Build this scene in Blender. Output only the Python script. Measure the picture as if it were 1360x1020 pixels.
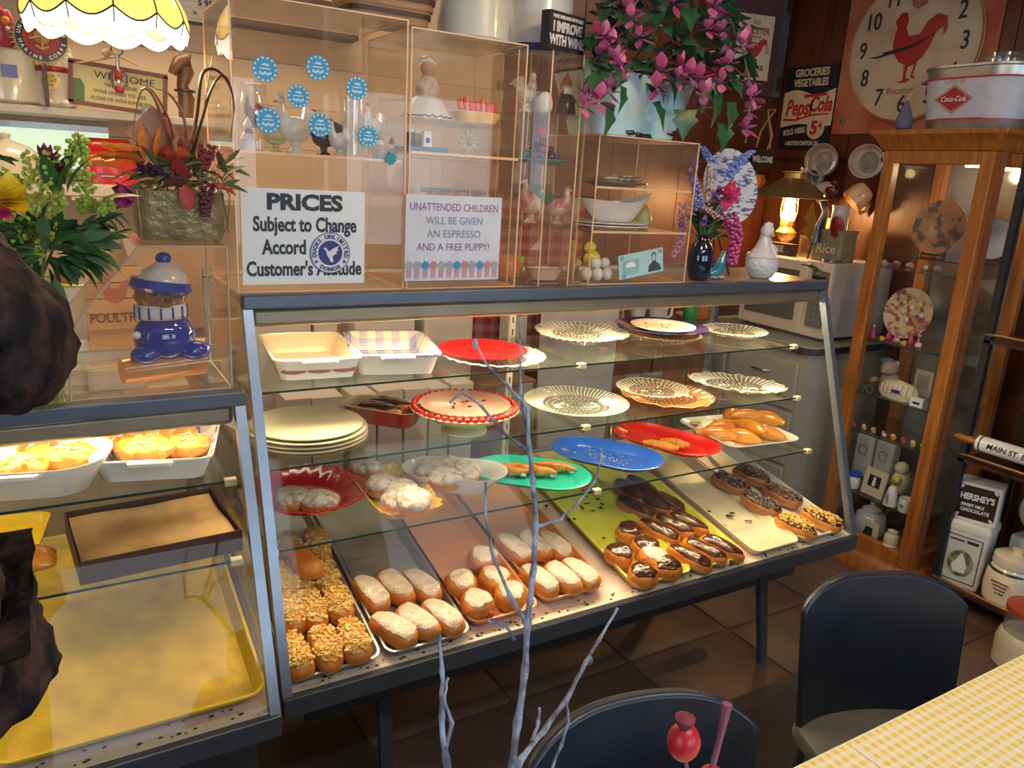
import bpy, bmesh, math, random
from math import pi, sin, cos, sqrt, atan2
from mathutils import Vector, Matrix, Euler
for o in list(bpy.data.objects): bpy.data.objects.remove(o)
SC = bpy.context.scene
COL = SC.collection
random.seed(7)
R_ = math.radians
# ------------------------------------------------------------------ camera
FPX = 1025.95
CP = Vector((-0.336, -1.65, 1.572))
CR = Matrix(((0.8612, -0.0843, 0.5012), (-0.5052, -0.2529, 0.8251), (0.0572, -0.9638, -0.2605)))
CR = Matrix([r for r in CR])
def orth(m):
    x = Vector((m[0][0], m[1][0], m[2][0])).normalized(); z = Vector((m[0][2], m[1][2], m[2][2])).normalized()
    y = z.cross(x).normalized(); z = x.cross(y).normalized()
    return x, y, z
cx_, cy_, cz_ = orth(CR)
cam = bpy.data.objects.new('camera', bpy.data.cameras.new('camera')); COL.objects.link(cam)
M = Matrix((( cx_[0], -cy_[0], -cz_[0], CP[0]), (cx_[1], -cy_[1], -cz_[1], CP[1]), (cx_[2], -cy_[2], -cz_[2], CP[2]), (0, 0, 0, 1)))
cam.matrix_world = M
cam.data.sensor_width = 36; cam.data.lens = FPX * 36 / 1360; cam.data.clip_start = 0.02
SC.camera = cam
SC.view_settings.view_transform = 'Standard'; SC.view_settings.look = 'None'
SC.view_settings.gamma = 1; SC.view_settings.use_curve_mapping = False
SC.view_settings.exposure = 0.0
try:
    SC.cycles.transparent_max_bounces = 40; SC.cycles.max_bounces = 10
    SC.cycles.glossy_bounces = 4; SC.cycles.diffuse_bounces = 4; SC.cycles.transmission_bounces = 8
except Exception: pass
# ------------------------------------------------------------------ world and lights
W = bpy.data.worlds.new('world'); SC.world = W; W.use_nodes = True
W.node_tree.nodes['Background'].inputs[0].default_value = (0.55, 0.68, 0.9, 1)
W.node_tree.nodes['Background'].inputs[1].default_value = 0.5
def area(name, loc, rot, sx, sy, power, col):
    l = bpy.data.lights.new(name, 'AREA'); l.shape = 'RECTANGLE'; l.size = sx; l.size_y = sy; l.energy = power; l.color = col
    o = bpy.data.objects.new(name, l); o.location = loc; o.rotation_euler = rot; COL.objects.link(o); return o
def point(name, loc, power, col, r=0.03, parent=None):
    l = bpy.data.lights.new(name, 'POINT'); l.energy = power; l.color = col; l.shadow_soft_size = r
    o = bpy.data.objects.new(name, l); o.location = loc; COL.objects.link(o)
    if parent: o.parent = parent
    return o
DAY = (0.72, 0.86, 1.0); WARM = (1.0, 0.72, 0.42); SOFT = (1.0, 0.86, 0.66)
area('window_daylight', (0.2, -3.95, 1.55), (R_(90), 0, 0), 1.5, 1.1, 26, DAY)
area('window_daylight', (2.2, -3.95, 1.55), (R_(90), 0, 0), 1.2, 1.1, 20, DAY)
area('side_window_daylight', (-2.45, -1.9, 1.6), (R_(90), 0, R_(-90)), 1.4, 1.1, 22, DAY)
area('kitchen_ceiling_light', (0.2, 1.05, 2.45), (0, 0, 0), 1.2, 0.3, 11, SOFT)
area('kitchen_ceiling_light', (1.9, 1.0, 2.45), (0, 0, 0), 0.5, 0.3, 3, SOFT)
area('shop_ceiling_light', (0.6, -2.0, 2.5), (0, 0, 0), 1.2, 0.15, 16, (0.95, 0.95, 0.95))

def P(px, py, x=None, y=None, z=None):
    d = cx_ * (px - 680) + cy_ * (py - 510) + cz_ * FPX
    t = (z - CP[2]) / d[2] if z is not None else ((y - CP[1]) / d[1] if y is not None else (x - CP[0]) / d[0])
    return CP + d * t
def K(p): return (Vector(p) - CP).dot(cz_) / FPX       # metres per pixel at p
# ------------------------------------------------------------------ materials
MC = {}
def mat(name, col, rough=0.5, metal=0.0, col2=None, scale=12, bump=0.0, bscale=None, spec=0.5, stretch=(1, 1, 1), emit=None, es=1.0,
        trans=0.0, coat=0.0, lo=0.35, hi=0.65, sss=0.0, detail=3):
    if name in MC: return MC[name]
    m = bpy.data.materials.new(name); m.use_nodes = True; nt = m.node_tree; n = nt.nodes; L = nt.links
    b = n['Principled BSDF']
    b.inputs['Roughness'].default_value = rough; b.inputs['Metallic'].default_value = metal
    b.inputs['Specular IOR Level'].default_value = spec
    if coat: b.inputs['Coat Weight'].default_value = coat; b.inputs['Coat Roughness'].default_value = 0.05
    if sss:
        b.inputs['Subsurface Weight'].default_value = sss; b.inputs['Subsurface Scale'].default_value = 0.01
    c2 = col2 if col2 else tuple(v * 0.86 for v in col)
    tc = n.new('ShaderNodeTexCoord'); mp = n.new('ShaderNodeMapping'); mp.inputs['Scale'].default_value = stretch
    nz = n.new('ShaderNodeTexNoise'); nz.inputs['Scale'].default_value = scale; nz.inputs['Detail'].default_value = detail
    L.new(tc.outputs['Object'], mp.inputs[0]); L.new(mp.outputs[0], nz.inputs['Vector'])
    r = n.new('ShaderNodeValToRGB'); r.color_ramp.elements[0].position = lo; r.color_ramp.elements[1].position = hi
    r.color_ramp.elements[0].color = (*c2, 1); r.color_ramp.elements[1].color = (*col, 1)
    L.new(nz.outputs['Fac'], r.inputs[0]); L.new(r.outputs[0], b.inputs['Base Color'])
    if emit: b.inputs['Emission Color'].default_value = (*emit, 1); b.inputs['Emission Strength'].default_value = es
    if trans: b.inputs['Transmission Weight'].default_value = trans
    if bump:
        bp = n.new('ShaderNodeBump'); bp.inputs['Strength'].default_value = bump; bp.inputs['Distance'].default_value = 0.01
        n2 = n.new('ShaderNodeTexNoise'); n2.inputs['Scale'].default_value = bscale or scale * 3; n2.inputs['Detail'].default_value = 4
        L.new(mp.outputs[0], n2.inputs['Vector']); L.new(n2.outputs['Fac'], bp.inputs['Height']); L.new(bp.outputs[0], b.inputs['Normal'])
    MC[name] = m; return m
def glass(name, tint=(0.97, 0.98, 0.97), refl=0.05, rough=0.0, milk=0.0, milkcol=(0.9, 0.9, 0.85), emit=0):
    """thin sheet: see-through, with a Fresnel reflection and a little surface haze"""
    if name in MC: return MC[name]
    m = bpy.data.materials.new(name); m.use_nodes = True; nt = m.node_tree; n = nt.nodes; L = nt.links; n.clear()
    out = n.new('ShaderNodeOutputMaterial'); tr = n.new('ShaderNodeBsdfTransparent'); tr.inputs[0].default_value = (*tint, 1)
    gl = n.new('ShaderNodeBsdfGlossy'); gl.inputs['Roughness'].default_value = rough
    ge = n.new('ShaderNodeNewGeometry'); dp = n.new('ShaderNodeVectorMath'); dp.operation = 'DOT_PRODUCT'; L.new(ge.outputs['Normal'], dp.inputs[0]); L.new(ge.outputs['Incoming'], dp.inputs[1])
    def mth(op, a, b=None):
        q = n.new('ShaderNodeMath'); q.operation = op
        for i, v in enumerate((a, b)):
            if v is None: continue
            if isinstance(v, (int, float)): q.inputs[i].default_value = v
            else: L.new(v, q.inputs[i])
        return q.outputs[0]
    c5 = mth('POWER', mth('SUBTRACT', 1.0, mth('ABSOLUTE', dp.outputs['Value'])), 5.0)      # Schlick, both sides alike
    fres = mth('ADD', mth('MULTIPLY', c5, 1 - refl), refl)
    mx = n.new('ShaderNodeMixShader'); L.new(fres, mx.inputs[0]); L.new(tr.outputs[0], mx.inputs[1]); L.new(gl.outputs[0], mx.inputs[2])
    last = mx
    if milk:
        df = n.new('ShaderNodeBsdfDiffuse'); df.inputs[0].default_value = (*milkcol, 1)
        tc = n.new('ShaderNodeTexCoord'); nz = n.new('ShaderNodeTexNoise'); nz.inputs['Scale'].default_value = 9; nz.inputs['Detail'].default_value = 6
        L.new(tc.outputs['Object'], nz.inputs['Vector'])
        mt = n.new('ShaderNodeMath'); mt.operation = 'MULTIPLY'; mt.inputs[1].default_value = milk * 2; L.new(nz.outputs['Fac'], mt.inputs[0])
        m2 = n.new('ShaderNodeMixShader'); L.new(mt.outputs[0], m2.inputs[0]); L.new(mx.outputs[0], m2.inputs[1]); L.new(df.outputs[0], m2.inputs[2]); last = m2
    L.new(last.outputs[0], out.inputs[0]); MC[name] = m; return m
def wood(name, a, b, scale=6, st=(1, 1, 8), rough=0.45, bump=0.15):
    """grain runs across the axis whose stretch is small"""
    return mat(name, a, rough, col2=b, scale=scale, stretch=st, bump=bump, bscale=scale * 2, lo=0.3, hi=0.7, detail=6)
def gingham(name, a, b, s, rough=0.6, axes=(0, 1), third=None):
    if name in MC: return MC[name]
    m = mat(name, a, rough); nt = m.node_tree; n = nt.nodes; L = nt.links; bs = n['Principled BSDF']
    tc = [x for x in n if x.type == 'TEX_COORD'][0]; sp = n.new('ShaderNodeSeparateXYZ'); L.new(tc.outputs['Object'], sp.inputs[0])
    def band(i):
        a1 = n.new('ShaderNodeMath'); a1.operation = 'MULTIPLY'; a1.inputs[1].default_value = s; L.new(sp.outputs[i], a1.inputs[0])
        a2 = n.new('ShaderNodeMath'); a2.operation = 'FRACT'; L.new(a1.outputs[0], a2.inputs[0])
        a3 = n.new('ShaderNodeMath'); a3.operation = 'GREATER_THAN'; a3.inputs[1].default_value = 0.5; L.new(a2.outputs[0], a3.inputs[0]); return a3
    x, y = band(axes[0]), band(axes[1])
    s1 = n.new('ShaderNodeMath'); s1.operation = 'ADD'; L.new(x.outputs[0], s1.inputs[0]); L.new(y.outputs[0], s1.inputs[1])
    s2 = n.new('ShaderNodeMath'); s2.operation = 'MULTIPLY'; s2.inputs[1].default_value = 0.5; L.new(s1.outputs[0], s2.inputs[0])
    r = n.new('ShaderNodeValToRGB'); r.color_ramp.interpolation = 'CONSTANT'; e = r.color_ramp.elements
    e[0].color = (*a, 1); e[1].position = 0.25; e[1].color = (*[(u + v) / 2 for u, v in zip(a, b)], 1); k = e.new(0.75); k.color = (*(third or b), 1)
    L.new(s2.outputs[0], r.inputs[0]); L.new(r.outputs[0], bs.inputs['Base Color']); return m
# ------------------------------------------------------------------ mesh builder
class MB:
    def __init__(s): s.v = []; s.f = []; s.M = Matrix()
    def add(s, vs, fs):
        k = len(s.v); s.v += [tuple(s.M @ Vector(v)) for v in vs]; s.f += [tuple(i + k for i in f) for f in fs]; return s
    def box(s, c, d, rz=0, rx=0, taper=1.0):
        hx, hy, hz = d[0] / 2, d[1] / 2, d[2] / 2; m = Matrix.Translation(c) @ Matrix.Rotation(rz, 4, 'Z') @ Matrix.Rotation(rx, 4, 'X')
        vs = []
        for z, t in ((-hz, 1), (hz, taper)):
            for x, y in ((-hx, -hy), (hx, -hy), (hx, hy), (-hx, hy)): vs.append(m @ Vector((x * t, y * t, z)))
        return s.add(vs, [(0, 3, 2, 1), (4, 5, 6, 7), (0, 1, 5, 4), (1, 2, 6, 5), (2, 3, 7, 6), (3, 0, 4, 7)])
    def b2(s, x0, x1, y0, y1, z0, z1): return s.box(((x0 + x1) / 2, (y0 + y1) / 2, (z0 + z1) / 2), (abs(x1 - x0), abs(y1 - y0), abs(z1 - z0)))
    def lathe(s, prof, n=24, c=(0, 0, 0), sx=1, sy=1, wav=None, cap=True):
        vs = []; fs = []
        for j, (r, z) in enumerate(prof):
            for i in range(n):
                a = 2 * pi * i / n; rr, zz = (r, z) if not wav else wav(r, z, a, j)
                vs.append((c[0] + rr * cos(a) * sx, c[1] + rr * sin(a) * sy, c[2] + zz))
        for j in range(len(prof) - 1):
            for i in range(n):
                k = (i + 1) % n; fs.append((j * n + i, j * n + k, (j + 1) * n + k, (j + 1) * n + i))
        if cap:
            if prof[0][0] > 1e-5: fs.append(tuple(range(n))[::-1])
            if prof[-1][0] > 1e-5: fs.append(tuple((len(prof) - 1) * n + i for i in range(n)))
        return s.add(vs, fs)
    def rl(s, prof, q=5, c=(0, 0, 0), cap=True, wave=None):
        """loft of rounded rectangles (hx, hy, z, corner radius)"""
        vs = []; fs = []; n = 4 * (q + 1)
        for hx, hy, z, r in prof:
            r = min(r, hx, hy)
            for k, (ax, ay) in enumerate(((1, 1), (-1, 1), (-1, -1), (1, -1))):
                for i in range(q + 1):
                    a = pi / 2 * (k + i / q); vs.append((c[0] + ax * (hx - r) + r * cos(a), c[1] + ay * (hy - r) + r * sin(a), c[2] + z))
        for j in range(len(prof) - 1):
            for i in range(n):
                k = (i + 1) % n; fs.append((j * n + i, j * n + k, (j + 1) * n + k, (j + 1) * n + i))
        if cap:
            fs.append(tuple(range(n))[::-1]); fs.append(tuple((len(prof) - 1) * n + i for i in range(n)))
        return s.add(vs, fs)
    def tube(s, pts, rad, n=8, flat=1.0):
        pts = [Vector(p) for p in pts]; N = len(pts); vs = []; fs = []
        if not hasattr(rad, '__len__'): rad = [rad] * N
        up = Vector((0, 0, 1)); t0 = (pts[1] - pts[0]).normalized()
        if abs(t0.dot(up)) > 0.9: up = Vector((1, 0, 0))
        u = t0.cross(up).normalized()
        for j, p in enumerate(pts):
            t = (pts[min(j + 1, N - 1)] - pts[max(j - 1, 0)]).normalized()
            u = (u - t * u.dot(t)).normalized(); w = t.cross(u)
            for i in range(n):
                a = 2 * pi * i / n; vs.append(p + (u * cos(a) + w * sin(a) * flat) * rad[j])
        for j in range(N - 1):
            for i in range(n):
                k = (i + 1) % n; fs.append((j * n + i, j * n + k, (j + 1) * n + k, (j + 1) * n + i))
        fs.append(tuple(range(n))[::-1]); fs.append(tuple((N - 1) * n + i for i in range(n)))
        return s.add(vs, fs)
    def cyl(s, a, b, r, r2=None, n=12): return s.tube([a, b], [r, r if r2 is None else r2], n)
    def ell(s, c, r, nu=12, nv=8, rot=None, noise=0, seed=0):
        vs = [(0, 0, -1)]; rn = random.Random(seed)
        ph = [rn.uniform(0, 6) for _ in range(4)]
        for j in range(1, nv):
            a = -pi / 2 + pi * j / nv
            for i in range(nu):
                b = 2 * pi * i / nu; k = 1 + noise * (sin(3 * b + ph[0] + 2 * a) + sin(5 * b + ph[1]) * 0.6 + sin(4 * a + ph[2] + b))
                vs.append((cos(a) * cos(b) * k, cos(a) * sin(b) * k, sin(a) * k))
        vs.append((0, 0, 1)); fs = []
        for i in range(nu): fs.append((0, 1 + (i + 1) % nu, 1 + i))
        for j in range(nv - 2):
            for i in range(nu):
                a = 1 + j * nu; fs.append((a + i, a + (i + 1) % nu, a + nu + (i + 1) % nu, a + nu + i))
        a = 1 + (nv - 2) * nu
        for i in range(nu): fs.append((a + i, a + (i + 1) % nu, len(vs) - 1))
        m = Matrix.Translation(c) @ (Euler(rot).to_matrix().to_4x4() if rot else Matrix()) @ Matrix.Diagonal((*r, 1))
        return s.add([m @ Vector(v) for v in vs], fs)
    def prism(s, poly, h, c=(0, 0, 0), rot=None):
        """polygon in XY extruded h along Z, then rotated"""
        n = len(poly); m = Matrix.Translation(c) @ (Euler(rot).to_matrix().to_4x4() if rot else Matrix())
        vs = [m @ Vector((x, y, 0)) for x, y in poly] + [m @ Vector((x, y, h)) for x, y in poly]
        return s.add(vs, [tuple(range(n))[::-1], tuple(range(n, 2 * n))] + [(i, (i + 1) % n, n + (i + 1) % n, n + i) for i in range(n)])
    def front(s, poly, h, c=(0, 0, 0)):
        """polygon drawn on a face that looks to -Y (x right, second value up), h thick"""
        n = len(poly); vs = [(c[0] + x, c[1] - h, c[2] + z) for x, z in poly] + [(c[0] + x, c[1], c[2] + z) for x, z in poly]
        return s.add(vs, [tuple(range(n)), tuple(range(n, 2 * n))[::-1]] + [(i, n + i, n + (i + 1) % n, (i + 1) % n) for i in range(n)])
    def grid(s, fn, nu, nv, closed=False):
        vs = [fn(i / nu, j / nv) for j in range(nv + 1) for i in range(nu + 1)]; w = nu + 1
        return s.add(vs, [(j * w + i, j * w + i + 1, (j + 1) * w + i + 1, (j + 1) * w + i) for j in range(nv) for i in range(nu)])
    def mesh(s, name, m, smooth=40):
        me = bpy.data.meshes.new(name); me.from_pydata(s.v, [], s.f); me.update()
        bm = bmesh.new(); bm.from_mesh(me); bmesh.ops.recalc_face_normals(bm, faces=bm.faces); bm.to_mesh(me); bm.free()
        if smooth:
            for p in me.polygons: p.use_smooth = True
            try: me.set_sharp_from_angle(angle=R_(smooth))
            except Exception: pass
        me.materials.append(m); return me
def O(name, mb, m, parent=None, loc=None, rot=None, smooth=40, bev=0, label=None, kind=None):
    o = bpy.data.objects.new(name, mb.mesh(name, m, smooth) if isinstance(mb, MB) else mb); COL.objects.link(o)
    if parent: o.parent = parent
    if loc is not None: o.location = loc
    if rot is not None: o.rotation_euler = rot
    if bev:
        b = o.modifiers.new('bevel', 'BEVEL'); b.width = bev; b.segments = 2; b.limit_method = 'ANGLE'
    if label: o['label'] = label
    if kind: o['kind'] = kind
    return o
def T(name, label, cat, loc=(0, 0, 0), rz=0, group=None, rx=0):
    o = bpy.data.objects.new(name, None); o.empty_display_size = 0.05; COL.objects.link(o); o.location = loc; o.rotation_euler = (rx, 0, rz)
    o['label'] = label; o['category'] = cat
    if group: o['group'] = group
    return o
def tag(o, label, cat, group=None):
    o['label'] = label; o['category'] = cat
    if group: o['group'] = group
    return o
def struct(o): o['kind'] = 'structure'; return o
def dup(root, loc=None, rot=None, label=None, group=None):
    r = root.copy(); COL.objects.link(r)
    if loc is not None: r.location = loc
    if rot is not None: r.rotation_euler = rot
    if label: r['label'] = label
    if group: r['group'] = group
    for ch in list(root.children):
        c = ch.copy(); COL.objects.link(c); c.parent = r
        for g in list(ch.children):
            d = g.copy(); COL.objects.link(d); d.parent = c
    return r
def text(s, size, m, parent, loc=(0, 0, 0), rot=(pi / 2, 0, 0), ex=0.0006, xs=1.0, bold=0.0, shear=0.0, name='lettering', al='CENTER', label=None):
    cu = bpy.data.curves.new('t', 'FONT'); cu.body = s; cu.size = size; cu.extrude = ex; cu.offset = bold; cu.shear = shear
    cu.align_x = al; cu.align_y = 'CENTER'; cu.resolution_u = 3
    t = bpy.data.objects.new('t', cu); COL.objects.link(t); dg = bpy.context.evaluated_depsgraph_get(); dg.update()
    me = bpy.data.meshes.new_from_object(t.evaluated_get(dg)); bpy.data.objects.remove(t)
    if xs != 1: me.transform(Matrix.Diagonal((xs, 1, 1, 1)))
    me.materials.clear(); me.materials.append(m); me.name = name
    o = bpy.data.objects.new(name, me); COL.objects.link(o); o.parent = parent; o.location = loc; o.rotation_euler = rot
    if label: o['label'] = label
    return o
def joined(objs, name):
    """fold several lettering meshes of one parent into one part"""
    bm = bmesh.new(); par = objs[0].parent; m = objs[0].data.materials[0]
    for o in objs:
        me = o.data; me.transform(Matrix.Translation(o.location) @ o.rotation_euler.to_matrix().to_4x4()); bm.from_mesh(me); bpy.data.objects.remove(o)
    me = bpy.data.meshes.new(name); bm.to_mesh(me); bm.free(); me.materials.append(m)
    for p in me.polygons: p.material_index = 0
    o = bpy.data.objects.new(name, me); COL.objects.link(o); o.parent = par; return o
def ringtext(s, size, r, a0, a1, m, parent, c=(0, 0, 0), inward=False, bold=0.0, name='ring_lettering'):
    obs = []; n = len(s)
    for i, ch in enumerate(s):
        if ch == ' ': continue
        a = R_(a0 + (a1 - a0) * i / max(1, n - 1)); ro = a - pi / 2 if not inward else a + pi / 2
        obs.append(text(ch, size, m, parent, (c[0] + r * cos(a), c[1], c[2] + r * sin(a)), (Matrix.Rotation(-ro, 4, 'Y') @ Matrix.Rotation(pi / 2, 4, 'X')).to_euler(), bold=bold))
    return joined(obs, name)
def circ(r, n=24, a0=0): return [(r * cos(2 * pi * i / n + a0), r * sin(2 * pi * i / n + a0)) for i in range(n)]
def rrect(w, h, r, q=4):
    out = []
    for k, (ax, ay) in enumerate(((1, 1), (-1, 1), (-1, -1), (1, -1))):
        for i in range(q + 1):
            a = pi / 2 * (k + i / q); out.append((ax * (w / 2 - r) + r * cos(a), ay * (h / 2 - r) + r * sin(a)))
    return out
def leafm(name, L, w, m, kind='oval', fold=0.25, curl=0.2):
    """leaf or petal lying in XY, tip to +Y, folded along its midrib"""
    prof = {'oval': [(0, 0), (.15, .55), (.4, 1), (.7, .8), (.9, .35), (1, 0)], 'heart': [(0, 0.05), (.0, .8), (.18, 1), (.45, .85), (.75, .45), (1, 0)],
            'ivy': [(0, .1), (.02, .9), (.25, .7), (.4, 1.0), (.6, .5), (1, 0)], 'long': [(0, .15), (.2, .8), (.5, 1), (.8, .6), (1, 0)]}[kind]
    vs = []; fs = []
    for t, ww in prof:
        z = -curl * L * t * t
        vs += [(-ww * w / 2, t * L, z + fold * ww * w / 2), (0, t * L, z), (ww * w / 2, t * L, z + fold * ww * w / 2)]
    n = len(prof)
    for i in range(n - 1):
        a = 3 * i; fs += [(a, a + 1, a + 4, a + 3), (a + 1, a + 2, a + 5, a + 4)]
    me = bpy.data.meshes.new(name); me.from_pydata(vs, [], fs); me.materials.append(m)
    for p in me.polygons: p.use_smooth = True
    return me
def inst(name, me, parent, loc, d=None, roll=0.0, sc=1.0, rot=None):
    """link shared mesh; +Y of the mesh looks along d"""
    o = bpy.data.objects.new(name, me); COL.objects.link(o); o.parent = parent; o.location = loc
    if d is not None: o.rotation_euler = (Vector(d).to_track_quat('Y', 'Z').to_matrix().to_4x4() @ Matrix.Rotation(roll, 4, 'Y')).to_euler()
    elif rot is not None: o.rotation_euler = rot
    o.scale = (sc, sc, sc); return o
# ------------------------------------------------------------------ palette
steel = mat('steel', (0.26, 0.31, 0.38), 0.33, 0.75, col2=(0.24, 0.28, 0.33), scale=20)
steel_d = mat('steel_dark', (0.10, 0.11, 0.13), 0.42, 0.5, scale=20)
bronze = mat('bronze_reflector', (0.36, 0.30, 0.22), 0.38, 0.7)
chrome = mat('chrome', (0.8, 0.8, 0.8), 0.15, 1.0)
paper = mat('paper_white', (0.80, 0.86, 0.90), 0.6, col2=(0.76, 0.82, 0.87), scale=4)
black = mat('black', (0.015, 0.015, 0.018), 0.5)
ink = mat('ink', (0.02, 0.03, 0.05), 0.6)
white = mat('white', (0.82, 0.82, 0.80), 0.4)
ceramic = mat('ceramic_white', (0.84, 0.83, 0.79), 0.12, coat=0.4, scale=3)
cream = mat('ceramic_cream', (0.80, 0.72, 0.54), 0.15, coat=0.4, scale=3)
red = mat('red_gloss', (0.62, 0.012, 0.01), 0.2, coat=0.3, col2=(0.55, 0.01, 0.01))
redp = mat('red_print', (0.55, 0.03, 0.03), 0.5)
yellow = mat('yellow_plastic', (0.86, 0.62, 0.03), 0.3, col2=(0.78, 0.52, 0.02), scale=8)
limey = mat('yellow_green_plastic', (0.72, 0.72, 0.10), 0.3, col2=(0.62, 0.62, 0.08), scale=8)
blueg = mat('blue_gloss', (0.02, 0.09, 0.62), 0.18, coat=0.3)
teal = mat('teal_plastic', (0.02, 0.55, 0.45), 0.25)
peach = mat('peach_plastic', (0.82, 0.34, 0.12), 0.3, scale=5)
panel_wood = wood('wood_panel', (0.15, 0.040, 0.012), (0.075, 0.018, 0.006), 5, (4, 4, 0.5), 0.4)
oak = wood('oak', (0.44, 0.16, 0.03), (0.24, 0.075, 0.014), 9, (5, 5, 0.5), 0.35)
dwood = wood('dark_wood', (0.07, 0.028, 0.014), (0.03, 0.012, 0.008), 8, (3, 3, 0.6), 0.45)
creamw = mat('cream_paint', (0.70, 0.52, 0.34), 0.55, col2=(0.62, 0.45, 0.29), scale=3)
acry = glass('acrylic', (0.985, 0.97, 0.945), 0.02, 0.0, milk=0.03, milkcol=(0.8, 0.62, 0.48))
acre = mat('acrylic_edge', (0.90, 0.62, 0.40), 0.25, sss=.3)
pane = glass('case_glass', (0.975, 0.985, 0.98), 0.008, 0.0, milk=0.002)
shelfg = glass('shelf_glass', (0.94, 0.97, 0.955), 0.02, 0.0, milk=0.008, milkcol=(0.6, 0.7, 0.65))
glassedge = mat('glass_edge_green', (0.025, 0.05, 0.042), 0.2, spec=.2)
cut = glass('cut_glass', (0.95, 0.96, 0.92), 0.06, 0.04, milk=0.05, milkcol=(0.95, 0.92, 0.78))
ridge = mat('cut_glass_ridge_glint', (0.86, 0.84, 0.72), 0.12, coat=.6)  # opaque pale ridges: highlights of the glass ribs put into the colour
ridgea = mat('cut_glass_ridge_glint_amber', (0.86, 0.48, 0.20), 0.12, coat=.6)  # same painted rib highlights, in amber
cuta = glass('cut_glass_amber', (0.95, 0.72, 0.45), 0.06, 0.04, milk=0.09, milkcol=(0.95, 0.6, 0.3))
# ------------------------------------------------------------------ room shell
WY = 1.45; WX = 3.12
floor = struct(O('floor', MB().b2(-2.6, WX, -4.1, WY + .1, -0.06, 0), mat('floor_brown', (0.09, 0.058, 0.04), 0.55, col2=(0.06, 0.038, 0.028), scale=2.2, bump=0.05)))
tm = mat('floor_tile', (0.16, 0.10, 0.07), 0.5, col2=(0.10, 0.062, 0.045), scale=5, bump=0.08)
tv = MB().rl([(0.225, 0.225, 0, 0.01), (0.225, 0.225, 0.003, 0.01), (0.221, 0.221, 0.005, 0.008)], 1).mesh('tile', tm)
for i in range(6):
    for j in range(5):
        x = 0.55 + i * 0.46; y = -0.62 + j * 0.46
        if x < 2.95: inst('tile', tv, floor, (x, y, 0))
ceil = struct(O('ceiling', MB().b2(-2.6, WX, -4.1, WY + .1, 2.62, 2.7), mat('ceiling_paint', (0.5, 0.42, 0.36), 0.7)))
wb = struct(O('wall_back', MB().b2(-2.6, WX + .1, WY, WY + 0.1, 0, 2.7), creamw))
wr = struct(O('wall_right', MB().b2(WX, WX + 0.1, -4.1, WY + .1, 0, 2.7), dwood))
wl = struct(O('wall_left', MB().b2(-2.7, -2.6, -4.1, WY, 0, 1.0).b2(-2.7, -2.6, -4.1, WY, 2.2, 2.7).b2(-2.7, -2.6, -4.1, -2.7, 1, 2.2).b2(-2.7, -2.6, -1.1, WY, 1, 2.2), creamw))
struct(O('wall_front', MB().b2(-2.7, WX + .1, -4.2, -4.1, 0, 0.95).b2(-2.7, WX + .1, -4.2, -4.1, 2.15, 2.7).b2(-2.7, -.6, -4.2, -4.1, .95, 2.15)
              .b2(1.0, 1.55, -4.2, -4.1, .95, 2.15).b2(2.85, WX + .1, -4.2, -4.1, .95, 2.15), dwood))
for i, (a, b) in enumerate(((-.6, 1.0), (1.55, 2.85))):
    w = struct(O('window_%d' % (i + 1), MB().b2(a, b, -4.14, -4.11, .95, .99).b2(a, b, -4.14, -4.11, 2.11, 2.15).b2(a, a + .04, -4.14, -4.11, .95, 2.15)
                 .b2(b - .04, b, -4.14, -4.11, .95, 2.15).b2((a + b) / 2 - .015, (a + b) / 2 + .015, -4.14, -4.11, .95, 2.15), white))
    O('pane', MB().b2(a, b, -4.13, -4.125, .95, 2.15), pane, w)
w = struct(O('window_3', MB().b2(-2.64, -2.61, -2.7, -1.1, 1, 1.04).b2(-2.64, -2.61, -2.7, -1.1, 2.16, 2.2).b2(-2.64, -2.61, -1.92, -1.88, 1, 2.2), white))
O('pane', MB().b2(-2.63, -2.625, -2.7, -1.1, 1, 2.2), pane, w)
# wood panelling: each board of the right wall and of the right part of the back wall
pw = MB().box((0, 0, 1.31), (0.022, 0.232, 2.62)).mesh('wall_board', panel_wood)
for i in range(12): inst('wall_board', pw, wr, (WX - 0.011, WY - 0.14 - i * 0.236, 0))
pb = MB().box((0, 0, 1.31), (0.212, 0.022, 2.62)).mesh('wall_board', panel_wood)
for i in range(8): inst('wall_board', pb, wb, (WX - 0.13 - i * 0.216, WY - 0.011, 0))
struct(O('trim_1', MB().b2(WX - .05, WX - .02, -1.3, WY, 0, 0.09), oak))
# cream clapboards over the left of the back wall
cb = MB().box((0, 0, 0.075), (4.0, 0.02, 0.148), rx=R_(3)).mesh('clapboard', creamw)
for i in range(11): inst('clapboard', cb, wb, (-0.6, WY - 0.014, 1.02 + i * 0.15))
struct(O('trim_2', MB().b2(-2.6, 0.72, WY - .12, WY - .02, 2.02, 2.14), dwood))
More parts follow.
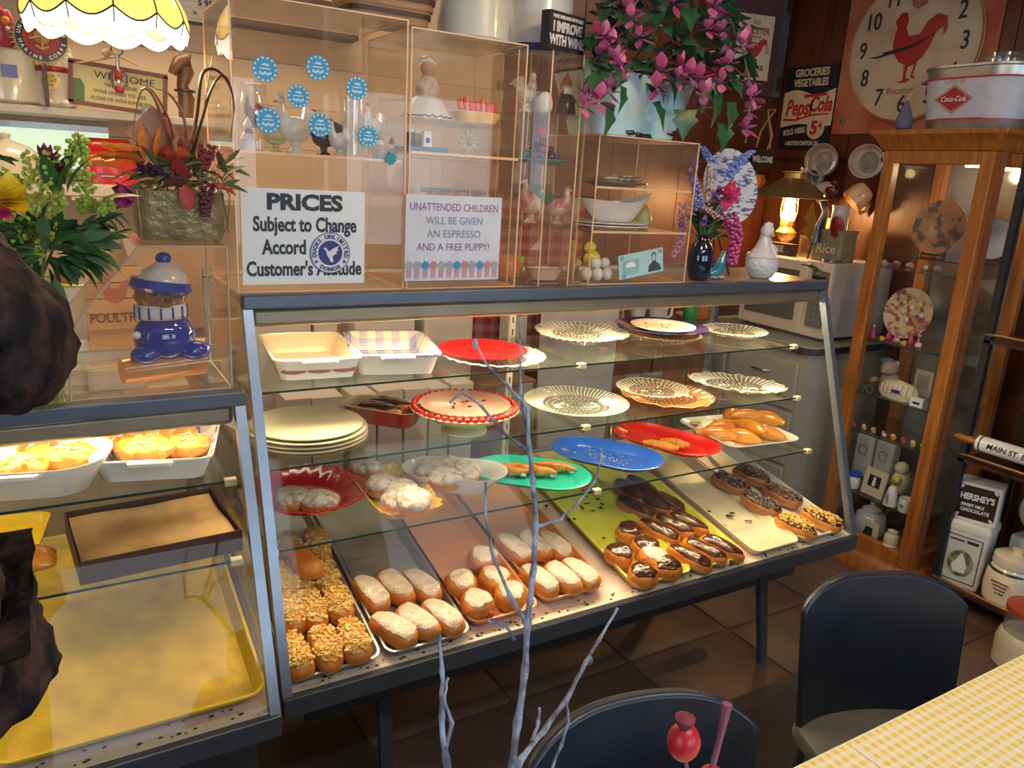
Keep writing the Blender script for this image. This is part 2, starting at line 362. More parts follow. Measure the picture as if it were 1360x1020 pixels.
# ------------------------------------------------------------------ display case (large)
def case(name, label, x0, x1, yt, zt, yb, zb, yr, ztop_r, shelves, slope, legs, split, standards, top_depth):
    t = T(name, label, 'display case')
    L = x1 - x0; xm = (x0 + x1) / 2; dy = yb - yt; dz = zb - zt; ang = atan2(-dy, -dz); ln = sqrt(dy * dy + dz * dz)
    s = 0.02
    for x in (x0 + s / 2, x1 - s / 2):
        m = MB(); m.add([(x - s / 2, yt - .004, zt), (x + s / 2, yt - .004, zt), (x + s / 2, yt + .02, zt), (x - s / 2, yt + .02, zt),
                         (x - s / 2, yb - .004, zb), (x + s / 2, yb - .004, zb), (x + s / 2, yb + .02, zb), (x - s / 2, yb + .02, zb)],
                        [(0, 1, 2, 3), (4, 7, 6, 5), (0, 4, 5, 1), (1, 5, 6, 2), (2, 6, 7, 3), (3, 7, 4, 0)])
        O('front_post', m, steel, t)
        O('rear_post', MB().b2(x - s / 2, x + s / 2, yr - s, yr, zb - .04, zt), steel, t)
    O('top_rail', MB().b2(x0, x1, yt - .008, yt + .022, zt - .006, zt + .024), mat('steel_blue_dark', (.13, .16, .21), .38, .6), t, bev=.003)
    O('bottom_rail', MB().b2(x0, x1, yb - .012, yb + .012, zb - .045, zb + .002), steel_d, t, bev=.003)
    O('rear_rail', MB().b2(x0, x1, yr - .02, yr, zt - .005, zt + .02).b2(x0, x1, yr - .02, yr, zb + slope * (yr - yb) - .03, zb + slope * (yr - yb)), steel, t)
    O('counter_top', MB().b2(x0, x1, yt + .02, top_depth, zt + .004, zt + .02), mat('counter_top_grey', (0.36, 0.30, 0.24), 0.3, col2=(.3, .25, .2), scale=6) if L > 1.5 else shelfg, t)
    m = MB(); w = .004
    m.add([(x0 + s, yt, zt), (x1 - s, yt, zt), (x1 - s, yb, zb), (x0 + s, yb, zb), (x0 + s, yt + w, zt), (x1 - s, yt + w, zt), (x1 - s, yb + w, zb), (x0 + s, yb + w, zb)],
          [(0, 1, 2, 3), (4, 7, 6, 5), (0, 4, 5, 1), (3, 2, 6, 7)])
    O('front_glass', m, pane, t, smooth=0)
    for x in (x0 + .004, x1 - .008):
        m = MB(); m.add([(x, yt, zt), (x, yr, zt), (x, yr, zb + slope * (yr - yb)), (x, yb, zb), (x + .004, yt, zt), (x + .004, yr, zt), (x + .004, yr, zb + slope * (yr - yb)), (x + .004, yb, zb)],
                        [(0, 1, 2, 3), (4, 7, 6, 5)])
        O('side_glass', m, pane, t, smooth=0)
    m = MB(); zr = zb + slope * (yr - yb)
    m.add([(x0 + .01, yb + .012, zb - .03), (x1 - .01, yb + .012, zb - .03), (x1 - .01, yr, zr - .03), (x0 + .01, yr, zr - .03), (x0 + .01, yb + .012, zb - .001), (x1 - .01, yb + .012, zb - .001), (x1 - .01, yr, zr - .001), (x0 + .01, yr, zr - .001)],
          [(0, 3, 2, 1), (4, 5, 6, 7), (0, 1, 5, 4), (1, 2, 6, 5), (2, 3, 7, 6), (3, 0, 4, 7)])
    O('deck', m, mat('deck_board', (0.66, 0.50, 0.42), 0.35, col2=(0.56, 0.40, 0.34), scale=3), t, smooth=0)
    # crumbs along the front ledge
    m = MB(); rn = random.Random(3)
    for i in range(int(60 * L)):
        xx = rn.uniform(x0 + .05, x1 - .05); q = rn.random() ** 2 * .03; r = rn.uniform(.0015, .004)
        m.ell((xx, yb + .016 + q, zb + .001 + slope * (.016 + q)), (r * 1.6, r, .0012), 5, 3)
    O('crumb', m, mat('crumb', (0.07, 0.04, 0.02), 0.7), t, kind='stuff')
    # ledge lip, speckled cream
    O('front_ledge', MB().b2(x0 + .02, x1 - .02, yb + .005, yb + .03, zb - .001, zb + .004), mat('ledge_cream', (0.66, 0.60, 0.48), 0.4, col2=(0.3, 0.24, 0.18), scale=60, lo=.28, hi=.4), t)
    O('light_housing', MB().b2(x0 + s, x1 - s, yt + .008, yt + .075, zt - .048, zt - .006), bronze, t, bev=.01)
    O('lamp_tube', MB().cyl((x0 + .05, yt + .095, zt - .022), (x1 - .05, yt + .095, zt - .022), .011), mat('tube_glow', (1, .8, .5), emit=(1.0, 0.74, 0.40), es=9) if L > 1.5 else mat('tube_glow_soft', (1, .8, .5), emit=(1.0, 0.74, 0.40), es=3), t)
    for k, (z, yf, yk) in enumerate(shelves):
        xs = [x0 + .025] + split + [x1 - .025]
        for a, b in zip(xs, xs[1:]):
            sh = O('glass_shelf', MB().b2(a + .002, b - .002, yf, yk, z - .006, z), shelfg, t, smooth=0)
            O('polished_edge', MB().b2(a + .002, b - .002, yf - .0015, yf, z - .005, z), glassedge, sh, smooth=0)
        for x in xs:
            xx = min(max(x, x0 + .035), x1 - .035)
            br = O('shelf_bracket', MB().b2(xx - .003, xx + .003, yf + .01, yk + .01, z - .022, z - .007), chrome, t)
            O('clip', MB().b2(xx - .012, xx + .012, yf - .006, yf + .012, z - .012, z + .003), mat('clip_cream', (.75, .65, .4), .4), br, bev=.002)
    for x in standards:
        m = MB().b2(x - .01, x + .01, yr - .03, yr - .02, zr, zt)
        so = O('shelf_standard', m, mat('standard_cream', (.8, .74, .6), .4), t)
        m = MB()
        for i in range(int((zt - zr) / .04)): m.b2(x - .002, x + .002, yr - .0315, yr - .0295, zr + .02 + i * .04, zr + .04 + i * .04)
        O('slot', m, black, so, kind='stuff')
    for (x, y, ty, h) in legs:
        m = MB(); z1 = h
        m.add([(x - .02, y - .012, z1), (x + .02, y - .012, z1), (x + .02, y + .012, z1), (x - .02, y + .012, z1), (x - .015, ty - .01, 0), (x + .015, ty - .01, 0), (x + .015, ty + .01, 0), (x - .015, ty + .01, 0)],
              [(0, 1, 2, 3), (4, 7, 6, 5), (0, 4, 5, 1), (1, 5, 6, 2), (2, 6, 7, 3), (3, 7, 4, 0)])
        O('leg', m, steel_d, t)
    return t
big = case('display_case', 'long slant-fronted glass pastry case full of trays and platters', 0.0, 1.85, 0.0, 1.276, -0.262, 0.505, 0.48, 0,
           [(1.07, .06, .45), (.90, .015, .46), (.735, -.06, .46)], 0.2, [(1.66, -.05, -.13, .44), (.30, -.05, -.1, .44), (1.70, .38, .40, .5), (.3, .38, .4, .5)], [.93], [.93], .36)
O('apron_panel', MB().b2(.1, 1.82, -.08, -.06, .28, .475), steel_d, big)
O('stretcher', MB().b2(.3, 1.68, .12, .15, .2, .24), steel_d, big)
lo_case = case('display_case', 'short lower glass pastry case holding one wide yellow tray', -1.12, -.022, -.10, 1.10, -.335, .53, .36, 0,
               [(.94, -.11, .28), (.775, -.14, .30)], 0.2, [(-.1, -.12, -.16, .5), (-1.0, -.12, -.16, .5), (-1.0, .3, .3, .5), (-.1, .3, .3, .5)], [], [], .26)
O('apron_panel', MB().b2(-1.1, -.04, -.2, -.18, .05, .5), steel_d, lo_case)
area('case_lamp_light', (0.925, 0.10, 1.235), (R_(-22), 0, 0), 1.7, .05, 21, (1.0, .76, .46))
area('case_lamp_light', (-0.57, 0.0, 1.05), (R_(-14), 0, 0), .95, .05, 4, (1.0, .74, .40))
# painted metal tray helpers
def trayz(y): return .505 + .2 * (y + .262)
SL = math.atan(.2)
def tray(name, label, x0, x1, m, y0=-.246, ln=.66, zf=None, h=.022, group='pastry trays on the sloping case floor', pap=None, rz=0):
    w = x1 - x0; z = (trayz(y0) if zf is None else zf)
    t = T(name, label, 'tray', ((x0 + x1) / 2, y0, z + .0005), rz, group, rx=SL)
    hx = w / 2; hy = ln / 2
    O('tray_body', MB().rl([(hx - .014, hy - .014, 0, .02), (hx - .004, hy - .004, h * .9, .024), (hx, hy, h, .028), (hx, hy, h + .003, .028), (hx - .005, hy - .005, h + .003, .024), (hx - .008, hy - .008, h * .85, .02), (hx - .017, hy - .017, .003, .016)], c=(0, hy, 0)), m, t)
    if pap: O('liner', MB().rl([(hx - .022, hy - .022, .0035, .014), (hx - .022, hy - .022, .0045, .014)], c=(0, hy, 0)), pap, t)
    return t
alu = mat('aluminium_tray', (0.50, 0.47, 0.42), 0.32, 0.7, col2=(.4, .37, .33), scale=15)
smudge = mat('smudged_tray', (0.50, 0.46, 0.40), 0.35, 0.4, col2=(.36, .33, .27), scale=5)
tray('pastry_tray', 'aluminium tray of nut-topped bars, farthest left in the long case', .02, .224, alu, pap=smudge)
tray('pastry_tray', 'aluminium tray holding six white-iced bars', .234, .446, alu, pap=smudge)
tray('pastry_tray', 'peach tray holding five round white-iced donuts', .455, .650, peach, y0=-.225, ln=.64)
tray('pastry_tray', 'peach tray holding filled bars with white icing', .664, .870, peach, y0=-.215, ln=.63)
tray('pastry_tray', 'yellow tray of round chocolate-topped donuts', .936, 1.148, limey)
tray('pastry_tray', 'yellow tray of chocolate eclairs', 1.153, 1.362, limey)
tray('pastry_tray', 'cream tray holding only chocolate crumbs', 1.395, 1.598, mat('cream_tray', (.74, .66, .44), .3, col2=(.66, .58, .4), scale=8))
tray('pastry_tray', 'white tray of seeded bars by the right glass end', 1.605, 1.815, mat('white_tray', (.78, .76, .7), .3))
# big yellow tray in the low case with waxed paper
bt = T('pastry_tray', 'wide empty yellow tray lined with two sheets of waxed paper', 'tray', (-.268, -.305, .541), 0, rx=SL)
O('tray_body', MB().rl([(.212, .295, 0, .03), (.226, .309, .022, .035), (.23, .313, .025, .036), (.23, .313, .029, .036), (.224, .307, .029, .03), (.220, .303, .02, .028), (.208, .291, .003, .022)], c=(0, .313, 0)), yellow, bt)
wax = mat('waxed_paper_yellowed', (0.90, 0.60, 0.04), 0.45, col2=(0.62, 0.36, 0.03), scale=18, bump=.25, bscale=40, detail=8, lo=.3, hi=.7)
O('paper_sheet', MB().grid(lambda u, v: (-.205 + .41 * u, .025 + .30 * v, .0045 + .0012 * sin(u * 19) * sin(v * 13)), 24, 16), wax, bt)
O('paper_sheet', MB().grid(lambda u, v: (-.205 + .405 * u, .30 + .30 * v, .0065 + .0012 * sin(u * 17 + 1) * sin(v * 11)), 24, 16), wax, bt)
# ------------------------------------------------------------------ pastries
def doughmat(name, a, b, belt):
    if name in MC: return MC[name]
    m = mat(name, a, 0.42, col2=b, scale=28, bump=0.25, bscale=60); nt = m.node_tree; n = nt.nodes; L = nt.links; bs = n['Principled BSDF']
    src = bs.inputs['Base Color'].links[0].from_socket; tc = [q for q in n if q.type == 'TEX_COORD'][0]
    sp = n.new('ShaderNodeSeparateXYZ'); L.new(tc.outputs['Object'], sp.inputs[0])
    mr = n.new('ShaderNodeValToRGB'); e = mr.color_ramp.elements; e[0].position = .0; e[0].color = (0, 0, 0, 1); e[1].position = .012; e[1].color = (1, 1, 1, 1)
    k = e.new(.018); k.color = (1, 1, 1, 1); k = e.new(.026); k.color = (0, 0, 0, 1)
    L.new(sp.outputs[2], mr.inputs[0]); mx = n.new('ShaderNodeMix'); mx.data_type = 'RGBA'; mx.inputs[7].default_value = (*belt, 1)
    mm = n.new('ShaderNodeMath'); mm.operation = 'MULTIPLY'; mm.inputs[1].default_value = .5; L.new(mr.outputs[0], mm.inputs[0])
    L.new(mm.outputs[0], mx.inputs[0]); L.new(src, mx.inputs[6]); L.new(mx.outputs[2], bs.inputs['Base Color']); return m
dough = doughmat('dough', (0.70, 0.25, 0.028), (0.50, 0.14, 0.016), (0.80, 0.46, 0.12))
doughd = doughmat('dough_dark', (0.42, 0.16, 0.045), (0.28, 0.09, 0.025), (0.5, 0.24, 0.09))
icing = mat('white_icing', (0.80, 0.68, 0.55), 0.25, col2=(0.66, 0.48, 0.34), scale=45, bump=.5, coat=.2)
choc = mat('chocolate_icing', (0.075, 0.022, 0.012), 0.2, col2=(0.05, 0.015, 0.008), scale=20, bump=.2, coat=.4)
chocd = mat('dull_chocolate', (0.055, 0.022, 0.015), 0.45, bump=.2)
sugar = mat('powdered_sugar', (0.66, 0.60, 0.54), 0.9, col2=(0.40, 0.24, 0.15), scale=60, bump=.5, lo=.36, hi=.56, detail=8)
nutglaze = mat('nut_glaze', (0.60, 0.30, 0.06), 0.3, col2=(0.45, 0.2, 0.03), scale=40)
nut = mat('chopped_nut', (0.86, 0.58, 0.17), 0.5, col2=(0.66, 0.36, 0.07), scale=90)
seed = mat('seed_topping', (0.45, 0.36, 0.26), 0.5, col2=(0.18, 0.12, 0.08), scale=90)
jelly = mat('red_jelly', (0.45, 0.02, 0.01), 0.12, coat=.5)
custard = mat('custard', (0.86, 0.72, 0.40), 0.35)
glaze = mat('glazed_dough', (0.70, 0.27, 0.03), 0.22, col2=(0.5, 0.15, 0.015), scale=18, bump=.12, coat=.5)
def sp_(v, e): return math.copysign(abs(v) ** e, v)
def bpt(ph, th, L, W, H, e, sd, off=0.0):
    rn = (sd * 12.9898) % 6.28
    k = 1 + .035 * sin(3 * th + rn) + .02 * sin(5 * th + rn * 2 + ph * 2)
    r = abs(sin(ph)) ** .62
    x = W / 2 * sp_(cos(th), e) * r * k; y = L / 2 * sp_(sin(th), e) * r * k
    z = H / 2 * (1 + sp_(cos(ph), .8)) * (1 + .03 * sin(2 * th + rn))
    n = Vector((x / (W * W), y / (L * L), (z - H / 2) / (H * H))).normalized() if off else Vector((0, 0, 0))
    return Vector((x, y, z)) + n * off
def bun(L, W, H, e, sd):
    m = MB(); nv, nu = 11, 26
    vs = [(0, 0, H)]; fs = []
    for j in range(1, nv):
        for i in range(nu): vs.append(bpt(pi * j / nv, 2 * pi * i / nu, L, W, H, e, sd))
    vs.append((0, 0, 0))
    for i in range(nu): fs.append((0, 1 + i, 1 + (i + 1) % nu))
    for j in range(nv - 2):
        for i in range(nu): a = 1 + j * nu; fs.append((a + i, a + nu + i, a + nu + (i + 1) % nu, a + (i + 1) % nu))
    a = 1 + (nv - 2) * nu
    for i in range(nu): fs.append((a + i, len(vs) - 1, a + (i + 1) % nu))
    return m.add(vs, fs)
def cap(L, W, H, e, sd, lim=.95, var=.18, th_=.0028):
    m = MB(); nv, nu = 7, 40; rn = random.Random(sd); p = [rn.uniform(0, 6) for _ in range(4)]
    vs = [bpt(.001, 0, L, W, H, e, sd) + Vector((0, 0, th_))]
    for j in range(1, nv + 1):
        for i in range(nu):
            t = 2 * pi * i / nu; mxp = lim + var * (sin(2 * t + p[0]) * .5 + sin(5 * t + p[1]) * .4 + sin(9 * t + p[2]) * .25)
            f = j / nv; off = th_ * (1 if j < nv - 1 else (.9 if j == nv - 1 else -.3)) * (1 + .2 * sin(4 * t + f * 5 + p[3]))
            vs.append(bpt(mxp * min(1, f * 1.0), t, L, W, H, e, sd, off))
    fs = [(0, 1 + i, 1 + (i + 1) % nu) for i in range(nu)]
    for j in range(nv - 1):
        for i in range(nu): a = 1 + j * nu; fs.append((a + i, a + nu + i, a + nu + (i + 1) % nu, a + (i + 1) % nu))
    return m.add(vs, fs)
def chunks(L, W, H, e, sd, n=150, lim=.9, s=.0032):
    m = MB(); rn = random.Random(sd)
    for i in range(n):
        t = rn.uniform(0, 2 * pi); ph = lim * rn.random() ** 1.25; c = bpt(ph, t, L, W, H, e, sd, .004)
        k = s * rn.uniform(.6, 1.3); m.box(c, (k * rn.uniform(.8, 1.7), k, k * .8), rz=rn.uniform(0, 3), rx=rn.uniform(0, 3))
    return m
PROTO = {}
SPEC = {  # kind: (L, W, H, exponent, dough, topping, chunk, limit)
    'nutbar': (.128, .066, .050, .72, dough, nutglaze, nut, .98), 'seedbar': (.138, .072, .048, .72, doughd, chocd, seed, 1.0), 'nutbar2': (.135, .070, .048, .72, dough, choc, nut, 1.0),
    'bar': (.126, .064, .050, .72, dough, icing, None, .95), 'round': (.086, .082, .054, .9, dough, icing, None, .78), 'chocround': (.084, .080, .052, .9, dough, choc, None, .85),
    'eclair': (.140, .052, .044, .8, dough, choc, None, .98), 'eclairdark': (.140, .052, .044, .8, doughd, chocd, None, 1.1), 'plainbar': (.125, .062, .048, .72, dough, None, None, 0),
    'sugar': (.095, .085, .050, .92, dough, sugar, None, 1.45)}
def pastry(kind, name, loc, rz, label, group, rx=SL, jel=False, var=0):
    key = (kind, var)
    if key not in PROTO or jel:
        L, W, H, e, dm, tp, ck, lim = SPEC[kind]; sd = 3 + var * 7 + len(kind)
        t = T(name, label, 'pastry', loc, rz, group)
        O('dough', bun(L, W, H, e, sd), dm, t)
        if tp: O('powdered_sugar' if kind == 'sugar' else 'icing', cap(L, W, H, e, sd, lim), tp, t)
        if ck: O('topping', chunks(L, W, H, e, sd, n=190 if kind != 'seedbar' else 200, s=.0046 if kind != 'seedbar' else .0026), ck, t, kind='stuff')
        if jel: O('filling', MB().ell((W * .12, -L * .47, H * .42), (.010, .008, .009), 8, 6, noise=.1), jelly if jel != 'cream' else custard, t)
        if not jel: PROTO[key] = t
    else: t = dup(PROTO[key], loc, None, label, group)
    t.rotation_euler = (Matrix.Rotation(rx, 3, 'X') @ Matrix.Rotation(rz, 3, 'Z')).to_euler()
    return t
def onDeck(px, py, h=.035):
    d = cx_ * (px - 680) + cy_ * (py - 510) + cz_ * FPX
    z0 = .505 + .005 + h; t = (z0 + .2 * (CP[1] + .262) - CP[2]) / (d[2] - .2 * d[1]); p = CP + d * t; p[2] -= h; return p
ordr = lambda r, c: ('%s in the %s row of its tray' % (c, r))
def rows(kind, name, what, group, items, h=.03, **kw):
    for i, (px, py, rz, where, *o) in enumerate(items):
        k = o[0] if o and isinstance(o[0], str) and o[0] in SPEC else kind
        j = o[-1] if o and o[-1] in (True, 'cream') else False
        p = onDeck(px, py, h + (o[1] if len(o) > 1 and isinstance(o[1], float) else 0))
        if len(o) > 1 and isinstance(o[1], float): p[2] += o[1]
        pastry(k, name, p, R_(rz), '%s, %s' % (what if k == kind else {'plainbar': 'plain glazed bar', 'seedbar': 'dark seed-covered bar', 'eclairdark': 'dull dark chocolate eclair', 'nutbar2': 'nut-topped chocolate bar'}.get(k, what), where), group, jel=j, var=i % 3)
rows('nutbar', 'nut_bar', 'nut-topped golden bar', 'nut bars in the left tray', [
    (390, 868, 4, 'front left of its tray'), (431, 858, 0, 'front middle of its tray'), (468, 848, -3, 'front right of its tray'),
    (382, 812, 3, 'second row, partly hidden by the steel post'), (412, 808, 2, 'second row, middle'), (447, 797, -4, 'second row, right'),
    (374, 771, 4, 'third row, left by the steel post'), (396, 765, 3, 'third row under the plain bar'), (430, 762, -4, 'third row, right'),
    (384, 728, 6, 'fourth row, dim under the shelf at left'), (420, 722, -3, 'fourth row, dim under the shelf at right'), (403, 742, 12, 'lying on top of the nut bars', 'plainbar', .042)])
rows('bar', 'iced_bar', 'white-iced bar', 'white-iced bars in the second tray', [
    (492, 786, 12, 'back row, left, with a flaking glaze'), (524, 777, 14, 'back row, middle'), (559, 776, 18, 'back row, right'), (522, 833, 32, 'front row, left'), (553, 823, 26, 'front row, middle'), (587, 817, 20, 'front row, right beside the peach tray')])
rows('round', 'round_donut', 'round donut topped with white icing', 'round iced donuts in the peach tray', [
    (641, 741, 20, 'rearmost of five', True), (611, 774, 0, 'at the left of the five'), (656, 768, 40, 'middle of the five'), (632, 800, 10, 'front left, jelly showing', True), (676, 789, -20, 'front right')])
rows('bar', 'filled_bar', 'jelly-filled bar with white icing', 'filled bars in the second peach tray', [
    (681, 727, 14, 'back row, left, red jelly leaking', True), (708, 722, 14, 'back row, middle, half in the glare', True), (736, 724, 10, 'back row, right'), (715, 769, 14, 'front row, left'), (745, 765, 14, 'front row, middle'), (769, 760, 14, 'front row, right')])
rows('chocround', 'chocolate_donut', 'round chocolate-topped donut', 'chocolate donuts in the yellow tray', [
    (835, 706, 0, 'rearmost, standing clear of the others'), (821, 735, 30, 'left one of the second row'), (856, 726, 60, 'right one of the second row'), (852, 762, 20, 'frontmost'), (884, 752, 80, 'front right, darkest'), (866, 741, 40, 'turned on its side in the middle', 'round', True)])
rows('eclair', 'chocolate_eclair', 'chocolate-topped eclair', 'eclairs in the yellow tray', [
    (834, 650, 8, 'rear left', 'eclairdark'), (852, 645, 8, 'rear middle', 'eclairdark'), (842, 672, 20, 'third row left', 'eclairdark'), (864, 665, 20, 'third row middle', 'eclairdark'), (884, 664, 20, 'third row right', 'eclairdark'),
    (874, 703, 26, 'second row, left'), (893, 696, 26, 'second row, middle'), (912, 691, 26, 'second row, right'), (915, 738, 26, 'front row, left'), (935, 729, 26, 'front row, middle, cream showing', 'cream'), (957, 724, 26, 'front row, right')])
rows('seedbar', 'seeded_bar', 'dark seed-covered bar', 'seeded bars in the right tray', [
    (970, 640, 22, 'rear left, thick dark coating'), (998, 630, 22, 'rear right, thick dark coating'), (1010, 668, 22, 'middle left'), (1038, 656, 22, 'middle right'), (1056, 697, 22, 'front left, cream at its edge', 'nutbar2'), (1090, 688, 22, 'front right, against the glass end', 'nutbar2')])
m = MB(); rn = random.Random(5)
for i in range(26):
    p = onDeck(*rn.choice([(rn.uniform(722, 760), rn.uniform(660, 700)), (rn.uniform(750, 815), rn.uniform(650, 720)), (rn.uniform(760, 800), rn.uniform(650, 690)), (rn.uniform(870, 990), rn.uniform(638, 700)), (rn.uniform(955, 1000), rn.uniform(690, 715))]), 0)
    m.ell(p + Vector((0, 0, .005)), (rn.uniform(.004, .014), rn.uniform(.003, .007), .0015), 6, 4, noise=.2, seed=i, rot=(0, 0, rn.uniform(0, 3)))
tag(O('chocolate_crumb', m, choc, kind='stuff'), 'flakes of chocolate scattered over the yellow and cream trays', 'crumbs')
# ------------------------------------------------------------------ dishes on the glass shelves
def plate(name, label, c, rx, ry, rz, m, h=.018, prof=None, n=48, wav=None, cat='plate', group=None, base=.6, th=.003, rimm=None):
    t = T(name, label, cat, c, rz, group)
    pr = prof or [(base * .95, 0), (base, 0), (base * 1.12, h * .35), (.93, h * .92), (1.0, h), (1.0, h + th), (.92, h * .92 + th), (base * 1.08, h * .35 + th), (base * .95, th), (0, th)]
    sc = max(rx, ry)
    O('plate_body', MB().lathe([(r * sc, z) for r, z in pr], n, sx=rx / sc, sy=ry / sc, wav=wav), m, t)
    return t
def oval(name, label, c, L, Wd, rz, m, h=.022, group=None):
    """stadium-shaped platter, long side along local X"""
    t = T(name, label, 'platter', c, rz, group); a, b = L / 2, Wd / 2; r = b * .98
    O('platter_body', MB().rl([(a - .045, b - .045, 0, r), (a - .04, b - .04, .001, r), (a - .03, b - .03, h * .5, r), (a - .002, b - .002, h, r), (a, b, h + .002, r), (a - .003, b - .003, h + .004, r), (a - .032, b - .032, h * .5 + .004, r), (a - .044, b - .044, .004, r)], q=10), m, t)
    return t
Z1, Z2, Z3 = 1.0705, .9005, .7355
def deg(a, b): return atan2(b[1] - a[1], b[0] - a[0])
# lower shelf
c = P(408, 658, z=.75)
fl = plate('fluted_plate', 'large red fluted pie plate at the left end of the lower shelf', (c[0], c[1], Z3), .155, .155, 0, mat('red_ceramic', (.50, .012, .02), .15, coat=.4), h=.034, n=120, th=.004,
           wav=lambda r, z, a, j: (r * (1 + (.02 * cos(24 * a) if j in (2, 3, 4, 5, 6, 7) else 0)), z + (.003 * cos(24 * a) if j in (4, 5) else 0)))
for i, (px, py, k) in enumerate(((390, 664, 'at its left, jam showing'), (424, 668, 'at its right'))):
    p = P(px, py, z=Z3 + .03); pastry('sugar', 'sugared_donut', (p[0], p[1], Z3 + .006), i * 1.1, 'powdered donut on the red fluted plate, ' + k, 'powdered donuts', rx=0, var=i, jel=True if i == 0 else False)
bc = P(523, 655, z=.75)
yd = T('scalloped_dish', 'yellow dish with scalloped rim and basketweave print holding powdered donuts', 'dish', (bc[0], bc[1], Z3), R_(-32))
yd.rotation_euler[2] = R_(-3)
ywv = gingham('yellow_weave', (.85, .55, .06), (.62, .36, .03), 45, .35, (0, 1), (.92, .70, .2))
m = MB(); pr = [(.062, .125, 0), (.064, .127, .001), (.078, .150, .024), (.086, .160, .030), (.086, .160, .033), (.080, .153, .030), (.066, .13, .006), (.060, .122, .005)]
q = 60
for hx, hy, z in pr:
    for i in range(q):
        a = 2 * pi * i / q; k = 1 + (.03 * cos(14 * a) if z > .02 else 0); ca, sa = sp_(cos(a), .35), sp_(sin(a), .35); m.v.append((hx * ca * k, hy * sa * k, z + (.004 * cos(14 * a) if z > .02 else 0)))
for j in range(len(pr) - 1):
    for i in range(q): m.f.append((j * q + i, j * q + (i + 1) % q, (j + 1) * q + (i + 1) % q, (j + 1) * q + i))
m.f.append(tuple(range(q))[::-1]); m.f.append(tuple((len(pr) - 1) * q + i for i in range(q)))
O('dish_body', m, ywv, yd)
for i, (px, py, dz, w) in enumerate(((485, 622, 0, 'rear, alone at the back'), (509, 645, 0, 'middle, left'), (532, 652, .0, 'middle, right'), (548, 664, .022, 'front, leaning on the others'), (530, 668, 0, 'front left, under the leaning one'))):
    p = P(px, py, z=Z3 + .035 + dz); pastry('sugar', 'sugared_donut', (p[0], p[1], Z3 + .007 + dz), i * .9, 'powdered donut in the yellow scalloped dish, ' + w, 'powdered donuts', rx=R_(12) if dz else 0, var=i % 3)
c = P(604, 636, z=.76)
wb2 = T('baking_dish', 'deep white oval bowl of powdered donuts between yellow and teal dishes', 'dish', (c[0], c[1], Z3), R_(-32))
O('dish_body', MB().rl([(.09, .045, 0, .045), (.092, .047, .001, .045), (.115, .062, .03, .06), (.142, .080, .052, .078), (.144, .082, .056, .078), (.139, .077, .055, .075), (.11, .058, .03, .055), (.088, .043, .006, .04)], q=8), mat('ceramic_white', (1, 1, 1)), wb2)
for i, (px, py, w) in enumerate(((572, 624, 'rear left'), (589, 634, 'middle, split open and yellow inside'), (616, 626, 'right, tall'), (600, 620, 'at the back'))):
    p = P(px, py, z=Z3 + .045); pastry('sugar', 'sugared_donut', (p[0], p[1], Z3 + .016), i * 1.3, 'powdered donut in the white oval bowl, ' + w, 'powdered donuts', rx=R_(10), var=i % 3)
def stick_mb(L, r, sd, tw=3):
    rn = random.Random(sd); m = MB(); N = 14
    pts = [(L * (i / N - .5), .004 * sin(i * 1.1 + sd), r + .001) for i in range(N + 1)]
    rr = [r * (max(.25, sin(pi * min(max(i / N, .06), .94)) ** .45)) * (1 + .10 * sin(i * tw + sd)) for i in range(N + 1)]
    m.tube(pts, rr, 12); return m.v and m
p1 = P(630, 620, z=.75); p2 = P(783, 640, z=.75); c = (p1 + p2) / 2; a1 = deg(p1, p2)
oval('oval_platter', 'teal oval plastic platter with four sugared sticks', (c[0], c[1], Z3), .345, .225, a1, teal, group='plastic oval platters')
PS = {}
def stick(px, py, rz, z, label, L=.115, r=.015, m=glaze, sd=1, group='fried sticks', name='donut_stick'):
    p = P(px, py, z=z + r); t = T(name, label, 'pastry', (p[0], p[1], z), R_(rz), group)
    O('dough', stick_mb(L, r, sd), m, t); return t
for i, (px, py, rz, w) in enumerate(((672, 625, -34, 'leftmost, partly in the glare'), (690, 622, -38, 'second from the left'), (712, 625, -40, 'longest, in the middle'), (738, 620, -42, 'rightmost'))):
    t = stick(px, py, rz, Z3 + .006, 'sugared donut stick on the teal platter, ' + w, .12, .0155, sd=i)
    O('sugar_crust', MB().ell((.048, 0, .008), (.012, .012, .007), 10, 6, noise=.1, seed=i), sugar, t)
p1 = P(735, 590, z=.75); p2 = P(881, 620, z=.75); c = (p1 + p2) / 2
bp_ = oval('oval_platter', 'empty bright blue oval plastic platter with sugar crumbs', (c[0], c[1], Z3), .355, .23, deg(p1, p2), mat('blue_plastic', (.02, .13, .72), .25), group='plastic oval platters')
m = MB(); rn = random.Random(2)
for i in range(70): m.ell((rn.gauss(0, .045), rn.gauss(0, .028), .0048), (rn.uniform(.001, .0028),) * 3, 5, 3)
O('sugar_crumbs', m, sugar, bp_, kind='stuff')
p1 = P(822, 568, z=.75); p2 = P(953, 604, z=.75); c = (p1 + p2) / 2
oval('oval_platter', 'red oval plastic platter with two pale sticks', (c[0], c[1], Z3), .37, .22, deg(p1, p2), mat('red_plastic', (.72, .015, .01), .25), group='plastic oval platters')
for i, (px, py, w) in enumerate(((877, 592, 'longer one in front'), (896, 589, 'shorter one behind'))):
    stick(px, py, -52, Z3 + .006, 'golden donut stick on the red platter, ' + w, .115 - i * .02, .0165, mat('pale_dough', (.80, .42, .09), .4, col2=(.65, .28, .04), scale=25, bump=.2), sd=i + 5)
c = P(980, 572, z=.755)
wp = T('square_platter', 'square cream platter with painted leaves holding glazed turnovers', 'platter', (c[0], c[1], Z3), R_(-6))
